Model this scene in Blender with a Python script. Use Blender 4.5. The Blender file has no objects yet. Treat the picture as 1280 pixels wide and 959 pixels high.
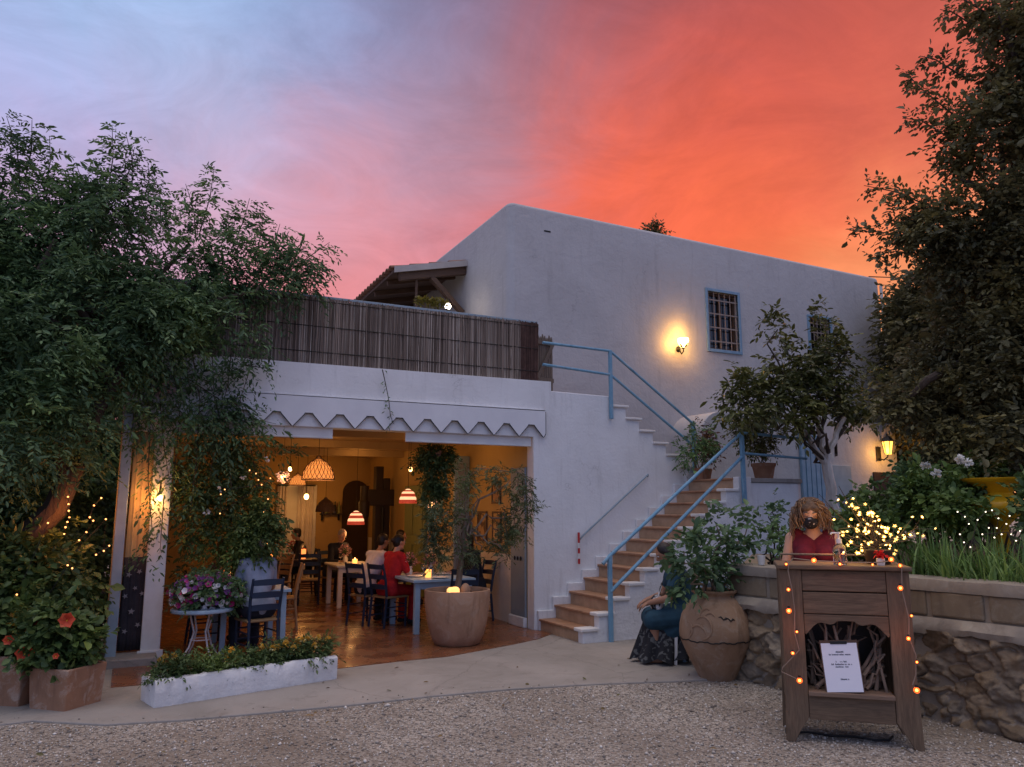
import bpy, bmesh, math, random
import numpy as np
from mathutils import Vector, Matrix
R = math.radians
SC = bpy.context.scene
COL = SC.collection
rng = np.random.default_rng(7)
random.seed(7)

# ---------------------------------------------------------------- camera
CAM = (-4.8505, -9.2357, 1.6)
PITCH, AZ, FPX = R(9.2), R(63.9), 960.0
def ray(x, y):
    u = (x-640)/FPX; v = (y-479.5)/FPX
    up = -v*math.cos(PITCH)+math.sin(PITCH); fw = math.cos(PITCH)+v*math.sin(PITCH)
    return Vector((u*math.sin(AZ)+fw*math.cos(AZ), -u*math.cos(AZ)+fw*math.sin(AZ), up))
CV = Vector(CAM)
def atz(x, y, z=0.0):
    d = ray(x, y); return CV+d*((z-CV.z)/d.z)
def aty(x, y, Y=0.0):
    d = ray(x, y); return CV+d*((Y-CV.y)/d.y)
def atx(x, y, X=0.0):
    d = ray(x, y); return CV+d*((X-CV.x)/d.x)
def atd(x, y, D):
    d = ray(x, y); h = math.hypot(d.x, d.y); return CV+d*(D/h)
cd = bpy.data.cameras.new('camera'); cam = bpy.data.objects.new('camera', cd); COL.objects.link(cam)
cam.location = CAM; cam.rotation_euler = (math.pi/2+PITCH, 0, -(math.pi/2-AZ))
cd.sensor_width = 36; cd.lens = 36*FPX/1280; cd.clip_end = 2000; cd.clip_start = 0.05
SC.camera = cam

# ---------------------------------------------------------------- render settings
SC.render.engine = 'CYCLES'
cy = SC.cycles
cy.use_denoising = True
try: cy.denoiser = 'OPENIMAGEDENOISE'
except Exception: pass
cy.max_bounces = 6; cy.diffuse_bounces = 3; cy.glossy_bounces = 3; cy.transmission_bounces = 4
cy.transparent_max_bounces = 8; cy.sample_clamp_indirect = 3.0
cy.caustics_reflective = False; cy.caustics_refractive = False
vs = SC.view_settings
vs.view_transform = 'Standard'; vs.look = 'None'; vs.exposure = 0.0; vs.gamma = 1.0

# ---------------------------------------------------------------- materials
def lin(c):
    f = lambda v: (v/255/12.92) if v/255 <= 0.04045 else ((v/255+0.055)/1.055)**2.4
    return tuple(f(v) for v in c)
class NT:
    def __init__(s, tree): s.t = tree; s.n = tree.nodes; s.l = tree.links
    def add(s, typ, **kw):
        n = s.n.new(typ)
        for k, v in kw.items(): setattr(n, k, v)
        return n
    def link(s, a, b): s.l.new(a, b)
    def math(s, op, a, b=None, c=None):
        n = s.n.new('ShaderNodeMath'); n.operation = op
        for i, v in enumerate((a, b, c)):
            if v is None: continue
            if isinstance(v, (int, float)): n.inputs[i].default_value = v
            else: s.l.new(v, n.inputs[i])
        return n.outputs[0]
    def ramp(s, fac, stops, interp='LINEAR'):
        n = s.n.new('ShaderNodeValToRGB'); e = n.color_ramp.elements; n.color_ramp.interpolation = interp
        while len(e) < len(stops): e.new(0.5)
        for k, (p, c) in enumerate(stops): e[k].position = p; e[k].color = (*c[:3], 1)
        s.l.new(fac, n.inputs[0]); return n.outputs[0]
    def noise(s, vec, scale, detail=4, rough=.55, dist=0):
        n = s.n.new('ShaderNodeTexNoise'); n.inputs['Scale'].default_value = scale
        n.inputs['Detail'].default_value = detail; n.inputs['Roughness'].default_value = rough; n.inputs['Distortion'].default_value = dist
        if vec is not None: s.l.new(vec, n.inputs['Vector'])
        return n
    def mix(s, fac, a, b, blend='MIX'):
        n = s.n.new('ShaderNodeMix'); n.data_type = 'RGBA'; n.blend_type = blend
        for sock, v in ((n.inputs[0], fac), (n.inputs[6], a), (n.inputs[7], b)):
            if isinstance(v, (int, float)): sock.default_value = v
            elif isinstance(v, tuple): sock.default_value = (*v[:3], 1)
            else: s.l.new(v, sock)
        return n.outputs[2]
    def bump(s, height, strength=.3, dist=.01, normal=None):
        n = s.n.new('ShaderNodeBump'); n.inputs['Strength'].default_value = strength; n.inputs['Distance'].default_value = dist
        s.l.new(height, n.inputs['Height'])
        if normal is not None: s.l.new(normal, n.inputs['Normal'])
        return n.outputs[0]
def newmat(name):
    m = bpy.data.materials.new(name); m.use_nodes = True
    nt = NT(m.node_tree); b = nt.n['Principled BSDF']; return m, nt, b
def obj_coord(nt, scale=(1, 1, 1), rot=(0, 0, 0)):
    g = nt.add('ShaderNodeTexCoord'); mp = nt.add('ShaderNodeMapping')
    mp.inputs['Scale'].default_value = scale; mp.inputs['Rotation'].default_value = rot
    nt.link(g.outputs['Object'], mp.inputs[0]); return mp.outputs[0]
def geo_coord(nt, scale=(1, 1, 1), rot=(0, 0, 0)):
    g = nt.add('ShaderNodeNewGeometry'); mp = nt.add('ShaderNodeMapping')
    mp.inputs['Scale'].default_value = scale; mp.inputs['Rotation'].default_value = rot
    nt.link(g.outputs['Position'], mp.inputs[0]); return mp.outputs[0]
def simple(name, c1, c2=None, scale=6, rough=.6, bump=.15, bscale=40, bdist=.004, metal=0, stretch=(1, 1, 1), spec=.4):
    m, nt, b = newmat(name); c2 = c2 or tuple(v*.78 for v in c1)
    v = obj_coord(nt, stretch)
    n = nt.noise(v, scale, 5, .6)
    nt.link(nt.ramp(n.outputs[0], [(.3, c2), (.7, c1)]), b.inputs['Base Color'])
    b.inputs['Roughness'].default_value = rough; b.inputs['Metallic'].default_value = metal; b.inputs['Specular IOR Level'].default_value = spec
    if bump:
        n2 = nt.noise(v, bscale, 4, .6); nt.link(nt.bump(n2.outputs[0], bump, bdist), b.inputs['Normal'])
    return m
def plaster(name, c, dirt, lump=.5, stain=.35):
    m, nt, b = newmat(name); v = geo_coord(nt)
    big = nt.noise(v, 1.3, 5, .6, .4); fine = nt.noise(v, 26, 5, .6); mid = nt.noise(v, 6.5, 4, .55)
    vs_ = geo_coord(nt, (5, 5, .55)); streak = nt.noise(vs_, 1.6, 5, .65, .2)
    c1 = nt.mix(nt.ramp(big.outputs[0], [(.42, (0, 0, 0)), (.75, (1, 1, 1))]), c, tuple(a*.76+d*.24 for a, d in zip(c, dirt)))
    f = nt.math('MULTIPLY', nt.ramp(streak.outputs[0], [(.56, (0, 0, 0)), (.8, (1, 1, 1))]), stain)
    c2 = nt.mix(f, c1, dirt)
    vc = nt.add('ShaderNodeTexVoronoi'); vc.feature = 'DISTANCE_TO_EDGE'; vc.inputs['Scale'].default_value = .9
    wob = nt.add('ShaderNodeVectorMath', operation='ADD'); nt.link(v, wob.inputs[0]); ws = nt.add('ShaderNodeVectorMath', operation='SCALE'); ws.inputs['Scale'].default_value = .35; nt.link(mid.outputs['Color'], ws.inputs[0]); nt.link(ws.outputs[0], wob.inputs[1]); nt.link(wob.outputs[0], vc.inputs['Vector'])
    crk = nt.math('MULTIPLY', nt.ramp(vc.outputs['Distance'], [(0, (1, 1, 1)), (.006, (0, 0, 0))]), nt.ramp(big.outputs[0], [(.5, (0, 0, 0)), (.64, (.32, .32, .32))]))
    c2 = nt.mix(crk, c2, tuple(a*.45 for a in dirt))
    sp = nt.noise(v, 3.1, 6, .7, .8); c2 = nt.mix(nt.ramp(sp.outputs[0], [(.60, (0, 0, 0)), (.68, (.32, .32, .32))]), c2, tuple(a*.6+d*.4 for a, d in zip(c, dirt)))
    nt.link(c2, b.inputs['Base Color']); b.inputs['Roughness'].default_value = .85; b.inputs['Specular IOR Level'].default_value = .2
    h = nt.math('ADD', nt.math('MULTIPLY', mid.outputs[0], lump), nt.math('MULTIPLY', fine.outputs[0], .25))
    nt.link(nt.bump(h, .55, .02), b.inputs['Normal']); return m
def wood(name, c1, c2, axis=2, rough=.65, scale=1.0):
    st = [9, 9, 9]; st[axis] = .9
    m, nt, b = newmat(name); v = obj_coord(nt, tuple(s*scale for s in st))
    n = nt.noise(v, 3.2, 6, .65, 1.2); n2 = nt.noise(v, 14, 4, .6, .3)
    f = nt.math('ADD', nt.math('MULTIPLY', n.outputs[0], .7), nt.math('MULTIPLY', n2.outputs[0], .3))
    nt.link(nt.ramp(f, [(.3, c2), (.52, tuple((a+d)/2 for a, d in zip(c1, c2))), (.7, c1)]), b.inputs['Base Color'])
    b.inputs['Roughness'].default_value = rough
    nt.link(nt.bump(f, .35, .006), b.inputs['Normal']); return m
def leafmat(name, a, b_, c=None, rough=.5, trans=.25):
    m, nt, b = newmat(name); g = nt.add('ShaderNodeNewGeometry')
    stops = [(0, a), (.6, b_), (1, c or tuple(v*1.35 for v in b_))]
    col = nt.ramp(g.outputs['Random Per Island'], stops)
    pn_ = nt.noise(geo_coord(nt), 1.5, 4, .6); col = nt.mix(1.0, col, nt.ramp(pn_.outputs[0], [(.32, (.55, .60, .62)), (.5, (1, 1, 1)), (.68, (1.5, 1.42, 1.1))]), 'MULTIPLY')
    nt.link(col, b.inputs['Base Color']); b.inputs['Roughness'].default_value = rough; b.inputs['Specular IOR Level'].default_value = .35
    t = nt.add('ShaderNodeBsdfTranslucent'); nt.link(col, t.inputs[0])
    mx = nt.add('ShaderNodeMixShader'); mx.inputs[0].default_value = trans
    nt.link(b.outputs[0], mx.inputs[1]); nt.link(t.outputs[0], mx.inputs[2]); nt.link(mx.outputs[0], nt.n['Material Output'].inputs[0])
    return m
def emit(name, c, s, base=None):
    m, nt, b = newmat(name); b.inputs['Base Color'].default_value = (*(base or c), 1)
    n = nt.noise(obj_coord(nt), 8, 2); 
    b.inputs['Emission Color'].default_value = (*c, 1)
    nt.link(nt.math('MULTIPLY_ADD', n.outputs[0], s*.2, s*.9), b.inputs['Emission Strength']); return m
M = {}
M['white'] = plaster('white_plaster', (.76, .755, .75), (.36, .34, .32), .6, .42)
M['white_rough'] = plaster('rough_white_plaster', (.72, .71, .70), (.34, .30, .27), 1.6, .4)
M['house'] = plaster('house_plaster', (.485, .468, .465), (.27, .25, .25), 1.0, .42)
M['ochre'] = plaster('ochre_plaster', (.46, .31, .13), (.30, .19, .07), .4, .3)
M['ceil'] = plaster('ceiling_plaster', (.42, .29, .15), (.28, .18, .08), .3, .2)
M['plaster_in'] = plaster('inside_white_plaster', (.66, .60, .52), (.45, .36, .27), .4, .3)
M['valance'] = simple('valance_cloth', (.74, .74, .75), (.66, .66, .68), 3, .8, .2, 90, .002)
M['trimdark'] = simple('valance_edge', (.03, .032, .04), None, 8, .7, 0)
M['blind'] = simple('blind_cloth', (.72, .71, .70), (.64, .62, .60), 4, .85, .15, 60, .002)
M['blue'] = simple('blue_paint', (.22, .34, .45), (.16, .27, .38), 9, .45, .2, 30, .002)
M['bluerail'] = simple('blue_rail_paint', (.18, .37, .50), (.13, .28, .40), 14, .38, .25, 60, .002)
M['bluedark'] = simple('dark_blue_paint', (.014, .030, .065), (.010, .020, .042), 9, .5, .15, 40, .002)
M['bluegrey'] = simple('blue_grey_paint', (.30, .38, .43), (.23, .30, .35), 7, .55, .15, 40, .002)
M['tablepaint'] = simple('pale_blue_paint', (.36, .48, .58), (.28, .40, .50), 8, .5, .15, 40, .002)
M['greydoor'] = simple('grey_door_paint', (.25, .29, .32), (.20, .23, .26), 3, .5, .15, 30, .002)
M['greendoor'] = wood('green_door_paint', (.22, .25, .10), (.14, .16, .06), 2)



def clay(name, c1, c2, bloom=(.52, .46, .40), amt=.6):
    m, nt, b = newmat(name); v = obj_coord(nt); n1 = nt.noise(v, 3.2, 6, .65, .4); n2 = nt.noise(v, 7.5, 7, .7, 1.0); n3 = nt.noise(v, 45, 4, .6); vs_ = obj_coord(nt, (4, 4, .6)); n4 = nt.noise(vs_, 2.5, 5, .6)
    c = nt.ramp(n1.outputs[0], [(.3, c2), (.68, c1)])
    c = nt.mix(nt.math('MULTIPLY', nt.ramp(n2.outputs[0], [(.52, (0, 0, 0)), (.68, (1, 1, 1))]), amt), c, bloom)
    c = nt.mix(nt.ramp(n4.outputs[0], [(.55, (0, 0, 0)), (.75, (.55, .55, .55))]), c, tuple(x*.45 for x in c2))
    nt.link(c, b.inputs['Base Color']); b.inputs['Roughness'].default_value = .88; b.inputs['Specular IOR Level'].default_value = .2
    nt.link(nt.bump(nt.math('ADD', nt.math('MULTIPLY', n3.outputs[0], .5), n2.outputs[0]), .4, .008), b.inputs['Normal']); return m
M['block'] = clay('sandstone_block', (.25, .195, .13), (.165, .125, .085), (.30, .27, .21), .5)
M['capstone'] = clay('coping_stone', (.34, .295, .235), (.23, .19, .15), (.40, .37, .31), .5)
M['bluerail'] = clay('blue_rail_paint', (.20, .37, .49), (.15, .30, .42), (.36, .43, .48), .55)
M['terracotta'] = clay('terracotta', (.40, .20, .115), (.27, .13, .075), amt=.35)
M['potclay'] = clay('pale_clay', (.45, .27, .17), (.31, .18, .11), (.50, .38, .29), .4)
M['jarclay'] = clay('jar_clay', (.38, .25, .16), (.26, .155, .09), (.42, .34, .26), .5)
M['tread'] = simple('tread_tile', (.42, .225, .125), (.25, .13, .07), 7, .6, .2, 25, .004)
M['riser'] = simple('riser_tile', (.52, .35, .22), (.36, .23, .135), 6, .75, .25, 25, .005)
def concmat():
    m, nt, b = newmat('concrete'); v = geo_coord(nt); n1 = nt.noise(v, 1.1, 6, .65, .5); n2 = nt.noise(v, 5, 6, .7, .6); n3 = nt.noise(v, 70, 4, .6)
    c = nt.ramp(n1.outputs[0], [(.3, (.24, .215, .185)), (.7, (.35, .315, .28))])
    c = nt.mix(nt.ramp(n2.outputs[0], [(.54, (0, 0, 0)), (.7, (.6, .6, .6))]), c, (.19, .165, .14))
    vc = nt.add('ShaderNodeTexVoronoi'); vc.feature = 'DISTANCE_TO_EDGE'; vc.inputs['Scale'].default_value = .55
    wob = nt.add('ShaderNodeVectorMath', operation='ADD'); nt.link(v, wob.inputs[0]); ws = nt.add('ShaderNodeVectorMath', operation='SCALE'); ws.inputs['Scale'].default_value = .5; nt.link(n1.outputs['Color'], ws.inputs[0]); nt.link(ws.outputs[0], wob.inputs[1]); nt.link(wob.outputs[0], vc.inputs['Vector'])
    c = nt.mix(nt.ramp(vc.outputs['Distance'], [(0, (.45, .45, .45)), (.005, (0, 0, 0))]), c, (.12, .105, .09))
    nt.link(c, b.inputs['Base Color']); b.inputs['Roughness'].default_value = .9
    nt.link(nt.bump(nt.math('ADD', n3.outputs[0], n2.outputs[0]), .4, .008), b.inputs['Normal']); return m
M['concrete'] = concmat()


M['mortar'] = simple('mortar', (.30, .255, .20), (.23, .19, .145), 6, .9, .5, 40, .01)
M['soil'] = simple('soil', (.055, .038, .026), (.03, .02, .014), 12, .95, .8, 30, .03)
M['oldwood'] = wood('old_wood', (.215, .138, .080), (.075, .047, .027), 2, .8)
M['oldwood_h'] = wood('old_wood_across', (.215, .138, .080), (.075, .047, .027), 0, .8)
M['darkwood'] = wood('dark_wood', (.035, .018, .011), (.014, .008, .006), 2, .5)
M['brownwood'] = wood('brown_wood', (.13, .07, .04), (.06, .032, .02), 0, .7)
M['palewood'] = wood('pale_wood', (.52, .33, .16), (.38, .23, .10), 2, .5)
M['greywood'] = wood('weathered_wood', (.20, .155, .12), (.10, .075, .06), 2, .85)
M['twig'] = wood('dry_twig', (.30, .22, .16), (.16, .11, .075), 2, .85, .5)
M['bark'] = simple('bark', (.085, .06, .045), (.04, .028, .02), 8, .9, .9, 18, .03, stretch=(1, 1, .25))
M['barkpale'] = simple('whitewashed_bark', (.74, .68, .62), (.42, .36, .30), 7, .85, .7, 20, .02, stretch=(1, 1, .35))
M['olivebark'] = simple('olive_bark', (.25, .19, .14), (.13, .09, .06), 10, .9, .7, 25, .01, stretch=(1, 1, .3))
M['iron'] = simple('dark_iron', (.03, .028, .027), None, 10, .5, .2, 50, .002, metal=.6)
M['barpaint'] = simple('bar_paint', (.32, .25, .21), (.22, .17, .14), 12, .55, .2, 50, .002)
M['whiteiron'] = simple('white_iron', (.62, .60, .58), (.5, .47, .44), 12, .45, .1, 50, .002)
M['tile_roof'] = simple('roof_tile', (.33, .16, .095), (.18, .09, .06), 6, .85, .4, 25, .01)
M['fascia'] = simple('fascia_board', (.50, .46, .44), (.40, .36, .34), 5, .8, .2, 30, .004)
M['paper'] = simple('paper', (.78, .78, .82), (.74, .74, .79), 3, .7, 0)
M['ink'] = simple('ink', (.03, .03, .05), None, 3, .8, 0)
M['red'] = simple('red_paint', (.50, .03, .03), None, 6, .5, 0)
M['whitepaint'] = simple('white_paint', (.75, .73, .70), (.65, .62, .58), 6, .5, .1, 40, .002)
M['cable'] = simple('cable', (.02, .017, .015), None, 6, .6, 0)
M['cablepale'] = simple('pale_cable', (.28, .20, .14), None, 6, .6, 0)
M['ceramic'] = simple('ceramic', (.72, .70, .66), (.66, .63, .58), 6, .25, 0)
M['yellow'] = simple('yellow_glaze', (.80, .45, .02), (.66, .33, .01), 4, .3, .2, 18, .006)
M['bluebag'] = simple('blue_sheet', (.09, .11, .20), (.06, .075, .15), 4, .5, .4, 12, .01)
M['glassdark'] = simple('window_glass', (.012, .012, .016), None, 3, .06, 0, spec=.6)
def glassmat(name, c=(1, 1, 1), rough=.02):
    m, nt, b = newmat(name); b.inputs['Base Color'].default_value = (*c, 1); b.inputs['Transmission Weight'].default_value = 1
    b.inputs['Roughness'].default_value = rough; b.inputs['IOR'].default_value = 1.4; return m
M['glass'] = glassmat('clear_glass')
M['skin'] = simple('skin', (.60, .34, .23), (.53, .285, .185), 5, .5, .1, 90, .001)
M['skin2'] = simple('tanned_skin', (.36, .185, .115), (.31, .155, .09), 5, .5, .1, 90, .001)
M['hairdark'] = simple('dark_hair', (.020, .012, .009), (.008, .005, .004), 30, .45, .8, 60, .01, stretch=(1, 1, .2))
M['hairgrey'] = simple('grey_hair', (.38, .34, .31), (.24, .20, .18), 30, .5, .8, 60, .01)
M['hairred'] = simple('auburn_hair', (.16, .045, .02), (.07, .02, .01), 30, .5, .8, 60, .01)
def hairmat():
    m, nt, b = newmat('curly_hair'); g = nt.add('ShaderNodeNewGeometry')
    nt.link(nt.ramp(g.outputs['Random Per Island'], [(0, (.045, .022, .011)), (.55, (.16, .085, .04)), (1, (.36, .21, .105))]), b.inputs['Base Color'])
    b.inputs['Roughness'].default_value = .42; return m
M['curly'] = hairmat()
def cloth(name, c, c2=None, scale=20): return simple(name, c, c2, scale, .9, .3, 45, .004)
M['c_wine'] = cloth('wine_cloth', (.17, .012, .026), (.11, .008, .016))
M['c_red'] = cloth('red_cloth', (.50, .018, .022), (.36, .010, .014))
M['c_white'] = cloth('white_cloth', (.72, .66, .62), (.62, .55, .51), 6)
M['c_dark'] = cloth('dark_cloth', (.02, .02, .028), (.012, .012, .016))
M['c_bluegrey'] = cloth('blue_grey_cloth', (.30, .34, .43), (.24, .27, .35), 6)
M['c_teal'] = cloth('deep_teal_cloth', (.022, .070, .105), (.014, .042, .066), 9)
M['c_pink'] = cloth('dusty_pink_cloth', (.42, .22, .24), (.32, .15, .17))
M['c_yellow'] = cloth('mustard_cloth', (.38, .24, .07), (.28, .17, .05))
M['c_jeans'] = cloth('dark_trousers', (.022, .025, .04), (.014, .016, .026))
def pattern(name, a, b_, scale, thr=.5):
    m, nt, b = newmat(name); v = obj_coord(nt); n = nt.noise(v, scale, 2, .4, .6)
    nt.link(nt.ramp(n.outputs[0], [(thr-.03, a), (thr+.03, b_)]), b.inputs['Base Color']); b.inputs['Roughness'].default_value = .9; return m
M['skirt'] = pattern('patterned_skirt', (.012, .012, .015), (.10, .10, .095), 20, .57)
M['bag'] = pattern('patterned_bag', (.015, .015, .02), (.6, .58, .58), 11, .52)
M['mask'] = pattern('patterned_mask', (.012, .011, .014), (.42, .38, .36), 38, .62)

# ---------------------------------------------------------------- mesh helpers
class MB:
    def __init__(s): s.v = []; s.f = []; s.m = []; s.mi = 0
    def raw(s, vs, fs):
        o = len(s.v); s.v += [tuple(v) for v in vs]; s.f += [tuple(i+o for i in f) for f in fs]; s.m += [s.mi]*len(fs); return s
    def box(s, x0, y0, z0, x1, y1, z1, mat=None):
        vs = [(x0, y0, z0), (x1, y0, z0), (x1, y1, z0), (x0, y1, z0), (x0, y0, z1), (x1, y0, z1), (x1, y1, z1), (x0, y1, z1)]
        if mat is not None: vs = [mat @ Vector(v) for v in vs]
        return s.raw(vs, [(0, 3, 2, 1), (4, 5, 6, 7), (0, 1, 5, 4), (1, 2, 6, 5), (2, 3, 7, 6), (3, 0, 4, 7)])
    def beam(s, a, b, w, h, up=(0, 0, 1)):
        a = Vector(a); b = Vector(b); d = (b-a); L = d.length; d.normalize(); u = Vector(up)
        if abs(d.dot(u)) > .98: u = Vector((0, 1, 0))
        r = d.cross(u).normalized(); u = r.cross(d)
        m = Matrix.Translation(a) @ Matrix((r, d, u)).transposed().to_4x4()
        return s.box(-w/2, 0, -h/2, w/2, L, h/2, m)
    def tube(s, pts, rad, n=8, cap=True):
        pts = [Vector(p) for p in pts]; k = len(pts)
        rad = [rad]*k if isinstance(rad, (int, float)) else rad
        vs = []; fs = []; prev = None
        for i, p in enumerate(pts):
            d = (pts[min(i+1, k-1)]-pts[max(i-1, 0)])
            d = d.normalized() if d.length > 1e-9 else Vector((0, 0, 1))
            if prev is None:
                u = Vector((0, 0, 1)) if abs(d.z) < .9 else Vector((1, 0, 0)); a = d.cross(u).normalized()
            else:
                a = prev-d*prev.dot(d); a = a.normalized() if a.length > 1e-6 else d.orthogonal().normalized()
            prev = a; b = d.cross(a)
            for j in range(n):
                t = 2*math.pi*j/n; vs.append(p+(a*math.cos(t)+b*math.sin(t))*rad[i])
        for i in range(k-1):
            for j in range(n):
                j2 = (j+1) % n; fs.append((i*n+j, i*n+j2, (i+1)*n+j2, (i+1)*n+j))
        if cap:
            fs.append(tuple(range(n-1, -1, -1))); fs.append(tuple((k-1)*n+j for j in range(n)))
        return s.raw(vs, fs)
    def lathe(s, prof, n=32, c=(0, 0, 0), cap=True):
        vs = []; fs = []; k = len(prof)
        for r, z in prof:
            for j in range(n):
                t = 2*math.pi*j/n; vs.append((c[0]+r*math.cos(t), c[1]+r*math.sin(t), c[2]+z))
        for i in range(k-1):
            for j in range(n):
                j2 = (j+1) % n; fs.append((i*n+j, i*n+j2, (i+1)*n+j2, (i+1)*n+j))
        if cap:
            fs.append(tuple(range(n-1, -1, -1))); fs.append(tuple((k-1)*n+j for j in range(n)))
        return s.raw(vs, fs)
    def ell(s, c, r, n=12, m=8, mat=None):
        if isinstance(r, (int, float)): r = (r, r, r)
        vs = []; fs = []
        for i in range(1, m):
            ph = math.pi*i/m
            for j in range(n):
                t = 2*math.pi*j/n; vs.append(Vector((r[0]*math.sin(ph)*math.cos(t), r[1]*math.sin(ph)*math.sin(t), -r[2]*math.cos(ph))))
        for i in range(m-2):
            for j in range(n):
                j2 = (j+1) % n; fs.append((i*n+j, i*n+j2, (i+1)*n+j2, (i+1)*n+j))
        b = len(vs); vs += [Vector((0, 0, -r[2])), Vector((0, 0, r[2]))]
        for j in range(n):
            j2 = (j+1) % n; fs.append((b, j2, j)); fs.append((b+1, (m-2)*n+j, (m-2)*n+j2))
        c = Vector(c)
        vs = [(mat @ v if mat is not None else v)+c for v in vs]
        return s.raw(vs, fs)
    def cap2(s, a, ra, b, rb, n=10):
        a = Vector(a); b = Vector(b); d = (b-a); L = d.length; d = d.normalized() if L > 1e-9 else Vector((0, 0, 1))
        pts = []; rad = []
        for k in range(4, 0, -1):
            t = math.pi/2*k/4.4; pts.append(a-d*ra*math.sin(t)); rad.append(ra*math.cos(t))
        for k in range(0, 3):
            t = k/2; pts.append(a.lerp(b, t)); rad.append(ra+(rb-ra)*t)
        for k in range(1, 5):
            t = math.pi/2*k/4.4; pts.append(b+d*rb*math.sin(t)); rad.append(rb*math.cos(t))
        return s.tube(pts, rad, n)
    def prism(s, outline, axis, a, b):
        """outline in the two other axes, extruded along axis from a to b"""
        n = len(outline)
        def P(p, t):
            return {'y': (p[0], t, p[1]), 'x': (t, p[0], p[1]), 'z': (p[0], p[1], t)}[axis]
        vs = [P(p, a) for p in outline]+[P(p, b) for p in outline]
        fs = [tuple(range(n)), tuple(range(2*n-1, n-1, -1))]+[(i, (i+1) % n, n+(i+1) % n, n+i) for i in range(n)]
        return s.raw(vs, fs)
    def build(s, name, mats, parent=None, smooth=False, bevel=0, angle=40, fix=True):
        me = bpy.data.meshes.new(name)
        me.from_pydata(s.v, [], s.f)
        mats = mats if isinstance(mats, (list, tuple)) else [mats]
        for m in mats: me.materials.append(m)
        if len(mats) > 1: me.polygons.foreach_set('material_index', s.m)
        if fix:
            bm = bmesh.new(); bm.from_mesh(me)
            big = [f for f in bm.faces if len(f.verts) > 4]
            if big: bmesh.ops.triangulate(bm, faces=big)
            bmesh.ops.recalc_face_normals(bm, faces=bm.faces); bm.to_mesh(me); bm.free()
        if smooth:
            me.polygons.foreach_set('use_smooth', [True]*len(me.polygons))
            if angle < 180:
                try: me.set_sharp_from_angle(angle=R(angle))
                except Exception: pass
        o = bpy.data.objects.new(name, me); COL.objects.link(o)
        if parent: o.parent = parent
        if bevel:
            md = o.modifiers.new('bevel', 'BEVEL'); md.width = bevel; md.segments = 2; md.limit_method = 'ANGLE'; md.angle_limit = R(50)
        return o
def tag(o, label=None, cat=None, group=None, kind=None):
    if label: o['label'] = label
    if cat: o['category'] = cat
    if group: o['group'] = group
    if kind: o['kind'] = kind
    return o
def thing(name, label, cat, loc=(0, 0, 0), rz=0, group=None, scale=1):
    o = bpy.data.objects.new(name, None); COL.objects.link(o); o.location = loc; o.rotation_euler = (0, 0, rz); o.scale = (scale,)*3
    o.empty_display_size = .1
    return tag(o, label, cat, group)
def kids(o): return [c for c in bpy.data.objects if c.parent == o]
def copy_tree(o, parent=None):
    c = o.copy(); COL.objects.link(c); c.parent = parent
    for ch in kids(o): copy_tree(ch, c)
    return c
def dup(o, loc, rz, label, group=None, scale=None):
    c = copy_tree(o); c.location = loc; c.rotation_euler = (0, 0, rz); c['label'] = label
    if group: c['group'] = group
    if scale: c.scale = (scale,)*3
    return c
def evalmesh(o):
    dg = bpy.context.evaluated_depsgraph_get(); dg.update()
    me = bpy.data.meshes.new_from_object(o.evaluated_get(dg)); return me
def cut(o, boxes):
    mb = MB()
    for b in boxes: mb.box(*b)
    c = mb.build('cutter', M['white'])
    md = o.modifiers.new('cut', 'BOOLEAN'); md.operation = 'DIFFERENCE'; md.object = c; md.solver = 'EXACT'
    me = evalmesh(o); old = o.data; o.modifiers.clear(); o.data = me
    bpy.data.objects.remove(c); bpy.data.meshes.remove(old)
def blob(mb, name, mats, parent, voxel=.012, smooth=3):
    """one continuous body surface from overlapping tapered limbs"""
    o = mb.build(name, mats, None, True, angle=180, fix=True)
    r = o.modifiers.new('r', 'REMESH'); r.mode = 'VOXEL'; r.voxel_size = voxel; r.use_smooth_shade = True
    if smooth:
        s = o.modifiers.new('s', 'SMOOTH'); s.iterations = smooth; s.factor = .5
    me = evalmesh(o); old = o.data; o.modifiers.clear(); o.data = me; bpy.data.meshes.remove(old)
    me.polygons.foreach_set('use_smooth', [True]*len(me.polygons))
    if parent: o.parent = parent
    return o
def npmesh(name, verts, tris, mats, parent=None, smooth=False):
    me = bpy.data.meshes.new(name); nv = len(verts); nf = len(tris)
    me.vertices.add(nv); me.vertices.foreach_set('co', np.asarray(verts, np.float32).ravel())
    k = tris.shape[1]
    me.loops.add(nf*k); me.loops.foreach_set('vertex_index', np.asarray(tris, np.int32).ravel())
    me.polygons.add(nf); me.polygons.foreach_set('loop_start', np.arange(0, nf*k, k, dtype=np.int32))
    try: me.polygons.foreach_set('loop_total', np.full(nf, k, np.int32))
    except Exception: pass
    me.update(calc_edges=True); me.validate()
    if smooth: me.polygons.foreach_set('use_smooth', [True]*nf)
    for m in (mats if isinstance(mats, (list, tuple)) else [mats]): me.materials.append(m)
    o = bpy.data.objects.new(name, me); COL.objects.link(o)
    if parent: o.parent = parent
    return o
def nrm(a): return a/np.maximum(np.linalg.norm(a, axis=-1, keepdims=True), 1e-9)
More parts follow.
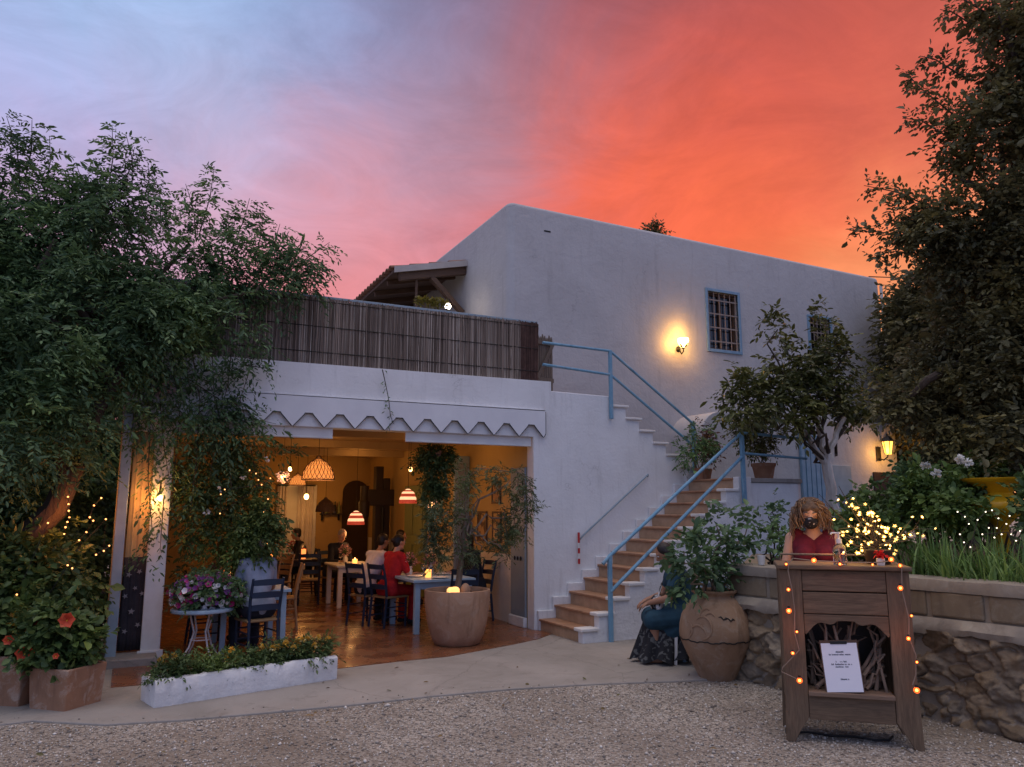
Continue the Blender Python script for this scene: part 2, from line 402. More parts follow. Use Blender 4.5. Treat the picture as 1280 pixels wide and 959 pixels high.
def leaves(name, base, d, L, W, mat, parent=None, fold=.18, up=None, g=rng):
    n = len(base); d = nrm(d)
    ref = g.normal(size=(n, 3))*.6+np.array([0, 0, 1.0]) if up is None else up
    w = nrm(np.cross(d, ref)); nn = np.cross(w, d)
    L = np.broadcast_to(np.asarray(L, float), (n,))[:, None]; W = np.broadcast_to(np.asarray(W, float), (n,))[:, None]
    v = np.stack([base, base+d*L*.38+w*W*.5+nn*W*fold, base+d*L*.75+w*W*.36+nn*W*fold*.6, base+d*L-nn*L*.06,
                  base+d*L*.75-w*W*.36+nn*W*fold*.6, base+d*L*.38-w*W*.5+nn*W*fold], 1)
    idx = np.arange(n)[:, None]*6
    t = np.concatenate([idx+np.array([[0, 1, 2, 3]]), idx+np.array([[0, 3, 4, 5]])], 0)
    return npmesh(name, v.reshape(-1, 3), t, mat, parent)
def sprays(p, a, L, m, leafL, g, droop=.35, alt=True):
    """compound twigs: positions and directions of leaflets along N axes"""
    n = len(p); a = nrm(a); up = np.tile([0, 0, 1.0], (n, 1))
    b = nrm(np.cross(a, up)+g.normal(size=(n, 3))*.25)
    t = np.linspace(.12, 1, m); L = np.broadcast_to(np.asarray(L, float), (n,))
    pos = p[:, None]+a[:, None]*(L[:, None]*t)[..., None]
    pos[..., 2] -= (droop*L[:, None]*t**2)
    sgn = np.where(np.arange(m) % 2 == 0, 1, -1)[None, :, None] if alt else 1
    dd = a[:, None]*.55+sgn*b[:, None]*.85+g.normal(size=(n, m, 3))*.22
    dd[..., 2] -= .25+droop*.5*t
    dd[:, -1] = a*1.0+np.array([0, 0, -droop])
    return pos.reshape(-1, 3), dd.reshape(-1, 3)
def clumps(blobs, n, g, bias=.35):
    """points spread through the crown's lobes, more of them near the outside"""
    vol = np.array([(b[1][0]*b[1][1]*b[1][2])**(2/3) for b in blobs]); vol /= vol.sum()
    idx = g.choice(len(blobs), n, p=vol)
    c = np.array([list(b[0]) for b in blobs], float)[idx]; r = np.array([list(b[1]) for b in blobs], float)[idx]
    d = nrm(g.normal(size=(n, 3))); rad = g.uniform(bias, 1.06, n)**.7
    return c+d*r*rad[:, None], d
def crown(name, blobs, ncl, per, mat, parent, seed, sig=.2, L=.25, m=7, leaf=(.07, .028), droop=.35, extra=None, outward=.7):
    g = np.random.default_rng(seed)
    c, d = clumps(blobs, ncl, g)
    k = g.integers(int(per*.5), int(per*1.5), ncl)
    p = np.repeat(c, k, 0)+g.normal(size=(k.sum(), 3))*sig
    a = np.repeat(d, k, 0)*outward+g.normal(size=(k.sum(), 3))*.6+np.array([0, 0, .12])
    pos, dd = sprays(p, a, g.uniform(.6, 1.3, len(p))*L, m, leaf[0], g, droop)
    if extra is not None:
        pos = np.concatenate([pos, extra[0]]); dd = np.concatenate([dd, extra[1]])
    s = np.exp(g.normal(0, .28, len(pos)))
    return leaves(name, pos, dd, leaf[0]*s, leaf[1]*s, mat, parent, g=g)
def shoots(paths, m, Ls, g, droop=.8, per=1):
    """feathery fronds along the given stems"""
    P = []; A = []
    for path in paths:
        path = [np.array(q, float) for q in path]
        for i in range(len(path)-1):
            a, b = path[i], path[i+1]; n = max(2, int(np.linalg.norm(b-a)/.05))
            for j in range(n):
                t = j/n; q = a+(b-a)*t; ax = nrm(b-a)
                for s in range(per):
                    o = nrm(np.cross(ax, g.normal(size=3))); P.append(q); A.append(o+ax*.5)
    P = np.array(P); A = np.array(A)
    return sprays(P, A, g.uniform(.6, 1.2, len(P))*Ls, m, .05, g, droop)
def limb(mb, a, b, r0, r1, wob=.12, n=7, seed=0):
    g = np.random.default_rng(seed); a = Vector(a); b = Vector(b); L = (b-a).length
    pts = []; rad = []
    for i in range(n+1):
        t = i/n; p = a.lerp(b, t)
        if 0 < i < n: p += Vector(g.normal(size=3)*wob*L*.25)
        pts.append(p); rad.append(r0+(r1-r0)*t)
    mb.tube(pts, rad, 8); return pts
def point(name, loc, watt, col, rad=.03, parent=None):
    l = bpy.data.lights.new(name, 'POINT'); l.energy = watt; l.color = col; l.shadow_soft_size = rad
    o = bpy.data.objects.new(name, l); COL.objects.link(o); o.location = loc
    if parent: o.parent = parent
    return o
WARM = (1.0, .50, .17); AMBER = (1.0, .42, .10)

# ---------------------------------------------------------------- sky
W = bpy.data.worlds.new('World'); SC.world = W; W.use_nodes = True
wt = NT(W.node_tree); bg = wt.n['Background']
tc = wt.add('ShaderNodeTexCoord')
def wvec(op, a, b=None, scale=None):
    n = wt.add('ShaderNodeVectorMath', operation=op)
    for i, v in enumerate((a, b)):
        if v is None: continue
        if isinstance(v, (tuple, list, Vector)): n.inputs[i].default_value = tuple(v)
        else: wt.link(v, n.inputs[i])
    if scale is not None:
        if isinstance(scale, (int, float)): n.inputs['Scale'].default_value = scale
        else: wt.link(scale, n.inputs['Scale'])
    return n.outputs['Value'] if op == 'DOT_PRODUCT' else n.outputs[0]
gen = tc.outputs['Generated']
def mapped(sc, rot=(0, 0, 0)):
    mp = wt.add('ShaderNodeMapping'); mp.inputs['Scale'].default_value = sc; mp.inputs['Rotation'].default_value = rot
    wt.link(gen, mp.inputs[0]); return mp.outputs[0]
nz = wt.noise(mapped((1, 1, 1.5), (.3, .2, .6)), 2.6, 9, .64, .9)
off = wvec('SCALE', wvec('SUBTRACT', nz.outputs['Color'], (.5, .5, .5)), scale=.24)
dirn = wvec('NORMALIZE', wvec('ADD', gen, off))
KAP = 150.0
lobes = [((0, -60), (160, 180, 225)), ((20, 30), (168, 186, 230)), ((210, -60), (152, 184, 230)), ((210, 27), (160, 194, 237)), ((340, 30), (146, 182, 236)), ((350, -60), (146, 168, 216)), ((430, 60), (136, 148, 198)), ((510, 40), (136, 128, 162)), ((510, -60), (126, 120, 156)), ((640, -60), (124, 100, 130)), ((640, 40), (124, 98, 128)), ((650, 110), (148, 104, 124)), ((800, -60), (150, 84, 94)), ((810, 57), (184, 94, 92)), ((1000, -60), (178, 84, 80)), ((1010, 60), (200, 95, 82)), ((1110, 37), (210, 100, 84)), ((1220, 0), (212, 104, 90)),
 ((110, 137), (172, 174, 224)), ((0, 120), (176, 176, 220)), ((210, 110), (196, 180, 216)), ((310, 120), (162, 172, 222)), ((270, 200), (200, 176, 206)), ((400, 140), (168, 152, 190)), ((470, 130), (150, 132, 164)), ((560, 110), (144, 112, 140)), ((570, 190), (178, 144, 168)), ((730, 120), (196, 92, 98)), ((860, 120), (240, 98, 82)), ((980, 130), (240, 98, 78)), ((730, 197), (255, 110, 84)), ((850, 190), (255, 106, 72)), ((980, 190), (255, 112, 76)), ((1090, 130), (240, 108, 90)), ((1100, 220), (255, 124, 88)),
 ((60, 210), (222, 172, 200)), ((180, 240), (214, 164, 196)), ((340, 230), (212, 150, 178)), ((460, 240), (214, 150, 168)), ((560, 260), (226, 132, 144)), ((640, 190), (204, 124, 140)), ((640, 250), (240, 120, 116)), ((430, 320), (250, 132, 128)), ((540, 320), (246, 124, 120)), ((350, 320), (244, 138, 140)), ((760, 260), (255, 108, 74)), ((910, 250), (255, 114, 74)), ((1030, 290), (255, 140, 84)), ((1085, 325), (255, 168, 112)), ((1160, 330), (255, 176, 122)), ((430, 400), (255, 128, 116)), ((80, 340), (244, 150, 160))]
lobes2 = [((30, 27), (165, 197, 242)), ((340, 37), (156, 191, 236)), ((510, 47), (121, 120, 146)), ((650, 107), (159, 113, 109)), ((810, 57), (161, 91, 86)), ((460, 237), (204, 165, 182)), ((270, 197), (202, 196, 217)), ((1010, 67), (174, 90, 80)), ((910, 247), (255, 117, 73)), ((570, 187), (162, 166, 192)), ((110, 137), (156, 173, 227)), ((440, 327), (211, 159, 172)), ((730, 197), (255, 112, 65)), ((1110, 37), (197, 96, 81)), ((210, 27), (145, 206, 244)), ((900, 5), (160, 80, 86)), ((720, 20), (128, 88, 110)), ((760, 80), (170, 90, 98)), ((1080, 0), (176, 84, 80)), ((400, 90), (150, 156, 204)), ((960, 100), (236, 92, 76)), ((600, 60), (120, 104, 134))]   # a second, finer set of cloud tones
items = [(ray(*p).normalized(), lin(c), 1.0) for p, c in lobes]+[(ray(*p).normalized(), lin(c), 2.0) for p, c in lobes2]
def azel(az, el):   # azimuth measured from the way the camera faces, to the side
    a = AZ-R(az); return Vector((math.cos(a)*math.cos(R(el)), math.sin(a)*math.cos(R(el)), math.sin(R(el))))
BACK = (.33, .42, .75)
for az, el, c in ((-70, 15, (.40, .34, .48)), (-70, 45, (.40, .42, .56)), (70, 12, (.85, .36, .20)), (70, 45, (.48, .22, .25)), (0, 60, (.55, .44, .52)), (0, 88, (2.6, 2.32, 2.2)), (90, 68, (1.95, 1.68, 1.55)), (-90, 68, (1.95, 1.75, 1.75)), (180, 68, (1.95, 1.8, 1.8)), (0, 75, (1.7, 1.45, 1.4)),
                  (110, 20, BACK), (110, 55, BACK), (-110, 20, BACK), (-110, 55, BACK), (150, 20, BACK), (-150, 20, BACK), (180, 45, BACK), (180, 15, BACK), (60, 66, (1.1, .85, .85)), (-60, 66, (1.0, .88, .98)), (140, 68, (1.8, 1.65, 1.65)), (-140, 68, (1.8, 1.65, 1.65)), (40, 25, (.9, .35, .2)), (-45, 30, (.34, .36, .52)), (40, 45, (.6, .25, .24)), (-40, 48, (.30, .34, .48)),
                  (0, -25, (.14, .08, .06)), (90, -25, (.1, .07, .06)), (-90, -25, (.1, .08, .08)), (180, -25, (.1, .09, .1))):
    items.append((azel(az, el), c, 1.0))
acc = None; wsum = None
for d, c, wgt in items:
    dt = wvec('DOT_PRODUCT', dirn, d)
    e = wt.math('MULTIPLY', wt.math('EXPONENT', wt.math('MULTIPLY_ADD', dt, KAP, -KAP)), wgt)
    cc = wvec('SCALE', tuple(c), scale=e)
    acc = cc if acc is None else wvec('ADD', acc, cc)
    wsum = e if wsum is None else wt.math('ADD', wsum, e)
skyc = wvec('SCALE', acc, scale=wt.math('DIVIDE', 1.0, wt.math('ADD', wsum, 1e-7)))
wis = wt.noise(mapped((1, 1, 2.4), (.35, .6, 1.0)), 5.0, 9, .68, 1.1)
skyc = wvec('SCALE', skyc, scale=wt.math('MULTIPLY_ADD', wis.outputs[0], .62, .69))
st = wt.add('ShaderNodeTexSky'); st.sky_type = 'NISHITA'; st.sun_disc = False; st.sun_elevation = R(1.5); st.sun_rotation = R(26+35)
addn = wvec('ADD', skyc, wvec('SCALE', st.outputs[0], scale=.004))
wt.link(addn, bg.inputs[0]); bg.inputs[1].default_value = 1.0
sl = bpy.data.lights.new('sun', 'SUN'); sl.energy = .25; sl.angle = R(12); sl.color = (1, .55, .38)
so = bpy.data.objects.new('sun', sl); COL.objects.link(so)
so.rotation_euler = Vector((azel(30, 5))).to_track_quat('Z', 'Y').to_euler()

# ---------------------------------------------------------------- ground
def gravelmat():
    m, nt, b = newmat('gravel_ground'); v = geo_coord(nt)
    vo = nt.add('ShaderNodeTexVoronoi'); vo.inputs['Scale'].default_value = 62; nt.link(v, vo.inputs['Vector'])
    vo2 = nt.add('ShaderNodeTexVoronoi'); vo2.inputs['Scale'].default_value = 130; nt.link(v, vo2.inputs['Vector'])
    big = nt.noise(v, .7, 5, .6)
    sep = nt.add('ShaderNodeSeparateColor'); nt.link(vo.outputs['Color'], sep.inputs[0])
    col = nt.ramp(sep.outputs[0], [(0, (.18, .15, .122)), (.5, (.37, .315, .26)), (1, (.58, .52, .45))])
    col = nt.mix(nt.ramp(big.outputs[0], [(.4, (0, 0, 0)), (.68, (.8, .8, .8))]), col, (.22, .172, .13))
    nt.link(col, b.inputs['Base Color']); b.inputs['Roughness'].default_value = .9; b.inputs['Specular IOR Level'].default_value = .2
    h = nt.math('ADD', vo.outputs['Distance'], nt.math('MULTIPLY', vo2.outputs['Distance'], .5))
    nt.link(nt.bump(nt.math('MULTIPLY', h, -1), .9, .012), b.inputs['Normal']); return m
M['gravel'] = gravelmat()
mb = MB(); mb.raw([(-160, -160, 0), (160, -160, 0), (160, 160, 0), (-160, 160, 0)], [(0, 1, 2, 3)])
tag(mb.build('ground', M['gravel']), kind='structure')
PATH_EDGE = [(-60, 915), (40, 903), (130, 908), (230, 902), (330, 893), (430, 884), (540, 872), (640, 863), (740, 857), (850, 853), (905, 850)]
pe = [atz(x, y, 0) for x, y in PATH_EDGE]
mb = MB(); ol = [(p.x, p.y) for p in pe]+[(.55, -2.9), (2.75, -1.0), (2.75, .05), (-6.2, .05)]
mb.prism(ol, 'z', -.05, .016); tag(mb.build('path', M['concrete'], bevel=.008), kind='structure')
def floormat():
    m, nt, b = newmat('terracotta_floor'); v = geo_coord(nt, (1, 1, 1), (0, 0, R(45)))
    br = nt.add('ShaderNodeTexBrick'); br.offset = 0; br.inputs['Scale'].default_value = 1.0
    br.inputs['Brick Width'].default_value = .30; br.inputs['Row Height'].default_value = .30; br.inputs['Mortar Size'].default_value = .008
    br.inputs['Color1'].default_value = (.24, .085, .035, 1); br.inputs['Color2'].default_value = (.15, .055, .025, 1); br.inputs['Mortar'].default_value = (.12, .075, .05, 1)
    nt.link(v, br.inputs['Vector'])
    n = nt.noise(v, 3, 5, .6); c = nt.mix(.35, br.outputs['Color'], nt.ramp(n.outputs[0], [(.3, (.10, .04, .02)), (.7, (.32, .14, .07))]))
    nt.link(c, b.inputs['Base Color'])
    nt.link(nt.ramp(n.outputs[0], [(.3, (.16,)*3), (.75, (.42,)*3)]), b.inputs['Roughness'])
    nt.link(nt.bump(nt.math('MULTIPLY', br.outputs['Fac'], -1), .3, .004), b.inputs['Normal']); return m
M['floor'] = floormat()
fl = [atz(x, y, 0) for x, y in ((425, 838), (500, 829), (560, 823), (640, 808), (672, 801))]
mb = MB(); mb.prism([(-4.9, -1.2)]+[(p.x, p.y) for p in fl]+[(.07, -.35), (.07, 8.1), (-4.9, 8.1)], 'z', -.04, .022)
tag(mb.build('floor', M['floor']), kind='structure')
# loose pebbles on the gravel
def pebbles():
    g = np.random.default_rng(3); n = 46000
    r = np.sqrt(g.uniform(3.6**2, 9.2**2, n)); th = AZ+g.uniform(-R(38), R(38), n)
    x = CAM[0]+r*np.cos(th); y = CAM[1]+r*np.sin(th)
    ex = np.array([p.x for p in pe]); ey = np.array([p.y for p in pe]); o = np.argsort(ex)
    yedge = np.interp(x, ex[o], ey[o]); wallx = .40+(-(y+3.3))*.185
    k = ((y < yedge-.03) | ((y < yedge+.22) & (g.random(n) < .07*np.clip((yedge+.22-y)/.2, 0, 1)))) & (x < wallx+.1); x, y = x[k], y[k]; zb = np.where(y > (yedge[k]-.03), .017, 0); n = len(x)
    base = np.array([[1, 0, 0], [0, 1, 0], [-1, 0, 0], [0, -1, 0], [0, 0, 1], [0, 0, -1]], float)
    f = np.array([[0, 1, 4], [1, 2, 4], [2, 3, 4], [3, 0, 4], [1, 0, 5], [2, 1, 5], [3, 2, 5], [0, 3, 5]])
    s = g.uniform(.0045, .011, n)*np.where(g.random(n) < .06, 1.8, 1)*np.where(g.random(n) < .004, 2.2, 1)
    v = base[None]*g.uniform(.6, 1.25, (n, 6, 1))*s[:, None, None]*np.array([1, 1, .7])
    t = g.uniform(0, 6.28, n); c, si = np.cos(t), np.sin(t)
    vx = v[..., 0]*c[:, None]-v[..., 1]*si[:, None]; vy = v[..., 0]*si[:, None]+v[..., 1]*c[:, None]
    v = np.stack([vx+x[:, None], vy+y[:, None], v[..., 2]+(s*.35+zb)[:, None]], -1)
    m, nt, b = newmat('pebble'); ge = nt.add('ShaderNodeNewGeometry')
    nt.link(nt.ramp(ge.outputs['Random Per Island'], [(0, (.18, .15, .122)), (.5, (.39, .335, .275)), (.85, (.56, .50, .43)), (1, (.72, .67, .60))]), b.inputs['Base Color']); b.inputs['Roughness'].default_value = .85
    o = npmesh('gravel', v.reshape(-1, 3), (np.arange(n)[:, None, None]*6+f[None]).reshape(-1, 3), m)
    tag(o, kind='stuff')
pebbles()
def litter():
    g = np.random.default_rng(19); n = 120
    r = g.uniform(3.8, 9.0, n); th = AZ+g.uniform(-R(36), R(36), n); x = CAM[0]+r*np.cos(th); y = CAM[1]+r*np.sin(th); k = (y < -1.3) & (x < .3); x, y = x[k], y[k]; n = len(x)
    o = leaves('fallen_leaves', np.stack([x, y, np.full(n, .024)], -1), np.stack([g.normal(size=n), g.normal(size=n), g.uniform(.0, .25, n)], -1), g.uniform(.03, .06, n), g.uniform(.012, .026, n), leafmat('dry_leaf', (.14, .08, .03), (.24, .15, .06), (.13, .13, .05), .8, .1), None, g=g)
    tag(o, kind='stuff')
litter()

# ---------------------------------------------------------------- restaurant
rest = thing('restaurant_building', 'low white building with a wide open dining front under a scalloped valance', 'building')
XL = -5.0
def stepcap(k): return .0
# front wall with the stepped slope of the upper flight
UP = [(2.72, 2.20), (2.45, 2.20), (2.45, 2.37), (2.22, 2.37), (2.22, 2.54), (1.99, 2.54), (1.99, 2.71), (1.75, 2.71), (1.75, 2.88), (1.52, 2.88), (1.52, 3.05), (1.29, 3.05), (1.29, 3.19), (.28, 3.205)]
ol = [(.0, 0), (2.72, 0)]+UP+[(.28, 3.335), (XL, 3.315), (XL, 2.55), (0, 2.55)]
mb = MB(); mb.prism(ol, 'y', 0, .2); mb.build('wall', M['white'], rest, bevel=.012)
mb = MB(); mb.box(0, .2, 0, .2, 8.2, 2.95); mb.build('wall', M['ochre'], rest)
mb = MB(); mb.box(-.012, .66, .023, -.001, 7.99, .95); mb.build('dado', M['plaster_in'], rest)
o = (MB().box(XL+.1, 8.0, 0, -.0, 8.2, 2.95)).build('wall', M['ochre'], rest)
ol = []; 
o = MB().box(XL, .2, 0, XL+.1, 8.2, 2.95).build('wall', M['ochre'], rest)
mb = MB(); mb.box(XL, .2, 2.72, .2, 8.2, 2.95); mb.build('ceiling', M['ceil'], rest)
for yb in (1.6, 3.6, 5.6): MB().box(XL+.1, yb, 2.60, -.001, yb+.14, 2.722).build('ceiling_beam', M['ceil'], rest)
mb = MB(); mb.box(XL, .202, 2.96, .28, 8.2, 3.06); mb.build('terrace_slab', M['concrete'], rest)
# arch niche on the back wall
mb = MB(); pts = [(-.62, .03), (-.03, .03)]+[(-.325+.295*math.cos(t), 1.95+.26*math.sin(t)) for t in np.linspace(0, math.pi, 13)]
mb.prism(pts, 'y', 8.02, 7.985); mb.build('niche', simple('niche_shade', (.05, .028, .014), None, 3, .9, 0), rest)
# posts
MB().box(-4.66, .01, 0, -4.47, .19, 2.56).build('post', M['whitepaint'], rest, bevel=.01)
MB().box(-4.69, -.005, 0, -4.44, .03, .12).build('post_base', M['whitepaint'], rest, bevel=.005)
MB().box(-4.985, -.09, 0, -4.885, .0-.003, 2.60).build('post', M['bluegrey'], rest, bevel=.008)
MB().box(-5.0, -.3, 0, -4.5, .18, .10).build('threshold', M['concrete'], rest, bevel=.015)
# fascia mouldings
# scalloped valance
per = .372; tips = [.13-per*k for k in range(14)]
low = [(.155, 2.90)]
zt, zp = 2.555, 2.715
low = []
for t in tips:
    low += [(t+.004, zt), (t-.004, zt), (t-.128, zp-.02), (t-.140, zp), (t-.232, zp), (t-.244, zp-.02)]
low = [(x, z) for x, z in low if x > XL]
ol = [(.16, 2.92), (.16, 2.60)]+low+[(XL, zp), (XL, 2.915)]
mb = MB(); mb.prism(ol, 'y', -.05, -.035); va = mb.build('valance', M['valance'], rest)
mb = MB(); pts = [(.16, 2.9), (.16, 2.60)]+low+[(XL, zp)]
for a, b in zip(pts[:-1], pts[1:]): mb.beam((a[0], -.044, a[1]), (b[0], -.044, b[1]), .020, .007, (0, 1, 0))
mb.build('valance_trim', M['trimdark'], va)
MB().box(XL, -.05, 2.905, .16, -.001, 2.925).build('valance_rail', M['white'], rest, bevel=.004)
for x0, x1 in ((-1.80, -.015), (XL+.02, -2.72)):
    b = MB().box(x0, .045, 2.44, x1, .06, 2.75).build('roller_blind', M['blind'], rest)
    MB().tube([(x0, .052, 2.435), (x1, .052, 2.435)], .014, 8).build('bottom_bar', M['whitepaint'], b)
# grey door, shutter leaf, green door, pictures on the side wall
d = MB().box(-.035, .205, .16, -.002, .64, 2.15).build('side_door', M['greydoor'], rest, bevel=.006)
for k in range(3): MB().ell((-.05, .30+.09*k, .92), (.014, .012, .03), 8, 6).build('hook', M['iron'], d, True)
MB().box(-.06, .2, .022, -.003, .66, .155).build('plinth', M['white_rough'], rest, bevel=.01)
d = MB().box(-.27, 2.18, .03, -.015, 2.23, 2.42).build('open_door', M['bluegrey'], rest, bevel=.006)
for k in range(3): MB().box(-.235, 2.162, .2+.74*k, -.05, 2.178, .82+.74*k).build('door_panel', M['greydoor'], d, bevel=.01)
d = MB().box(-.06, 4.15, .03, -.014, 5.3, 2.02).build('green_door', M['greendoor'], rest, bevel=.006)
for yy in (4.24, 4.79):
    for zz in (.15, 1.1): MB().box(-.075, yy, zz, -.061, yy+.42, zz+.8).build('door_panel', M['greendoor'], d, bevel=.012)
# white framed glazed door in the back wall
d = MB().box(-2.05, 7.955, .03, -1.20, 7.998, 2.1).build('back_door', M['whitepaint'], rest, bevel=.01)
# awning bracket under the far corner
MB().box(XL-.16, -.03, 2.86, XL-.002, .05, 2.98).build('bracket', M['whitepaint'], rest, bevel=.02)

# curtain between the two slim posts
cur = thing('door_curtain', 'beige cloth panel with a dark star blanket hanging between the two slim posts', 'curtain', (-4.87, .10, .1))
def sheet(mbx, x0, x1, z0, z1, y, amp, n=24, mz=6, ph=0):
    vs = []; fs = []
    for j in range(mz+1):
        for i in range(n+1):
            u = i/n; vs.append((x0+(x1-x0)*u, y+amp*math.sin(u*19+ph+j*.25)+amp*.6*math.sin(u*43+j*.4), z0+(z1-z0)*j/mz))
    for j in range(mz):
        for i in range(n): a = j*(n+1)+i; fs.append((a, a+1, a+n+2, a+n+1))
    return mbx.raw(vs, fs)
o = sheet(MB(), 0, .22, .55, 2.44, .02, .006).build('cloth_panel', simple('beige_cloth', (.62, .42, .22), (.5, .32, .15), 5, .9, .3, 60, .004), cur, True); o.modifiers.new('s', 'SOLIDIFY').thickness = .006
o = sheet(MB(), -.01, .225, .02, .98, -.012, .008, ph=1).build('star_blanket', cloth('blanket_cloth', (.045, .038, .045), (.03, .026, .032)), cur, True); o.modifiers.new('s', 'SOLIDIFY').thickness = .01
g_ = np.random.default_rng(5)
for k, (sx, sz, sr) in enumerate(((.05, .80, .032), (.15, .83, .03), (.03, .58, .03), (.19, .60, .028), (.10, .42, .036), (.05, .22, .03), (.17, .28, .03), (.12, .66, .026))):
    pts = [(sx+(sr if i % 2 == 0 else sr*.42)*math.cos(math.pi*i/5+k), sz+(sr if i % 2 == 0 else sr*.42)*math.sin(math.pi*i/5+k)) for i in range(10)]
    MB().prism(pts, 'y', -.036, -.030).build('star', simple('star_cloth', (.30, .27, .27), None, 5, .9, 0), cur)
bl = thing('bulb_lamp', 'bare glowing bulb hanging beside the white post at the beige panel', 'lamp', aty(200, 620, -.06))
MB().lathe([(.004, .17), (.016, .05), (.018, .03), (.012, .0)], 10).build('socket', M['iron'], bl, True)
MB().ell((0, 0, -.02), (.025, .025, .035), 12, 8).build('bulb', emit('bulb_glow', (1, .62, .25), 14), bl, True)
point('bulb_light', (-.06, -.05, -.03), 6.0, AMBER, .03, bl)

# ---------------------------------------------------------------- reed fence and gate on the terrace
def reedmat():
    m, nt, b = newmat('reed_screen'); g = nt.add('ShaderNodeNewGeometry'); v = geo_coord(nt, (1, 1, .5)); n = nt.noise(v, 1.6, 4, .6)
    c = nt.ramp(g.outputs['Random Per Island'], [(0, (.09, .065, .05)), (.45, (.27, .205, .165)), (.85, (.47, .385, .32)), (1, (.72, .64, .55))])
    c = nt.mix(nt.ramp(n.outputs[0], [(.4, (0, 0, 0)), (.7, (.55, .55, .55))]), c, (.13, .092, .072))
    nt.link(c, b.inputs['Base Color']); b.inputs['Roughness'].default_value = .8; return m
fence = thing('reed_fence', 'brown reed screen fence along the roof terrace edge', 'fence', (0, .1, 3.3))
g = np.random.default_rng(11)
def reeds(x0, x1, name, n, mat, z0=0, z1=.86):
    x = np.sort(g.uniform(x0, x1, n)); y = g.normal(0, .008, n); r = g.uniform(.0035, .0065, n)
    top = z1+g.normal(0, .012, n); lean = g.normal(0, .008, n); bot = z0+np.abs(g.normal(0, .01, n))
    V = []; 
    for zz, ln in ((bot, 0), (top, lean)):
        for a in (0, 2.1, 4.2): V.append(np.stack([x+ln+r*np.cos(a), y+r*np.sin(a), zz], -1))
    V = np.stack(V, 1); f = np.array([[0, 1, 4, 3], [1, 2, 5, 4], [2, 0, 3, 5]])
    return npmesh(name, V.reshape(-1, 3), (np.arange(n)[:, None, None]*6+f[None]).reshape(-1, 4), mat, fence)
MR = reedmat()
reeds(XL+.05, -.12, 'reed_panel', 3400, MR, -.01)
MB().box(XL+.05, .014, .0, .12, .022, .855).build('reed_backing', simple('reed_back', (.12, .085, .065), (.07, .05, .038), 30, .9, .6, 60, .01, stretch=(1, 1, .1)), fence)
reeds(-.15, .12, 'heather_panel', 320, simple('heather', (.14, .075, .06), (.07, .038, .03), 9, .9, .4, 40, .01), 0)
for z in (.18, .5, .82): MB().tube([(XL+.05, -.015, z), (-2.5, -.017, z+.004), (.12, -.015, z)], .006, 6).build('wire', M['iron'], fence)
MB().box(XL+.05, .0, .868, .13, .03, .90).build('top_rail', M['bluegrey'], fence, bevel=.004)
for k in range(5): MB().box(XL+.3+k*1.2, .02, 0, XL+.34+k*1.2, .06, .87).build('post', M['greywood'], fence)
gate = thing('picket_gate', 'small weathered picket gate at the top of the upper steps', 'gate', (.17, .26, 3.22), R(14))
for k in range(8):
    MB().prism([(k*.043, 0), (k*.043+.036, 0), (k*.043+.036, .82-.02*(k % 3)), (k*.043+.018, .86-.02*(k % 3)), (k*.043, .81-.02*(k % 3))], 'y', 0, .015).build('picket', M['greywood'], gate)
for z in (.16, .7): MB().box(0, -.022, z, .34, -.002, z+.06).build('cross_rail', M['greywood'], gate)
MB().beam((.02, -.03, .2), (.32, -.03, .72), .016, .05).build('brace', M['greywood'], gate)

# ---------------------------------------------------------------- house
HY, HX0, HX1, HZ = 1.4, .30, 9.0, 6.47
house = thing('house', 'tall white two storey house with barred windows behind the steps', 'house', (0, 0, 0))
def housebody():
    r = .13; D = HY+7.5
    def loop(ins):
        pts = []; x0, x1, y0, y1 = HX0+ins, HX1-ins, HY+ins, D-ins; rr = max(r-ins, .05)
        for (cx, cy, a0) in ((x0+rr, y0+rr, math.pi), (x1-rr, y0+rr, 1.5*math.pi), (x1-rr, y1-rr, 0), (x0+rr, y1-rr, .5*math.pi)):
            for k in range(7): t = a0+math.pi/2*k/6; pts.append((cx+rr*math.cos(t), cy+rr*math.sin(t)))
        return pts
    lv = [(0, 0), (0, HZ-.07)]+[(.07*(1-math.cos(t)), HZ-.07+.07*math.sin(t)) for t in np.linspace(.25, math.pi/2, 5)]
    vs = []; fs = []; n = 28
    for ins, z in lv: vs += [(x, y, z+(.05*math.sin(x*.9+1) if z > 5 else 0)+(-.012*(x-HX0) if z > 5 else 0)) for x, y in loop(ins)]
    for i in range(len(lv)-1):
        for j in range(n): j2 = (j+1) % n; fs.append((i*n+j, i*n+j2, (i+1)*n+j2, (i+1)*n+j))
    fs.append(tuple((len(lv)-1)*n+j for j in range(n))); fs.append(tuple(range(n-1, -1, -1)))
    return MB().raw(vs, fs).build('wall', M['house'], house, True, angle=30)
hw = housebody()
WIN = [(4.33, 5.04, 4.44, 5.52), (6.86, 7.42, 4.55, 5.30)]
cut(hw, [(x0, HY-.2, z0, x1, HY+.17, z1) for x0, x1, z0, z1 in WIN])
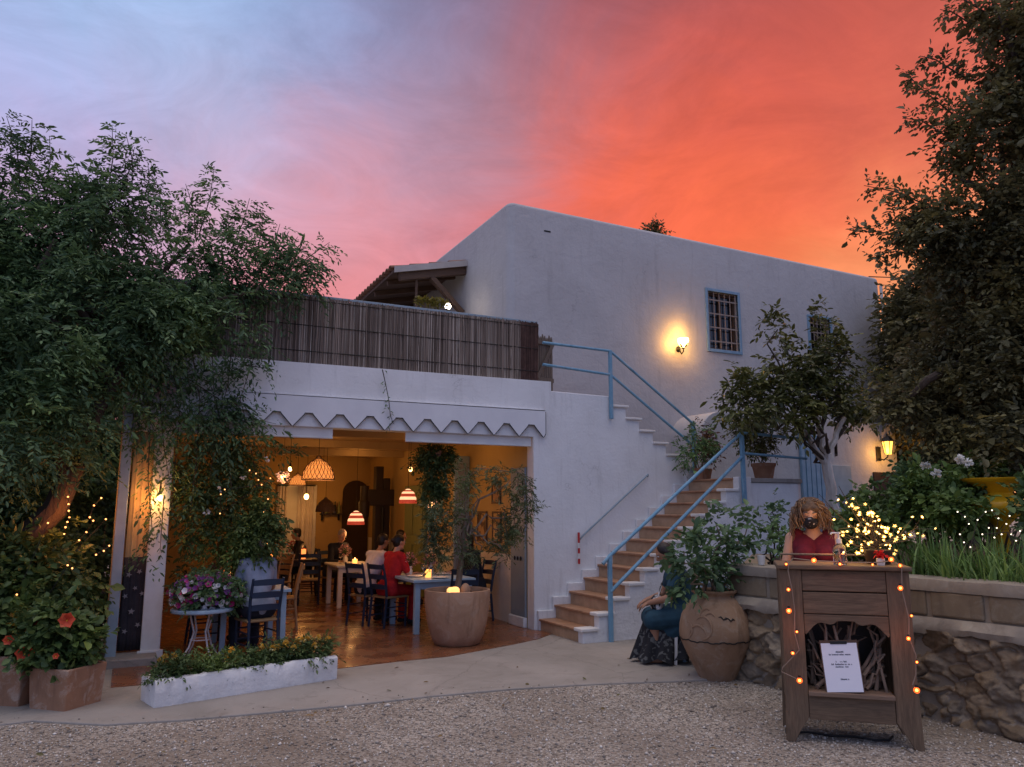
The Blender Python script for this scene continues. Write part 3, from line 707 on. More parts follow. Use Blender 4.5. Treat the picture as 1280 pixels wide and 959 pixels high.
for x0, x1, z0, z1 in WIN:
    f = MB(); w = .055
    f.box(x0-w, HY-.022, z0-w, x0, HY+.03, z1+w); f.box(x1, HY-.022, z0-w, x1+w, HY+.03, z1+w)
    f.box(x0, HY-.022, z1, x1, HY+.03, z1+w); f.box(x0, HY-.03, z0-w, x1, HY+.03, z0)
    fr = f.build('window', M['blue'], house, bevel=.006)
    MB().box(x0+.002, HY+.12, z0+.002, x1-.002, HY+.135, z1-.002).build('pane', M['glassdark'], fr)
    s = MB(); xm = (x0+x1)/2
    for a, b in ((x0+.002, x0+.05), (xm-.03, xm+.03), (x1-.05, x1-.002)): s.box(a, HY+.085, z0+.003, b, HY+.118, z1-.003)
    s.box(x0+.05, HY+.087, z0+.003, x1-.05, HY+.116, z0+.05); s.box(x0+.05, HY+.087, z1-.05, x1-.05, HY+.116, z1-.003)
    s.build('sash', M['brownwood'], fr)
    gmb = MB(); nb = 6
    for k in range(nb): gmb.tube([(x0+.04+(x1-x0-.08)*k/(nb-1), HY+.02, z0), (x0+.04+(x1-x0-.08)*k/(nb-1), HY+.02, z1)], .009, 8)
    for k in range(4): zz = z0+(z1-z0)*(k+.6)/4.2; gmb.box(x0, HY+.010, zz-.012, x1, HY+.017, zz+.012)
    gmb.build('bar_grille', M['barpaint'], fr)
# low annex with rounded end below the house
ol = [(3.40, 0)]+[(3.40+.42*(1-math.cos(t)), 2.76+.42*math.sin(t)) for t in np.linspace(0, math.pi/2, 8)]+[(7.95, 3.17), (8.05, 3.1), (8.05, 0)]
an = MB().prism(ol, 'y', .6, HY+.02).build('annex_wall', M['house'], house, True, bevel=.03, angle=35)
dr = MB().box(5.62, .555, .95, 6.10, .597, 2.86).build('door', simple('door_blue', (.10, .23, .33), (.06, .16, .25), 9, .5, .25, 30, .004, stretch=(8, 1, .3)), house, bevel=.006)
for k in range(4): MB().box(5.64+k*.115, .545, .97, 5.735+k*.115, .554, 2.84).build('board', M['blue'], dr, bevel=.008)
MB().box(5.53, .54, .95, 5.61, .598, 2.95).build('door_frame', M['blue'], house, bevel=.008)
MB().box(6.11, .56, .95, 6.75, .598, 2.35).build('door_leaf', M['bluegrey'], house, bevel=.006)
MB().box(7.35, .57, .95, 7.9, .598, 2.25).build('dark_door', M['darkwood'], house)
# drain pipe at far corner, small marks and cable
MB().tube([(HX1-.05, HY-.05, 6.2), (HX1-.03, HY-.05, 3.2)], .03, 8).build('drain_pipe', M['whitepaint'], house, True)
MB().tube([(HX1-.2, HY+.1, 6.42), (10.4, 2.0, 6.75), (14, 3, 7.4)], .012, 6).build('cable', M['cable'], house)
MB().box(.95, HY-.006, 6.1, 1.07, HY+.01, 6.125).build('putlog_slot', M['iron'], house)
# lean-to porch on the terrace side
PX = HX0; PY = 3.12
def pz(x): return 5.98+.225*(x-PX)  # roof slope falls away from the wall
pr = MB(); pr.raw([(-1.05, PY, pz(-1.05)), (PX, PY, pz(PX)), (PX, PY+3.4, pz(PX)), (-1.05, PY+3.4, pz(-1.05)), (-1.05, PY, pz(-1.05)-.05), (PX, PY, pz(PX)-.05), (PX, PY+3.4, pz(PX)-.05), (-1.05, PY+3.4, pz(-1.05)-.05)],
     [(0, 1, 2, 3), (7, 6, 5, 4), (0, 4, 5, 1), (1, 5, 6, 2), (2, 6, 7, 3), (3, 7, 4, 0)])
prf = pr.build('porch_roof', M['brownwood'], house)
for k in range(17):
    y = PY+.08+k*.2; t = MB()
    for sx0 in range(4):
        xa = -1.12+sx0*.36; xb = xa+.40
        vs = []; fs = []
        for i, xx in enumerate((xa, xb)):
            for j in range(7):
                a = math.pi*j/6; rr = .075-.012*i; vs.append((min(xx, PX-.005), y+rr*math.cos(a), pz(xx)+.012+rr*.8*math.sin(a)+.014*(1-i)))
        for j in range(6): fs.append((j, j+1, 8+j, 7+j))
        t.raw(vs, fs)
    o = t.build('roof_tile_course', M['tile_roof'], prf, True); o.modifiers.new('s', 'SOLIDIFY').thickness = .014
MB().raw([(-1.06, PY-.03, pz(-1.06)-.07), (PX, PY-.03, pz(PX)-.07), (PX, PY-.03, pz(PX)+.04), (-1.06, PY-.03, pz(-1.06)+.04), (-1.06, PY-.002, pz(-1.06)-.07), (PX, PY-.002, pz(PX)-.07), (PX, PY-.002, pz(PX)+.04), (-1.06, PY-.002, pz(-1.06)+.04)],
     [(0, 1, 2, 3), (7, 6, 5, 4), (0, 4, 5, 1), (1, 5, 6, 2), (2, 6, 7, 3), (3, 7, 4, 0)]).build('fascia', M['fascia'], prf)
MB().beam((-.95, PY+.08, pz(-.95)-.13), (PX, PY+.08, pz(PX)-.13), .10, .15).build('beam', M['brownwood'], prf, bevel=.008)
MB().beam((-.35, PY+.08, pz(-.35)-.2), (PX-.05, PY+.08, 5.05), .09, .11, (0, 1, 0)).build('brace', M['brownwood'], prf, bevel=.008)
for k in range(4): MB().beam((-1.0, PY+.6+k*.8, pz(-1.0)-.1), (PX, PY+.6+k*.8, pz(PX)-.1), .07, .09).build('rafter', M['brownwood'], prf)
MB().beam((-.62, PY+.1, 3.06), (-.62, PY+.1, pz(-.62)-.2), .035, .035).build('post', M['brownwood'], prf)
MB().box(-1.0, PY+3.3, 3.06, PX, PY+3.4, pz(-1.0)-.06).build('rear_wall', M['house'], house)
# terrace lamp under the porch
pl = thing('porch_bulb', 'bright white bulb glowing under the tiled porch above the reed fence', 'lamp', aty(560, 381, 2.6))
MB().lathe([(.012, .10), (.025, .05), (.02, .0)], 10).build('socket', M['iron'], pl, True)
MB().ell((0, 0, -.03), (.05, .05, .055), 12, 8).build('bulb', emit('porch_bulb_glow', (1, .88, .66), 22), pl, True)
point('porch_light', (0, -.10, -.06), 1.6, (1, .72, .45), .05, pl)

# wall lamps of the house
wl = thing('wall_lamp', 'lit wall lamp with dark iron leaves beside the barred window', 'lamp', (3.62, HY, 4.36))
MB().lathe([(.05, 0), (.055, .01), (.03, .03), (.012, .05)], 16).build('wall_plate', M['iron'], wl, True).rotation_euler = (R(90), 0, 0)
MB().tube([(0, -.04, -.02), (0, -.10, -.10), (0, -.15, -.06), (0, -.15, .0)], .012, 8).build('arm', M['iron'], wl, True)
sh = MB().lathe([(.035, 0), (.075, .05), (.10, .12), (.095, .17)], 18, (0, -.15, 0), cap=False).build('lamp_shade', emit('shade_glow', (1, .72, .26), 5), wl, True)
for k in range(4):
    a = k*1.5+.4; MB().tube([(0, -.15, -.02), (.06*math.cos(a), -.15+.06*math.sin(a), .03), (.11*math.cos(a), -.15+.11*math.sin(a), .07)], [.008, .018, .003], 6).build('iron_leaf', M['iron'], wl, True)
point('wall_lamp_light', (-.16, -.17, .06), 7, (1, .46, .08), .05, wl); point('wall_lamp_light', (.03, -.20, .30), 7, (1, .48, .09), .06, wl); point('wall_lamp_light', (.13, -.24, -.02), 4, (1, .46, .08), .05, wl)
lan = thing('wall_lantern', 'lit iron wall lantern with yellow glass on the low annex', 'lantern', (7.53, .58, 2.62))
MB().box(-.06, -.005, -.16, .06, .018, .10).build('wall_plate', M['iron'], lan, bevel=.006)
MB().tube([(0, -.01, -.12), (0, -.10, -.15), (0, -.18, -.10), (0, -.2, -.05)], .013, 8).build('arm', M['iron'], lan, True)
MB().lathe([(.055, -.05), (.095, .18)], 6, (0, -.2, 0)).build('glass_body', emit('lantern_glow', (1, .50, .09), 2.6), lan)
for k in range(6):
    a = k*math.pi/3; MB().tube([(.058*math.cos(a), -.2+.058*math.sin(a), -.05), (.098*math.cos(a), -.2+.098*math.sin(a), .18)], .008, 6).build('glazing_bar', M['iron'], lan)
MB().lathe([(.12, .18), (.07, .25), (.02, .29), (.012, .33)], 6, (0, -.2, 0)).build('lid', M['iron'], lan)
point('lantern_light', (-.10, -.24, .0), 7, (1, .45, .08), .06, lan); point('lantern_light', (.10, -.34, -.1), 8, (1, .45, .08), .08, lan)

# ---------------------------------------------------------------- staircase
stair = thing('staircase', 'white outdoor staircase with terracotta treads turning at a landing', 'staircase', (0, 0, 0))
NS, X0S, RUN, RIS, YO = 12, .07, .228, .1675, -1.06
for k in range(NS):
    xk = X0S+k*RUN; zt = (k+1)*RIS
    x1 = X0S+(k+1)*RUN+.02 if k < NS-1 else 2.72
    s = MB().box(xk, YO+.06, max(0, zt-RIS-.1), x1, -.005, zt-.03).build('riser', M['riser'], stair)
    MB().box(xk-.025, YO+.045, zt-.028, x1-.0+.005, -.004, zt).build('tread', M['tread'], s, bevel=.006)
# outer stringer and inner skirting
out = [(X0S-.01, 0)]
for k in range(NS): out += [(X0S+k*RUN-.01, (k+1)*RIS+.012), (X0S+(k+1)*RUN-.01, (k+1)*RIS+.012)]
out = [(x, z) for x, z in out]
o1 = out+[(X0S+NS*RUN-.01, 0)]
ob = MB().prism(o1, 'y', YO-.06, YO+.058).build('outer_stringer', M['white_rough'], stair, bevel=.012)
for k in range(NS-1): MB().box(X0S+k*RUN-.045, YO-.085, (k+1)*RIS-.022, X0S+(k+1)*RUN-.03, YO+.10, (k+1)*RIS+.018).build('end_cap', M['whitepaint'], ob, bevel=.01)
sk = [(X0S-.02, 0)]
for k in range(NS): sk += [(X0S+k*RUN-.035, (k+1)*RIS+.10), (X0S+(k+1)*RUN-.035, (k+1)*RIS+.10)]
sk += [(X0S+NS*RUN, NS*RIS-.3)]
MB().prism([(x, z) for x, z in sk], 'y', -.045, -.002).build('skirting', M['white'], stair, bevel=.005)
# landing
LZ = NS*RIS
ol = [(2.60, YO-.02), (3.70, YO-.02)]+[(3.70+.22*math.sin(t), YO+.20-.22*math.cos(t)) for t in np.linspace(.2, math.pi/2, 6)]+[(3.92, .58), (3.42, .58), (3.42, HY-.005), (2.78, HY-.005), (2.78, .0), (2.60, .0)]
ld = MB().prism([(p[0] if p[0] < 3.8 else p[0]-.03, p[1]+.03 if p[1] < -1 else p[1]) for p in ol], 'z', 0, LZ-.06).build('landing_base', M['white'], stair, bevel=.01)
MB().prism(ol, 'z', LZ-.058, LZ).build('landing_slab', M['concrete'], stair, bevel=.018)
# upper flight, rising back towards the terrace
for k in range(7):
    xa = 2.75-k*.232; z = LZ+(k+1)*.17-.0
    MB().box(.30, .205, z-.2, xa, HY-.02, z-.03).build('riser', M['white'], stair)
    MB().box((xa-.25) if k < 6 else .30, .203, z-.028, xa+.02, HY-.015, z).build('tread', M['tread'], stair, bevel=.005)
for k in range(6):
    x, z = UP[1+2*k][0], UP[1+2*k][1]
    MB().box(x-.01, -.03, z-.015, x+.29-.02, .21, z+.022).build('end_cap', M['whitepaint'], stair, bevel=.01)
# railings
def railing(name, label, posts, rails, loc=(0, 0, 0)):
    t = thing(name, label, 'railing', loc)
    for a, b, w in posts: MB().beam(a, b, w, w*.8, (0, 1, 0)).build('post', M['bluerail'], t, bevel=.004)
    for pts, r in rails: MB().tube(pts, r, 10).build('rail', M['bluerail'], t, True)
    return t
YR = YO-.10
railing('stair_railing', 'pale blue pipe railing beside the lower flight and round the landing', [((.43, YR, 0), (.43, YR, 1.02), .05), ((2.62, YR, 1.66), (2.62, YR, 2.62), .055)],
        [([(.33, YR, .93), (.43, YR, 1.02), (2.62, YR, 2.62), (3.85, YR+.02, 2.58)], .022), ([(.43, YR-.005, .60), (2.62, YR-.005, 2.30)], .022), ([(2.62, YR, 2.34), (3.85, YR+.03, 2.30)], .018)])
railing('stair_railing', 'pale blue pipe railing climbing the upper flight to the picket gate', [((1.24, -.04, 2.86), (1.24, -.04, 3.86), .05), ((2.71, -.04, 2.05), (2.71, -.04, 2.86), .055)],
        [([(.13, -.04, 3.87), (1.24, -.04, 3.85), (2.71, -.04, 2.86)], .02), ([(.13, -.04, 3.56), (1.24, -.04, 3.50), (2.66, -.04, 2.55)], .02)])
hr = thing('wall_handrail', 'thin grey handrail fixed to the white wall above the lower steps', 'handrail', (0, 0, 0))
MB().tube([(.70, -.02, 1.18), (.74, -.06, 1.24), (1.84, -.06, 2.08), (1.86, -.02, 2.05)], .013, 8).build('rail', M['bluegrey'], hr, True)
pp = thing('barrier_pole', 'short red and white striped pole hanging from the wall handrail', 'pole', (.66, -.055, .85))
for k in range(6): MB().tube([(0, 0, k*.07), (0, 0, (k+1)*.07)], .016, 10).build('stripe_band', M['red'] if k % 2 == 0 or k > 3 else M['whitepaint'], pp, True)

# ---------------------------------------------------------------- garden terrace and retaining wall
GZ = .97
A0 = Vector((.46, -3.25, 0)); DW = (Vector((.87, -5.7, 0))-Vector((.45, -3.38, 0))).normalized(); NW = Vector((-abs(DW.y), DW.x*-1, 0)).normalized()
NW = Vector((DW.y, -DW.x, 0)); NW = NW if NW.x < 0 else -NW
LW = 6.2
mb = MB(); q = A0-NW*.34; q2 = q+DW*LW
g = np.random.default_rng(21)
soilp = [(q2.x, q2.y), (30, q2.y-3), (30, .57), (3.95, .57), (3.95, -1.05), (2.75, -1.05), (q.x, q.y)]
mb.prism(soilp, 'z', .3, GZ-.03); tag(mb.build('garden_soil', M['soil']), kind='structure')
rw = thing('retaining_wall', 'rubble stone garden wall topped with squared blocks and a coping', 'wall', A0, math.atan2(DW.y, DW.x))
# local x runs along the wall, local -y... towards the gravel
side = -1 if (Matrix.Rotation(math.atan2(DW.y, DW.x), 3, 'Z') @ Vector((0, -1, 0))).dot(NW) > 0 else 1
def rubble(x0, x1, z1, nx, nz, name, seed, flip=side):
    g = np.random.default_rng(seed)
    L = x1-x0; ns = int(L*z1/.016)
    sx = g.uniform(x0-.1, x1+.1, ns); sz = g.uniform(-.05, z1+.05, ns)
    for _ in range(2):  # spread the stones out
        for i in range(ns):
            dx = sx-sx[i]; dz = (sz-sz[i])*1.5; d2 = dx*dx+dz*dz+1e-6; d2[i] = 1e9
            f = np.minimum(.0006/d2, .05); sx[i] -= np.clip((f*dx/np.sqrt(d2)).sum(), -.02, .02); sz[i] -= np.clip((f*dz/np.sqrt(d2)).sum()/1.5, -.02, .02)
    hs = g.uniform(.0, .055, ns); tilt = g.normal(0, .22, (ns, 2)); tone = g.random(ns)
    X, Z = np.meshgrid(np.linspace(x0, x1, nx), np.linspace(0, z1, nz)); x = X.ravel(); z = Z.ravel()
    wob = .018*np.sin(x*31+z*17)+.014*np.sin(z*43-x*23)
    d = np.sqrt((x[:, None]+wob[:, None]-sx)**2+(((z[:, None]+wob[::-1, None]*.5)-sz)*1.45)**2)
    o = np.argsort(d, 1)[:, :2]; r = np.arange(len(x)); d1 = d[r, o[:, 0]]; d2 = d[r, o[:, 1]]
    e = np.clip((d2-d1)/.06, 0, 1); e = e*e*(3-2*e); i = o[:, 0]
    fill = np.clip(.5+.9*np.sin(x*3.7+2*np.sin(z*5))*np.sin(z*6.3+1.5*np.sin(x*4.1)), 0, 1); e = 1-(1-e)*(.35+.65*fill)
    h = e*(.026+hs[i]*.8)+e*((x-sx[i])*tilt[i, 0]+(z-sz[i])*tilt[i, 1])*.9
    for fq, am in ((13, .016), (27, .011), (47, .007), (89, .0045), (140, .003)):
        ph = g.uniform(0, 6, 4); h += am*(np.sin(x*fq+ph[0]+1.7*np.sin(z*fq*.8+ph[1]))*np.sin(z*fq*1.1+ph[2]+1.3*np.sin(x*fq*.7+ph[3])))
    h += .03*np.sin(x*2.3+1)*np.sin(z*4+.5)
    y = flip*(h+.02*(1-z/z1)*2)
    V = np.stack([x, y, z], -1)
    a = (np.arange(nz-1)[:, None]*nx+np.arange(nx-1)).ravel()
    F = np.stack([a, a+1, a+nx+1, a+nx], -1)
    if flip > 0: F = F[:, ::-1]
    m = bpy.data.materials.get('rubble_stone')
    if m is None:
        m, nt, b = newmat('rubble_stone'); at = nt.add('ShaderNodeAttribute'); at.attribute_name = 'stone'
        v = obj_coord(nt); n1 = nt.noise(v, 9, 6, .65); n2 = nt.noise(v, 60, 4, .6)
        c = nt.ramp(at.outputs['Fac'], [(0, (.21, .155, .10)), (.35, (.29, .21, .13)), (.65, (.27, .225, .17)), (.85, (.34, .245, .145)), (.95, (.38, .32, .24)), (1, (.36, .31, .25))])
        c = nt.mix(nt.ramp(n1.outputs[0], [(.35, (0, 0, 0)), (.7, (.75, .75, .75))]), c, (.14, .105, .072))
        nt.link(c, b.inputs['Base Color']); b.inputs['Roughness'].default_value = .93; b.inputs['Specular IOR Level'].default_value = .15
        nt.link(nt.bump(nt.math('ADD', n1.outputs[0], nt.math('MULTIPLY', n2.outputs[0], .4)), .6, .02), b.inputs['Normal'])
    ob = npmesh(name, V, F, m, rw, True)
    at = ob.data.attributes.new('stone', 'FLOAT', 'POINT'); at.data.foreach_set('value', np.where(e > .35, tone[i]*.94, 1.0).astype(np.float32))
    return ob
rubble(-.02, LW, .68, 560, 76, 'rubble_face', 4)
def sb(y0, y1): return (min(side*y0, side*y1), max(side*y0, side*y1))
ya, yb = sb(-.36, .02)
MB().box(0, ya, 0, LW, yb-.0, .66).build('wall_core', M['mortar'], rw)
# uneven cement ledge
vs = []; fs = []; n = 120
for i in range(n+1):
    x = LW*i/n; j = .012*math.sin(x*9)+.010*math.sin(x*23+1)+.006*math.sin(x*57)
    for yy, zz in ((-.30, .66), (.085+j, .652+j*.8), (.098+j, .70+j*.3), (.05, .765), (-.30, .768)): vs.append((x, side*yy, zz))
for i in range(n):
    for k in range(5): k2 = (k+1) % 5; fs.append((i*5+k, i*5+k2, i*5+5+k2, i*5+5+k))
MB().raw(vs, fs).build('cement_ledge', M['capstone'], rw, True, angle=50)
x = -.0; g = np.random.default_rng(8)
ya, yb = sb(-.22, .022)
MB().box(0, sb(-.22, .012)[0], .766, LW, sb(-.22, .012)[1], .965).build('mortar_bed', M['mortar'], rw)
while x < LW-.1:
    w = g.uniform(.40, .56); w = min(w, LW-x)
    d = g.normal(0, .004)
    MB().box(x, sb(-.2, .03+d)[0], .775, x+w-.035, sb(-.2, .03+d)[1], .962).build('block', M['block'], rw, bevel=.016); x += w
vs = []; fs = []
for i in range(n+1):
    x = LW*i/n; j = .006*math.sin(x*11)+.005*math.sin(x*29+1)
    for yy, zz in ((-.24, .964), (.045+j, .964), (.052+j, 1.0), (.045+j, 1.052+j*.5), (-.24, 1.058)): vs.append((x, side*yy, zz))
for i in range(n):
    for k in range(5): k2 = (k+1) % 5; fs.append((i*5+k, i*5+k2, i*5+5+k2, i*5+5+k))
MB().raw(vs, fs).build('coping', M['capstone'], rw, True, angle=50)
# stub that turns back to the landing
rb = thing('retaining_wall', 'short return of the stone wall running back behind the tall clay jar', 'wall', (.50, -3.24, 0), math.atan2(2.05, 2.15))
MB().box(.0, -.30, 0, 2.9, -.02, 1.0).build('wall_body', M['block'], rb, bevel=.02)
def atw(x, y):   # a point on the face of the retaining wall
    d = ray(x, y); t = ((A0.x-CV.x)*NW.x+(A0.y-CV.y)*NW.y)/(d.x*NW.x+d.y*NW.y); return CV+d*t

# ---------------------------------------------------------------- reception stand
SL = atz(985, 927); SR = atz(1155, 940); sa = math.atan2(SR.y-SL.y, SR.x-SL.x)
SW = (SR-SL).length; sc_ = (SL+SR)/2
stand = thing('reception_stand', 'tall rustic wooden reception stand with an arched opening full of dry branches', 'stand', (sc_.x, sc_.y, 0), sa)
hw_ = SW/2; H = 1.20; D = .42
def foot(sgn):
    x0, x1 = sgn*(hw_-.005), sgn*(hw_-.15)
    return [(x1, .17), (x1, 1.165), (sgn*(hw_-.004), 1.165), (sgn*(hw_-.006), .5), (sgn*(hw_+.008), .0), (sgn*(hw_-.05), .0), (sgn*(hw_-.085), .07)]
for s_ in (-1, 1):
    MB().prism(foot(s_), 'y', 0, .035).build('stile', M['oldwood'], stand, bevel=.004)
    MB().prism(foot(s_), 'y', D-.035, D).build('stile', M['oldwood'], stand, bevel=.004)
    a, b = sorted((s_*(hw_-.012), s_*(hw_-.035)))
    MB().box(a, .037, .25, b, D-.037, 1.16).build('side_panel', M['oldwood'], stand)
xi = hw_-.152
MB().box(-xi, .006, 1.02, xi, .03, 1.163).build('drawer_front', M['oldwood_h'], stand, bevel=.006)
MB().box(-xi, .004, .865, xi, .03, 1.012).build('drawer_front', M['oldwood_h'], stand, bevel=.006)
ar = [(-xi, .86), (-xi, .735)]
for k in range(21):
    u = -1+2*k/20; z = .735+.085*max(0, 1-abs(u)**2.2)+.018*math.cos(u*9)*(abs(u) > .25)
    ar.append((u*xi*.97, z))
ar += [(xi, .735), (xi, .86)]
MB().prism(ar, 'y', .008, .032).build('arched_rail', M['oldwood_h'], stand, bevel=.003)
MB().box(-xi-.0, -.028, .315, xi, D-.04, .345).build('shelf', simple('shelf_wood', (.27, .18, .12), (.15, .095, .06), 6, .7, .4, 40, .004, stretch=(.3, 4, 4)), stand, bevel=.005)
MB().box(-xi, .005, .155, xi, .03, .312).build('bottom_panel', M['oldwood_h'], stand, bevel=.004)
MB().box(-xi, D-.03, .155, xi, D-.012, 1.163).build('back_panel', M['darkwood'], stand)
MB().box(-hw_-.012, -.035, 1.168, hw_+.012, D+.03, 1.20).build('top', M['oldwood_h'], stand, bevel=.008)
MB().tube([(-hw_+.04, D-.01, 1.2), (-hw_+.04, D-.01, 1.25), (hw_-.04, D-.01, 1.25), (hw_-.04, D-.01, 1.2)], .008, 8).build('gallery_rail', M['greywood'], stand, True)
g = np.random.default_rng(15)
for k in range(40):
    x0 = g.uniform(-xi+.03, xi-.03); lean = g.normal(0, .16); y0 = g.uniform(.05, .28)
    z1 = g.uniform(.62, .86); r0 = g.uniform(.008, .016)*(1.9 if x0 > .04 and k % 4 == 0 else 1)
    if k % 3 == 0: a, b = (x0, y0, .36), (max(-xi+.02, min(xi-.02, x0+lean*2.2)), y0+.04, g.uniform(.42, .6))
    else: a, b = (x0, y0, .347), (max(-xi+.02, min(xi-.02, x0+lean)), y0+.03, z1)
    m_ = MB(); limb(m_, a, b, r0, r0*.6, .25, 6, 100+k); m_.build('dry_branch', M['twig'], stand, True)
Sm = Matrix.Translation((sc_.x, sc_.y, 0)) @ Matrix.Rotation(sa, 4, 'Z')
def S(x, y, z): return Sm @ Vector((x, y, z))
# clipboard with the notice
cb = thing('clipboard_sign', 'white printed sheet on a clipboard propped in the stand opening', 'sign', S(-.035, -.012, .346), sa)
tilt = Matrix.Rotation(R(-10), 4, 'X') @ Matrix.Rotation(R(-3.5), 4, 'Y')
def tb(mb, x0, y0, z0, x1, y1, z1): return mb.box(x0, y0, z0, x1, y1, z1, tilt)
tb(MB(), -.125, .004, 0, .125, .009, .345).build('board', M['brownwood'], cb, bevel=.002)
tb(MB(), -.117, .000, .006, .117, .0032, .325).build('sheet', M['paper'], cb)
tb(MB(), -.055, -.006, .318, .055, .004, .338).build('clip', M['iron'], cb, bevel=.003)
g = np.random.default_rng(2)
def words_line(z, h, w, bold):
    m_ = MB(); x = -w/2
    while x < w/2:
        cw = g.uniform(.35, .75)*h
        if g.random() > .13:
            tb(m_, x, -.0012, z, x+cw*.35, -.0004, z+h*g.choice([.65, .65, 1.0]))
            tb(m_, x+cw*.35, -.0012, z, x+cw*.85, -.0004, z+h*.22); tb(m_, x+cw*.4, -.0012, z+h*.48, x+cw*.85, -.0004, z+h*.66)
        x += cw
    m_.build('print_lettering', M['ink'], cb, fix=False)
for z, h, w in ((.262, .011, .052), (.245, .011, .145), (.198, .012, .068), (.181, .011, .130), (.165, .010, .080), (.084, .011, .060)): words_line(z, h, w, 0)
# string of orange bulbs
sl_ = thing('string_lights', 'orange bulb string lights draped along the stand top and both front edges', 'string lights', (sc_.x, sc_.y, 0), sa)
EC = emit('filament_glow', (1, .55, .2), 10)
def bulbglass():
    m, nt, b = newmat('orange_bulb'); b.inputs['Base Color'].default_value = (1, .30, .08, 1); b.inputs['Transmission Weight'].default_value = .75; b.inputs['Roughness'].default_value = .35; b.inputs['IOR'].default_value = 1.15
    b.inputs['Emission Color'].default_value = (1, .20, .04, 1); n = nt.noise(obj_coord(nt), 30, 2); nt.link(nt.math('MULTIPLY_ADD', n.outputs[0], .5, .35), b.inputs['Emission Strength']); return m
EO = bulbglass()
xl, xr = -hw_+.06, hw_-.075
wire = [(xl+.02, -.05, .40), (xl+.0, -.045, .36)]+[(xl-.09+.09*k/4, -.045, .415-.02*math.sin(k)) for k in range(0)]
left = [(xl+.03, -.045, .45), (xl+.05, -.045, .52), (xl+.045, -.045, .62), (xl+.02, -.045, .74), (xl+.03, -.045, .88), (xl+.02, -.045, 1.03), (xl-.0, -.045, 1.16), (xl+.01, -.045, 1.215)]
topw = [(xl+.04, -.03, 1.245), (-.2, -.025, 1.232), (.05, -.025, 1.222), (.22, -.02, 1.225), (xr-.03, -.02, 1.24)]
right = [(xr+.02, -.045, 1.20), (xr+.01, -.045, 1.05), (xr+.04, -.045, .86), (xr+.03, -.045, .74), (xr+.065, -.045, .62), (xr+.055, -.045, .50), (xr+.03, -.045, .43)]
MB().tube([(xl+.035, -.045, .42), (xl-.08, -.045, .47), (xl-.07, -.045, .50)]+left[2:]+topw+right, .004, 6).build('cord', M['cablepale'], sl_, True)
bulbs = [((xl+.035, -.055, .42), .024), ((xl+.0, -.055, .60), .015), ((xl+.035, -.055, .745), .012), ((xl-.01, -.055, .885), .023), ((xl-.005, -.055, 1.03), .016), ((xl-.01, -.05, 1.205), .012),
         ((-.19, -.045, 1.235), .022), ((-.02, -.04, 1.212), .014), ((.19, -.04, 1.212), .012), ((.31, -.045, 1.25), .022), ((xr+.01, -.05, 1.21), .017),
         ((xr-.0, -.055, 1.06), .022), ((xr+.055, -.055, .88), .012), ((xr+.025, -.055, .73), .018), ((xr+.065, -.055, .58), .012), ((xr+.05, -.055, .40), .025)]
for c, r in bulbs:
    b = MB().ell(c, r*.82, 14, 10).build('bulb', EO, sl_, True)
    MB().tube([Vector(c)+Vector((0, 0, r*.7)), Vector(c)+Vector((0, .004, r*1.35))], r*.3+.002, 8).build('bulb_cap', M['iron'], sl_, True)
    MB().ell(c, r*.34, 8, 6).build('filament', EC, b, True)
point('string_glow', (-.05, .42, 1.30), .9, (1, .32, .08), .05, sl_)
for x in (xl, xr, 0): point('string_glow', (x, -.16, .75 if x else 1.28), .35, (1, .25, .06), .05, sl_)
# pump bottle
bt = thing('pump_bottle', 'clear pump bottle of hand gel on the stand top', 'bottle', S(-.005, .06, 1.201), sa)
MB().lathe([(.0, 0), (.042, 0), (.046, .01), (.046, .10), (.036, .13), (.016, .145), (.016, .16)], 20).build('bottle_body', M['glass'], bt, True, angle=60)
MB().lathe([(.0, .004), (.038, .004), (.038, .075), (0, .075)], 16).build('gel', glassmat('gel', (.9, .93, .95), .05), bt, True)
MB().lathe([(.018, .15), (.018, .18), (.006, .182), (.006, .215), (.014, .216), (.014, .228), (.0, .229)], 14).build('pump', M['whitepaint'], bt, True)
MB().tube([(0, 0, .222), (-.045, -.01, .222), (-.055, -.012, .212)], .006, 8).build('nozzle', M['whitepaint'], bt, True)
# lighted twig tree
tw = thing('lighted_twig_tree', 'little twig tree covered in glowing yellow light flowers on the stand', 'lamp', S(.27, .20, 1.201), sa)
MB().lathe([(0, 0), (.075, 0), (.085, .02), (.10, .10), (.092, .105), (.085, .09), (.0, .085)], 20).build('pot', M['darkwood'], tw, True)
g = np.random.default_rng(9); tips = []
bm_ = MB(); bm_.tube([(0, 0, .08), (.0, 0, .16)], [.014, .01], 8)
for k in range(15):
    th = g.uniform(0, 6.28); el = g.uniform(.0, 1.35); L = g.uniform(.22, .50)
    d = Vector((math.cos(th)*math.cos(el)*1.0, math.sin(th)*math.cos(el)*.6, math.sin(el)*1.02))
    a = Vector((0, 0, .12)); e = a+d*L; mid = a.lerp(e, .5)+Vector(g.normal(size=3)*.02)
    bm_.tube([a, mid, e], [.006, .004, .002], 5)
    for j in range(7):
        t = g.uniform(.3, 1.02); p = a.lerp(e, t)+Vector(g.normal(size=3)*.045); tips.append(p); bm_.tube([a.lerp(e, max(.2, t-.12)), p], [.0025, .0015], 4, False)
bm_.build('branches', M['darkwood'], tw)
fl_ = MB()
for k in range(5):
    a = k*1.257; c, s_ = math.cos(a), math.sin(a)
    fl_.raw([(0, 0, 0), (.009*math.cos(a-.45), .009*math.sin(a-.45), .007), (.0155*c, .0155*s_, .009), (.009*math.cos(a+.45), .009*math.sin(a+.45), .007)], [(0, 1, 2, 3)])
fl_.mi = 1; fl_.ell((0, 0, .008), .0055, 6, 5)
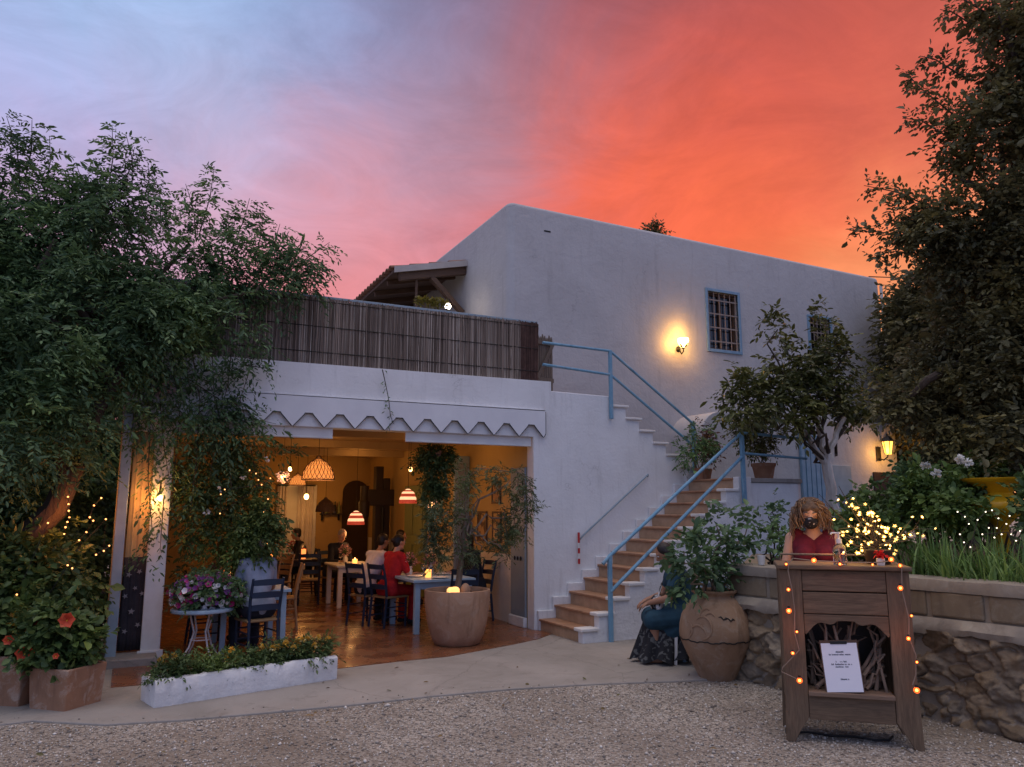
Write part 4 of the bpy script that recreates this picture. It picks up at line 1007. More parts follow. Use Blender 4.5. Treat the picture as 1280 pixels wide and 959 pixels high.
f0 = fl_.build('light_flower', [emit('light_flower_glow', (1, .60, .14), 1.9), emit('light_flower_core', (1, .70, .28), 6.5)], tw, fix=False)
for k, p in enumerate(tips[:100]):
    o = f0 if k == 0 else f0.copy()
    if k: COL.objects.link(o); o.parent = tw
    o.location = p; o.rotation_euler = (g.uniform(-1.2, 1.2), g.uniform(-1.2, 1.2), g.uniform(0, 6)); o.scale = (g.uniform(.85, 1.25),)*3
for p in ((-.12, -.12, .3), (.14, -.12, .25), (0, .05, .45), (-.2, .0, .2)): point('twig_glow', p, 1.6, (1, .62, .16), .10, tw)
rf = thing('red_flower_posy', 'small red flower posy at the foot of the lighted twig tree', 'flowers', S(.26, .06, 1.201), sa)
MB().lathe([(0, 0), (.025, 0), (.03, .03), (.026, .05), (0, .048)], 14).build('cup', M['ceramic'], rf, True)
g = np.random.default_rng(1); n = 60
leaves('petals', g.normal(size=(n, 3))*.014+np.array([0, 0, .075]), g.normal(size=(n, 3)), .03, .022, leafmat('red_petal', (.45, .01, .015), (.6, .02, .02)), rf)
# white cup and blue folded sheet
cp = thing('white_cup', 'small white cup standing on the stone wall coping', 'cup', atw(942, 699)-NW*.12)
cp.location.z = 1.06
MB().lathe([(0, 0), (.03, 0), (.04, .09), (.037, .09), (.028, .006), (0, .006)], 18).build('cup_body', M['ceramic'], cp, True, angle=50)
bp_ = atz(945, 848)
bs = thing('blue_folded_sheet', 'dark blue folded sheet leaning against the stone wall by the jar', 'sheet', (bp_.x-.02, bp_.y+.05, .0), R(-60))
MB().prism([(-.13, 0), (.12, .0), (.14, .16), (.03, .27), (-.08, .22)], 'y', 0, .012).build('panel', M['bluebag'], bs, bevel=.004).rotation_euler = (R(-20), 0, 0)
MB().prism([(-.10, 0), (.12, .0), (.10, .14), (-.02, .20)], 'y', -.07, -.058).build('fold', M['bluebag'], bs, bevel=.004).rotation_euler = (R(-28), 0, 0)
bk = thing('power_cable', 'black power cable lying on the gravel under the reception stand', 'cable', S(-.17, .2, .0), sa)
MB().tube([(-.2, .0, .012), (-.1, .03, .012), (.05, -.02, .012), (.2, 0, .014), (.32, -.05, .012), (.42, -.02, .012), (.46, .08, .012)], .008, 6).build('cord', M['cable'], bk, True)
MB().box(-.26, -.03, 0.0, -.18, .03, .035).build('socket_block', M['iron'], bk, bevel=.008)

# ---------------------------------------------------------------- big jar and clay pots
jp = atz(895, 853); jc = (jp.x+.13, jp.y+.13, 0)
jar = thing('clay_jar', 'tall wide clay oil jar with raised swirls and a cracked waist', 'jar', jc)
JP = [(0, 0), (.165, 0), (.175, .02), (.215, .10), (.275, .22), (.325, .335), (.338, .38), (.342, .42), (.336, .50), (.315, .585), (.275, .665), (.225, .72), (.19, .745), (.182, .765), (.195, .785), (.215, .80), (.215, .815), (.195, .82), (.175, .80), (.17, .70), (0, .70)]
MB().lathe(JP, 56).build('jar_body', M['jarclay'], jar, True, angle=60)
def jr(z): return float(np.interp(z, [p[1] for p in JP[1:15]], [p[0] for p in JP[1:15]]))
cdir = math.atan2(CAM[1]-jc[1], CAM[0]-jc[0])
def onjar(a, z, o=.004): r = jr(z)+o; return (r*math.cos(cdir+a), r*math.sin(cdir+a), z)
MB().tube([onjar(-1.5+3.0*k/40, .372+.006*math.sin(k*.9)+.004*math.sin(k*2.3), .002) for k in range(41)], .006, 6).build('waist_crack', M['iron'], jar, True)
for c0, z0, rr, w0, w1 in ((-.50, .42, .10, .2, 3.0), (-.36, .50, .10, -1.6, 2.4), (-.28, .60, .07, .9, 3.4), (-.15, .575, .06, 0.5, 2.6), (-.85, .47, .07, -1.2, 1.8)):
    MB().tube([onjar(c0+rr*2.6*math.cos(t), z0+rr*math.sin(t), .002) for t in np.linspace(w0, w1, 16)], [.004+.008*math.sin(math.pi*k/15) for k in range(16)], 8).build('raised_swirl', M['jarclay'], jar, True)
m_ = MB(); m_.tube([onjar(.10+.07*k, .60-.004*k+.012*math.sin(k*2.2), .003) for k in range(8)], [.003, .008, .006, .011, .005, .007, .009, .002], 6)
m_.build('painted_lizard', M['iron'], jar, True)
pc = atz(582, 813); pcx = (pc.x+.03, pc.y+.34, .016)
pot = thing('round_planter', 'big round pale clay planter on the tiled edge holding the olive tree', 'planter', pcx)
MB().lathe([(0, 0), (.24, 0), (.275, .02), (.32, .12), (.36, .28), (.385, .45), (.392, .60), (.39, .625), (.37, .63), (.355, .62), (.345, .55), (0, .55)], 56).build('pot_body', M['potclay'], pot, True, angle=50)
MB().lathe([(0, .552), (.345, .552), (.3, .575), (0, .585)], 40, cap=False).build('soil', M['soil'], pot, True)
cl = thing('glowing_stone_light', 'small glowing block light on the rim of the round clay planter', 'lamp', (pcx[0]-.16, pcx[1]-.27, .615))
MB().prism([(-.07, 0), (.07, 0), (.065, .07), (.04, .085), (-.045, .08), (-.068, .06)], 'y', -.04, .04).build('block', emit('salt_glow', (1, .50, .16), 1.6), cl, bevel=.02)
MB().box(-.05, -.03, -.025, .05, .03, .0).build('foot', M['darkwood'], cl, bevel=.004)
st_ = thing('round_stone', 'brown rounded stone at the olive trunk in the clay planter', 'stone', (pcx[0]+.02, pcx[1]-.20, .60))
o = MB().ell((0, 0, .04), (.06, .055, .09), 14, 10).build('stone_body', M['potclay'], st_, True)
# square pots
def squarepot(name, label, c, rz, w, h):
    t = thing(name, label, 'planter', c, rz)
    a = w/2; b = a*.9
    vs = []; fs = []
    for hh, zz in ((b, 0), (a, h), (a-.03, h), (a-.03, h-.05)): vs += [(-hh, -hh, zz), (hh, -hh, zz), (hh, hh, zz), (-hh, hh, zz)]
    for i in range(3):
        for j in range(4): j2 = (j+1) % 4; fs.append((i*4+j, i*4+j2, i*4+4+j2, i*4+4+j))
    fs += [(3, 2, 1, 0), (12, 13, 14, 15)]
    MB().raw(vs, fs).build('pot_body', clay(name+'_clay', (.40, .215, .125), (.26, .14, .085), (.50, .40, .32), .65), t, bevel=.012)
    MB().box(-a+.035, -a+.035, h-.049, a-.035, a-.035, h-.04).build('soil', M['soil'], t)
    return t
c = atz(80, 893); sp1 = (c.x+.22, c.y+.29, 0); spz = math.atan2(atz(130, 878).y-c.y, atz(130, 878).x-c.x)
sp1 = Vector((c.x, c.y, 0))+Vector((math.cos(spz), math.sin(spz), 0))*.19+Vector((-math.sin(spz), math.cos(spz), 0))*.19
squarepot('square_planter', 'square terracotta planter with a pale salt edged base beside the path', sp1, spz, .40, .33)
c2 = atz(46, 880); sp2 = Vector((c2.x-.16, c2.y+.17, 0))
squarepot('square_planter', 'dark weathered square terracotta planter standing behind the other one', sp2, spz+.1, .46, .40)
# landing pots
lp = aty(955, 596, -.55); lp.z = LZ
lpot = thing('flower_pot', 'tapered terracotta pot on the landing slab', 'pot', lp)
MB().lathe([(0, 0), (.125, 0), (.165, .20), (.178, .20), (.182, .245), (.165, .247), (.155, .20), (0, .2)], 36).build('pot_body', M['terracotta'], lpot, True, angle=40)
MB().lathe([(0, .215), (.155, .215)], 20, cap=False).build('soil', M['soil'], lpot)
sp = Vector((2.78, .30, LZ+.17))
spot_ = thing('flower_pot', 'small red clay pot tucked beside the upper rail post', 'pot', (2.62, -.25, LZ))
MB().lathe([(0, 0), (.06, 0), (.085, .14), (.09, .14), (.09, .165), (.075, .165), (0, .13)], 24).build('pot_body', M['terracotta'], spot_, True, angle=40)
spo2 = thing('flower_pot', 'squat brown clay pot on the landing behind the rail post', 'pot', (3.0, .1, LZ))
MB().lathe([(0, 0), (.09, 0), (.12, .15), (.125, .15), (.125, .18), (.105, .18), (0, .15)], 24).build('pot_body', M['terracotta'], spo2, True, angle=40)
# long white planter
pa = atz(192, 888); pb = atz(421, 851); pd = (pb-pa); pl_ = pd.length; pz_ = math.atan2(pd.y, pd.x)
lw = thing('long_planter', 'long low white plastered planter along the path edge', 'planter', pa, pz_)
def roughbox(x0, y0, z0, x1, y1, z1, seed):
    m_ = MB(); g = np.random.default_rng(seed); n = 40
    vs = []; fs = []
    prof = [(y0, z0), (y0-.004, (z0+z1)/2), (y0, z1-.02), (y0+.02, z1), (y1-.02, z1), (y1, z1-.02), (y1, z0)]
    for i in range(n+1):
        x = x0+(x1-x0)*i/n
        for y, z in prof: vs.append((x, y+g.normal(0, .003), z+(g.normal(0, .003) if z > .05 else 0)))
    k = len(prof)
    for i in range(n):
        for j in range(k): j2 = (j+1) % k; fs.append((i*k+j, i*k+j2, i*k+k+j2, i*k+k+j))
    fs += [tuple(range(k-1, -1, -1)), tuple(n*k+j for j in range(k))]
    return m_.raw(vs, fs)
PH = .225
for a in ((0, 0, 0, pl_, .09, PH), (0, .27, 0, pl_, .36, PH-.01)): roughbox(*a, 3).build('side_wall', M['white_rough'], lw, True, angle=50)
for x in (0, pl_-.09): MB().box(x, .088, 0, x+.09, .272, PH-.012).build('end_wall', M['white_rough'], lw, bevel=.012)
MB().box(.08, .085, .05, pl_-.08, .275, PH-.05).build('soil', M['soil'], lw)
Pm = Matrix.Translation(pa) @ Matrix.Rotation(pz_, 4, 'Z')
# yellow urn in the garden
yu = thing('yellow_urn', 'yellow glazed urn on a foot among the dark garden shrubs', 'urn', (0, 0, 0))
yp = atd(1250, 640, 8.3); yu.location = (yp.x, yp.y, GZ)
zo = yp.z-GZ
MB().lathe([(0, -.06), (.17, -.06), (.16, -.02), (.07, .0), (.06, zo-.12), (.12, zo-.06), (.19, zo+.0), (.215, zo+.05), (.20, zo+.09), (.14, zo+.13), (.11, zo+.17), (.14, zo+.21), (.22, zo+.255), (.285, zo+.28), (.295, zo+.30), (.27, zo+.302), (.12, zo+.20), (0, zo+.19)], 36).build('urn_body', M['yellow'], yu, True, angle=50)

# ---------------------------------------------------------------- furniture of the dining room
FZ = .023; FS = .88
def chair_proto(name, label, mat, seatmat, loc, rz, group, slats=3):
    t = thing(name, label, 'chair', loc, rz, group, FS)
    MB().box(-.21, -.20, .43, .21, .22, .46).build('seat', seatmat, t, bevel=.01)
    for sx in (-1, 1):
        MB().tube([(sx*.18, .19, 0), (sx*.185, .19, .44)], [.016, .02], 8).build('leg', mat, t, True)
        MB().tube([(sx*.185, -.23, 0), (sx*.18, -.185, .45), (sx*.19, -.22, .70), (sx*.19, -.28, .95)], [.017, .021, .02, .016], 8).build('leg', mat, t, True)
        for z in (.16, .30): MB().tube([(sx*.185, -.20, z), (sx*.183, .19, z)], .010, 6).build('stretcher', mat, t, True)
    for z in (.20, .33): MB().tube([(-.18, .19, z), (.18, .19, z)], .011, 6).build('stretcher', mat, t, True)
    for k in range(slats):
        z = .60+.30*k/(slats-1)*1.0; y = -.20-.075*k/(slats-1)
        m_ = MB(); vs = []; fs = []; n = 8
        for i in range(n+1):
            u = -1+2*i/n; yy = y-.03*(1-u*u)
            for dy, dz in ((0, -.032), (0, .032+.01*(1-u*u)), (-.014, .032+.01*(1-u*u)), (-.014, -.032)): vs.append((u*.185, yy+dy, z+dz))
        for i in range(n):
            for j in range(4): j2 = (j+1) % 4; fs.append((i*4+j, i*4+j2, i*4+4+j2, i*4+4+j))
        m_.raw(vs, fs).build('back_slat', mat, t, True, angle=50)
    return t
rush = wood('rush_seat', (.34, .22, .10), (.2, .12, .05), 0)
CG = 'wooden chairs in the dining room'
ch0 = chair_proto('dining_chair', 'dark blue ladder back chair holding the man in the grey blue shirt', M['bluedark'], rush, (0, 0, FZ), 0, CG)
def face(dx, dy): return math.atan2(-dx, dy)      # heading that turns local +y to this direction
def tablething(name, label, c, rz, sx, sy, h, topm, legm, lw_=.07):
    t = thing(name, label, 'table', (c[0], c[1], FZ), rz, None)
    MB().box(-sx/2, -sy/2, h-.035, sx/2, sy/2, h).build('tabletop', topm, t, bevel=.006)
    for a in (-1, 1):
        for b in (-1, 1): MB().beam((a*(sx/2-.07), b*(sy/2-.07), 0), (a*(sx/2-.075), b*(sy/2-.075), h-.037), lw_, lw_, (0, 1, 0)).build('leg', legm, t, bevel=.005)
    MB().box(-sx/2+.06, -sy/2+.055, h-.12, sx/2-.06, -sy/2+.075, h-.037).build('apron', legm, t)
    MB().box(-sx/2+.06, sy/2-.075, h-.12, sx/2-.06, sy/2-.055, h-.037).build('apron', legm, t)
    return t
TH = .67
T1 = atz(520, 793, FZ)      # near left leg of the front table
t1c = Vector((T1.x+.36, T1.y+.50, FZ))
tablething('dining_table', 'pale blue painted dining table behind the round clay planter', t1c, 0, .86, 1.14, TH, M['tablepaint'], M['tablepaint'])
T2 = atz(423, 761, FZ)
t2c = Vector((T2.x+.27, T2.y+.40, FZ))
tablething('dining_table', 'cream white dining table before the grey haired man', t2c, 0, .66, .9, TH, M['whitepaint'], M['whitepaint'])
T3a = atz(282, 822, FZ); T3b = atz(346, 810, FZ)
t3c = Vector(((T3a.x+T3b.x)/2, (T3a.y+T3b.y)/2+.45, FZ))
tablething('dining_table', 'blue grey dining table beside the petunia stand', t3c, 0, .78, 1.0, TH, M['tablepaint'], M['tablepaint'], .06)
t4c = atz(388, 752, FZ); t4c = Vector((t4c.x-.05, t4c.y+.9, FZ))
tablething('dining_table', 'dark dining table with a red lit lantern deep in the room', t4c, 0, .95, .8, TH, M['darkwood'], M['darkwood'])
# round iron table with the petunias
rt = atz(250, 829, FZ); rt = Vector((rt.x, rt.y+.12, FZ))
pt = thing('garden_table', 'small round blue grey table on curved white iron legs', 'table', rt)
MB().lathe([(0, .50), (.30, .50), (.31, .51), (.31, .53), (.30, .54), (0, .54)], 40).build('tabletop', M['tablepaint'], pt, True, angle=40)
for k in range(4):
    a = k*math.pi/2+.5; MB().tube([(.24*math.cos(a), .24*math.sin(a), 0), (.13*math.cos(a), .13*math.sin(a), .15), (.08*math.cos(a), .08*math.sin(a), .30), (.14*math.cos(a), .14*math.sin(a), .498)], .010, 8).build('leg', M['whiteiron'], pt, True)
MB().tube([(.10*math.cos(t), .10*math.sin(t), .22) for t in np.linspace(0, 2*math.pi, 20)], .007, 6).build('ring', M['whiteiron'], pt, True)
bw = thing('flower_bowl', 'dark red flower bowl on the small round table', 'bowl', (rt.x, rt.y, FZ+.54))
MB().lathe([(0, 0), (.13, 0), (.19, .12), (.195, .14), (.18, .14), (.17, .11), (0, .11)], 28).build('bowl_body', simple('oxblood_pot', (.10, .025, .02), None, 5, .6, .2), bw, True, angle=50)

# ---------------------------------------------------------------- people
def hand(mb, w, d, up_, size=.088, curl=.5, sgn=1):
    """palm, four unequal fingers with bends and a thumb from the side of the palm"""
    w = Vector(w); d = Vector(d).normalized(); n = Vector(up_); n = (n-d*n.dot(d)).normalized(); s = d.cross(n)*sgn
    mb.cap2(w, .022, w+d*size*.45, .026); mb.cap2(w+d*size*.45-s*.016, .017, w+d*size*.95-s*.026, .013, 8); mb.cap2(w+d*size*.45+s*.016, .017, w+d*size*.95+s*.026, .013, 8); mb.cap2(w+d*size*.4, .02, w+d*size*.95, .015, 8)
    for k, L in enumerate((.068, .076, .071, .056)):
        b = w+d*size*.95+s*(-.030+.020*k); m1 = b+d*L*.5-n*L*.25*curl; e = m1+d*L*.35-n*L*.55*curl
        mb.cap2(b, .0095, m1, .009, 8); mb.cap2(m1, .009, e, .0075, 8)
    b = w+d*size*.3-s*.028; m1 = b+d*.028-s*.026-n*.008; e = m1+d*.03-s*.004-n*.012
    mb.cap2(b, .012, m1, .011, 8); mb.cap2(m1, .011, e, .009, 8)
def head(mb, c, fwd, up_, s=1.0):
    c = Vector(c); f = Vector(fwd).normalized(); u = Vector(up_); u = (u-f*u.dot(f)).normalized(); r = f.cross(u)
    m3 = Matrix((r, f, u)).transposed()
    mb.ell(c+u*.018*s, (.074*s, .094*s, .098*s), 16, 12, m3); mb.ell(c+f*.02*s-u*.055*s, (.056*s, .066*s, .066*s), 14, 10, m3)
    mb.cap2(c+f*.090*s+u*.012*s, .010*s, c+f*.108*s-u*.028*s, .015*s, 8)           # nose
    mb.ell(c+f*.068*s-u*.098*s, (.024*s, .020*s, .018*s), 8, 6, m3)                 # chin
    mb.ell(c+f*.083*s-u*.062*s, (.024*s, .010*s, .011*s), 8, 6, m3)                 # mouth
    for q in (-1, 1):
        mb.ell(c+r*.075*s*q-f*.008*s-u*.005*s, (.010*s, .020*s, .032*s), 8, 6, m3)  # ears
        mb.ell(c+r*.032*s*q+f*.080*s+u*.030*s, (.024*s, .012*s, .009*s), 8, 6, m3)  # brows
    return c, f, u, r
EYEW = simple('eye_white', (.7, .68, .65), None, 5, .25, 0); EYED = simple('eye_dark', (.03, .018, .012), None, 5, .2, 0); LIP = simple('lip', (.38, .13, .11), None, 5, .45, 0)
def eyes(par, c, f, u, r, s=1.0, closed=False, mouth=True):
    for q in (-1, 1):
        p = c+r*.031*s*q+f*.079*s+u*.008*s
        if not closed: MB().ell(p, .0125*s, 10, 8).build('eye', EYEW, par, True); MB().ell(p+f*.008*s, .0068*s, 8, 6).build('iris', EYED, par, True)
        else: MB().tube([p-r*.016*s+f*.008*s, p+f*.012*s-u*.005*s, p+r*.016*s+f*.008*s], [.001, .0028, .001], 6).build('eyelash', EYED, par, True)
    if mouth: MB().tube([c+f*.086*s-u*.060*s-r*.022*s, c+f*.094*s-u*.061*s, c+f*.086*s-u*.060*s+r*.022*s], [.002, .0055, .002], 6).build('mouth', LIP, par, True)
def haircap(par, c, f, u, r, mat, s=1.0, L=.0, vol=1.0, seed=0, bun=False):
    mb = MB(); m3 = Matrix((r, f, u)).transposed()
    mb.ell(c+u*.036*s-f*.014*s, (.083*s*vol, .094*s*vol, .090*s*vol), 18, 12, m3)
    mb.ell(c-f*.045*s-u*.005*s, (.076*s*vol, .058*s, .085*s), 14, 10, m3)
    if L:
        for k in range(9):
            a = -1.25+2.5*k/8; d = -f*math.cos(a)+r*math.sin(a)
            mb.cap2(c+d*.06*s+u*.02*s, .036*s, c+d*.075*s-u*L*s, .026*s, 8)
    if bun: mb.ell(c-f*.115*s+u*.02*s, .042*s, 12, 8)
    return blob(mb, 'hair', mat, par, .011, 2)
def person(label, loc, rz, top, bottom, skin, hair, kind='sit', lean=.06, armL=None, armR=None, look=(0, 1, -.1), hairL=0, bun=False, sleeve=.5, scale=FS, legs=True, hands=True, group=None, vol=1.0, bareb=False):
    t = thing('person', label, 'person', loc, rz, group, scale)
    sk = MB(); z0 = .50
    pel = Vector((0, -.02, z0+.06)); wa = Vector((0, lean*.3, z0+.26)); che = Vector((0, lean, z0+.45)); nk = Vector((0, lean*1.35, z0+.62)); hd = Vector((0, lean*1.5+.03, z0+.76))
    if kind == 'stand':
        z0 = .88; pel = Vector((0, 0, z0+.05)); wa = Vector((0, lean*.3, z0+.24)); che = Vector((0, lean*.8, z0+.42)); nk = Vector((0, lean*1.2, z0+.58)); hd = Vector((0, lean*1.5+.02, z0+.73))
    sk.cap2(pel-Vector((.075, 0, 0)), .115, pel+Vector((.075, 0, 0)), .115, 14); sk.cap2(pel, .13, wa, .115, 14)
    sk.cap2(wa-Vector((.035, 0, 0)), .105, che-Vector((.06, 0, 0)), .115, 14); sk.cap2(wa+Vector((.035, 0, 0)), .105, che+Vector((.06, 0, 0)), .115, 14)
    sh = [che+Vector((q*.165, 0, .10)) for q in (-1, 1)]
    sk.cap2(sh[0], .052, sh[1], .052, 12); sk.cap2(che+Vector((0, 0, .08)), .08, nk, .052, 12); sk.cap2(nk, .050, hd-Vector((0, .01, .04)), .050, 12)
    arms = []
    for q, a in ((-1, armL), (1, armR)):
        s = sh[0] if q < 0 else sh[1]
        e, w, hdir = a if a else (Vector((q*.23, lean+.10, che.z-.20)), Vector((q*.13, lean+.34, z0+.27)), (-.2*q, 1, -.1))
        e = Vector(e); w = Vector(w); arms.append((s, e, w))
        sk.cap2(s, .050, e, .038, 10); sk.cap2(e, .038, w, .026, 10)
        if hands: hand(sk, w, hdir, (0, 0, 1), .085, .45, -q)
    lg = []
    if legs:
        for q in (-1, 1):
            hp = pel+Vector((q*.09, 0, -.02))
            kn = Vector((q*.12, .40, z0+.02)) if kind == 'sit' else Vector((q*.10, .02, .48)); an_ = Vector((q*.12, .36, .08)) if kind == 'sit' else Vector((q*.10, 0, .08)); to = an_+Vector((0, .15, -.035))
            sk.cap2(hp, .085, kn, .058, 12); sk.cap2(kn, .056, an_, .036, 10); sk.cap2(an_-Vector((0, .03, .03)), .036, to, .032, 10); lg.append((hp, kn, an_, to))
    c, f, u, r = head(sk, hd, look, (0, 0, 1))
    body = blob(sk, 'body', skin, t, .0105, 2)
    cl = MB(); o = .014
    cl.cap2(pel-Vector((.075, 0, -.02)), .115+o, pel+Vector((.075, 0, .02)), .115+o, 14); cl.cap2(pel, .13+o, wa, .117+o, 14)
    cl.cap2(wa-Vector((.035, 0, 0)), .108+o, che-Vector((.06, 0, 0)), .117+o, 14); cl.cap2(wa+Vector((.035, 0, 0)), .108+o, che+Vector((.06, 0, 0)), .117+o, 14)
    if not bareb:
        cl.cap2(sh[0], .055+o, sh[1], .055+o, 12); cl.cap2(che+Vector((0, 0, .07)), .078+o, nk-Vector((0, 0, .05)), .062+o, 12)
        for s, e, w in arms: cl.cap2(s, .052+o, s.lerp(e, min(1, sleeve)), .046+o, 10)
        if sleeve > 1:
            for s, e, w in arms: cl.cap2(e, .042+o, e.lerp(w, sleeve-1), .034+o, 10)
    blob(cl, 'top', top, t, .0125, 2)
    if legs:
        tr = MB()
        for hp, kn, an_, to in lg:
            tr.cap2(hp, .085+o, kn, .060+o, 12); tr.cap2(kn, .060+o, kn.lerp(an_, .92), .048+o, 10)
        tr.cap2(pel-Vector((.08, 0, .02)), .118+o, pel+Vector((.08, 0, -.02)), .118+o, 12); blob(tr, 'trousers', bottom, t, .0135, 2)
        for hp, kn, an_, to in lg:
            sm = MB(); sm.cap2(an_-Vector((0, .035, .035)), .042, to, .040, 10); blob(sm, 'shoe', M['c_dark'], t, .01, 1)
    if hair: haircap(t, c, f, u, r, hair, 1.0, hairL, vol, 0, bun)
    eyes(t, c, f, u, r)
    return t
def seatpt(x, y, z=.46*FS): p = atz(x, y, z+FZ); return p
# woman in red and man in white at the front table's near side
p3 = seatpt(486, 744); a3 = face(.93, .37)
dup(ch0, (p3.x, p3.y, FZ), a3, 'dark blue ladder back chair holding the woman in red', CG)
person('seated woman in a red top with dark tied hair, hands on the blue table', (p3.x, p3.y, FZ), a3, M['c_red'], M['c_red'], M['skin'], M['hairdark'], lean=.10, sleeve=.7, bun=True, look=(.1, 1, -.12))
p2 = seatpt(458, 742); a2 = face(.9, .45)
dup(ch0, (p2.x, p2.y, FZ), a2, 'dark blue ladder back chair holding the man in the white shirt', CG)
person('seated man in a white shirt leaning forward with his back turned', (p2.x, p2.y, FZ), a2, M['c_white'], M['c_jeans'], M['skin2'], M['hairdark'], lean=.20, sleeve=.8, look=(.1, 1, -.2))
# dark haired figure further back
p4 = aty(494, 676, 3.4)
person('seated dark haired person in dark clothes behind the woman in red', (p4.x, p4.y, FZ), face(.8, -.3), M['c_dark'], M['c_jeans'], M['skin2'], M['hairdark'], lean=.05, hairL=.12, sleeve=1.6)
dup(ch0, (p4.x, p4.y, FZ), face(.8, -.3), 'dark chair half hidden behind the man in white', CG)
# woman in black at the wall side
p5 = Vector((-.36, 1.12, 0)); a5 = face(-1, -.1)
dup(ch0, (p5.x, p5.y, FZ), a5, 'dark chair against the side wall holding the woman in black', CG)
person('seated woman in black with long dark hair beside the wall pictures', (p5.x, p5.y, FZ), a5, M['c_dark'], M['c_dark'], M['skin'], M['hairdark'], lean=.08, hairL=.22, sleeve=1.7, look=(.1, 1, -.05))
# empty dark chair by the planter, back to the viewer
e1 = Vector((-1.06, .02, FZ)); dup(ch0, e1, face(.05, 1), 'empty dark blue chair pulled up behind the round clay planter', CG)
# man with grey hair
p1 = Vector((t2c.x-.10, t2c.y+.78, 0)); a1 = face(.35, -1)
person('seated grey haired man in dark clothes bent over the cream table', (p1.x, p1.y, FZ), a1, M['c_dark'], M['c_jeans'], M['skin'], M['hairgrey'], lean=.17, sleeve=1.6, look=(.2, 1, -.45))
dup(ch0, (p1.x, p1.y, FZ), a1, 'dark chair under the grey haired man', CG)
# man in blue grey shirt at the left table, seen from behind
p6 = seatpt(322, 772); p6 = p6+Vector((.0, .0, 0)); a6 = face(-.25, 1)
ch0.location = (p6.x, p6.y, FZ); ch0.rotation_euler = (0, 0, a6)
person('seated broad man in a grey blue shirt seen from behind', (p6.x, p6.y+.02, FZ), a6, M['c_bluegrey'], M['c_jeans'], M['skin2'], M['hairgrey'], lean=.06, sleeve=.75, scale=.93)
# bare shouldered woman
p7 = Vector((t3c.x-.42, t3c.y+.35, 0)); a7 = face(1, .05)
person('seated woman with bare shoulders and auburn hair behind the petunias', (p7.x, p7.y, FZ), a7, M['c_pink'], M['c_pink'], M['skin'], M['hairred'], lean=.10, sleeve=.1, bareb=True, hairL=.06)
dup(ch0, (p7.x, p7.y, FZ), a7, 'dark chair under the bare shouldered woman', CG)
# standing figure at the far table
p8 = Vector((t4c.x-.42, t4c.y+.75, 0))
person('standing person in a mustard top with auburn hair by the white far door', (p8.x, p8.y, FZ), face(.7, -.6), M['c_yellow'], M['c_dark'], M['skin2'], M['hairred'], kind='stand', lean=.06, sleeve=.8, look=(.1, 1, -.35), scale=.80)
# pale wooden chairs and dark bentwood chair
pw = chair_proto('dining_chair', 'pale natural wood ladder back chair beside the blue grey table', M['palewood'], rush, (0, 0, FZ), 0, CG, 4)
q = atz(364, 786, FZ); pw.location = (q.x-.12, q.y+.10, FZ); pw.rotation_euler = (0, 0, face(-1, .15))
q = atz(345, 762, FZ); dup(pw, (q.x, q.y+.3, FZ), face(-.9, -.4), 'pale natural wood chair half hidden behind the other pale chair', CG)
q = atz(388, 754, FZ); dup(ch0, (q.x-.05, q.y-.05, FZ), face(.2, 1), 'dark empty chair facing the far dark table', CG)

# ------------- things on the tables
def candle(x, y, z, label, glow=2.0, h=.10, col=(1, .38, .08)):
    t = thing('candle_lantern', label, 'candle', (x, y, z))
    MB().lathe([(0, 0), (.034, 0), (.040, .01), (.042, h), (.038, h), (.036, .012), (0, .012)], 16).build('glass_cup', emit('candle_cup', col, glow), t, True, angle=50)
    MB().lathe([(0, .012), (.030, .012), (.030, .05), (0, .052)], 12).build('wax', M['ceramic'], t, True)
    MB().lathe([(.001, .052), (.008, .065), (.006, .08), (.0, .098)], 8).build('flame', emit('flame', (1, .55, .15), 14), t, True)
    point('candle_light', (0, 0, h+.05), 1.0, AMBER, .03, t)
    return t
candle(t1c.x-.12, t1c.y-.25, FZ+TH, 'glowing candle cup on the pale blue table', 2.2)
candle(t2c.x+.05, t2c.y-.1, FZ+TH, 'glowing candle cup on the cream table', 2.5, .07)
candle(t4c.x+.05, t4c.y-.15, FZ+TH, 'bright red orange lantern on the dark far table', 2.2, .17, (1, .22, .05))
candle(t3c.x-.05, t3c.y+.05, FZ+TH, 'small candle on the blue grey table behind the petunias', 2.5, .07)
def posy(x, y, z, label, col, seed, h=.12):
    t = thing('flower_vase', label, 'vase', (x, y, z)); g = np.random.default_rng(seed)
    MB().lathe([(0, 0), (.035, 0), (.045, .05), (.028, .10), (.034, h), (.028, h), (.024, .1), (0, .09)], 16).build('vase_body', M['ceramic'], t, True, angle=60)
    n = 60; p = nrm(g.normal(size=(n, 3)))*g.uniform(.02, .07, (n, 1))+np.array([0, 0, h+.06])
    leaves('foliage', p, g.normal(size=(n, 3)), .05, .02, M['leaf_mid'], t)
    n = 90; p = nrm(g.normal(size=(n, 3)))*g.uniform(.05, .10, (n, 1))+np.array([0, 0, h+.08])
    leaves('blossom', p, p-np.array([0, 0, h+.05])+g.normal(size=(n, 3))*.03, .035, .028, col, t)
    return t
M['leaf_dark'] = leafmat('dark_leaf', (.062, .12, .058), (.108, .19, .085), (.16, .26, .11), .5, .32)
M['leaf_mid'] = leafmat('mid_leaf', (.050, .090, .030), (.095, .15, .045), (.14, .20, .06))
M['leaf_pine'] = leafmat('evergreen_leaf', (.085, .082, .040), (.14, .13, .06), (.20, .18, .085), .5, .32)
M['leaf_olive'] = leafmat('olive_leaf', (.055, .085, .035), (.10, .135, .06), (.16, .19, .10))
M['leaf_citrus'] = leafmat('citrus_leaf', (.055, .066, .022), (.105, .118, .036), (.16, .17, .06), .35)
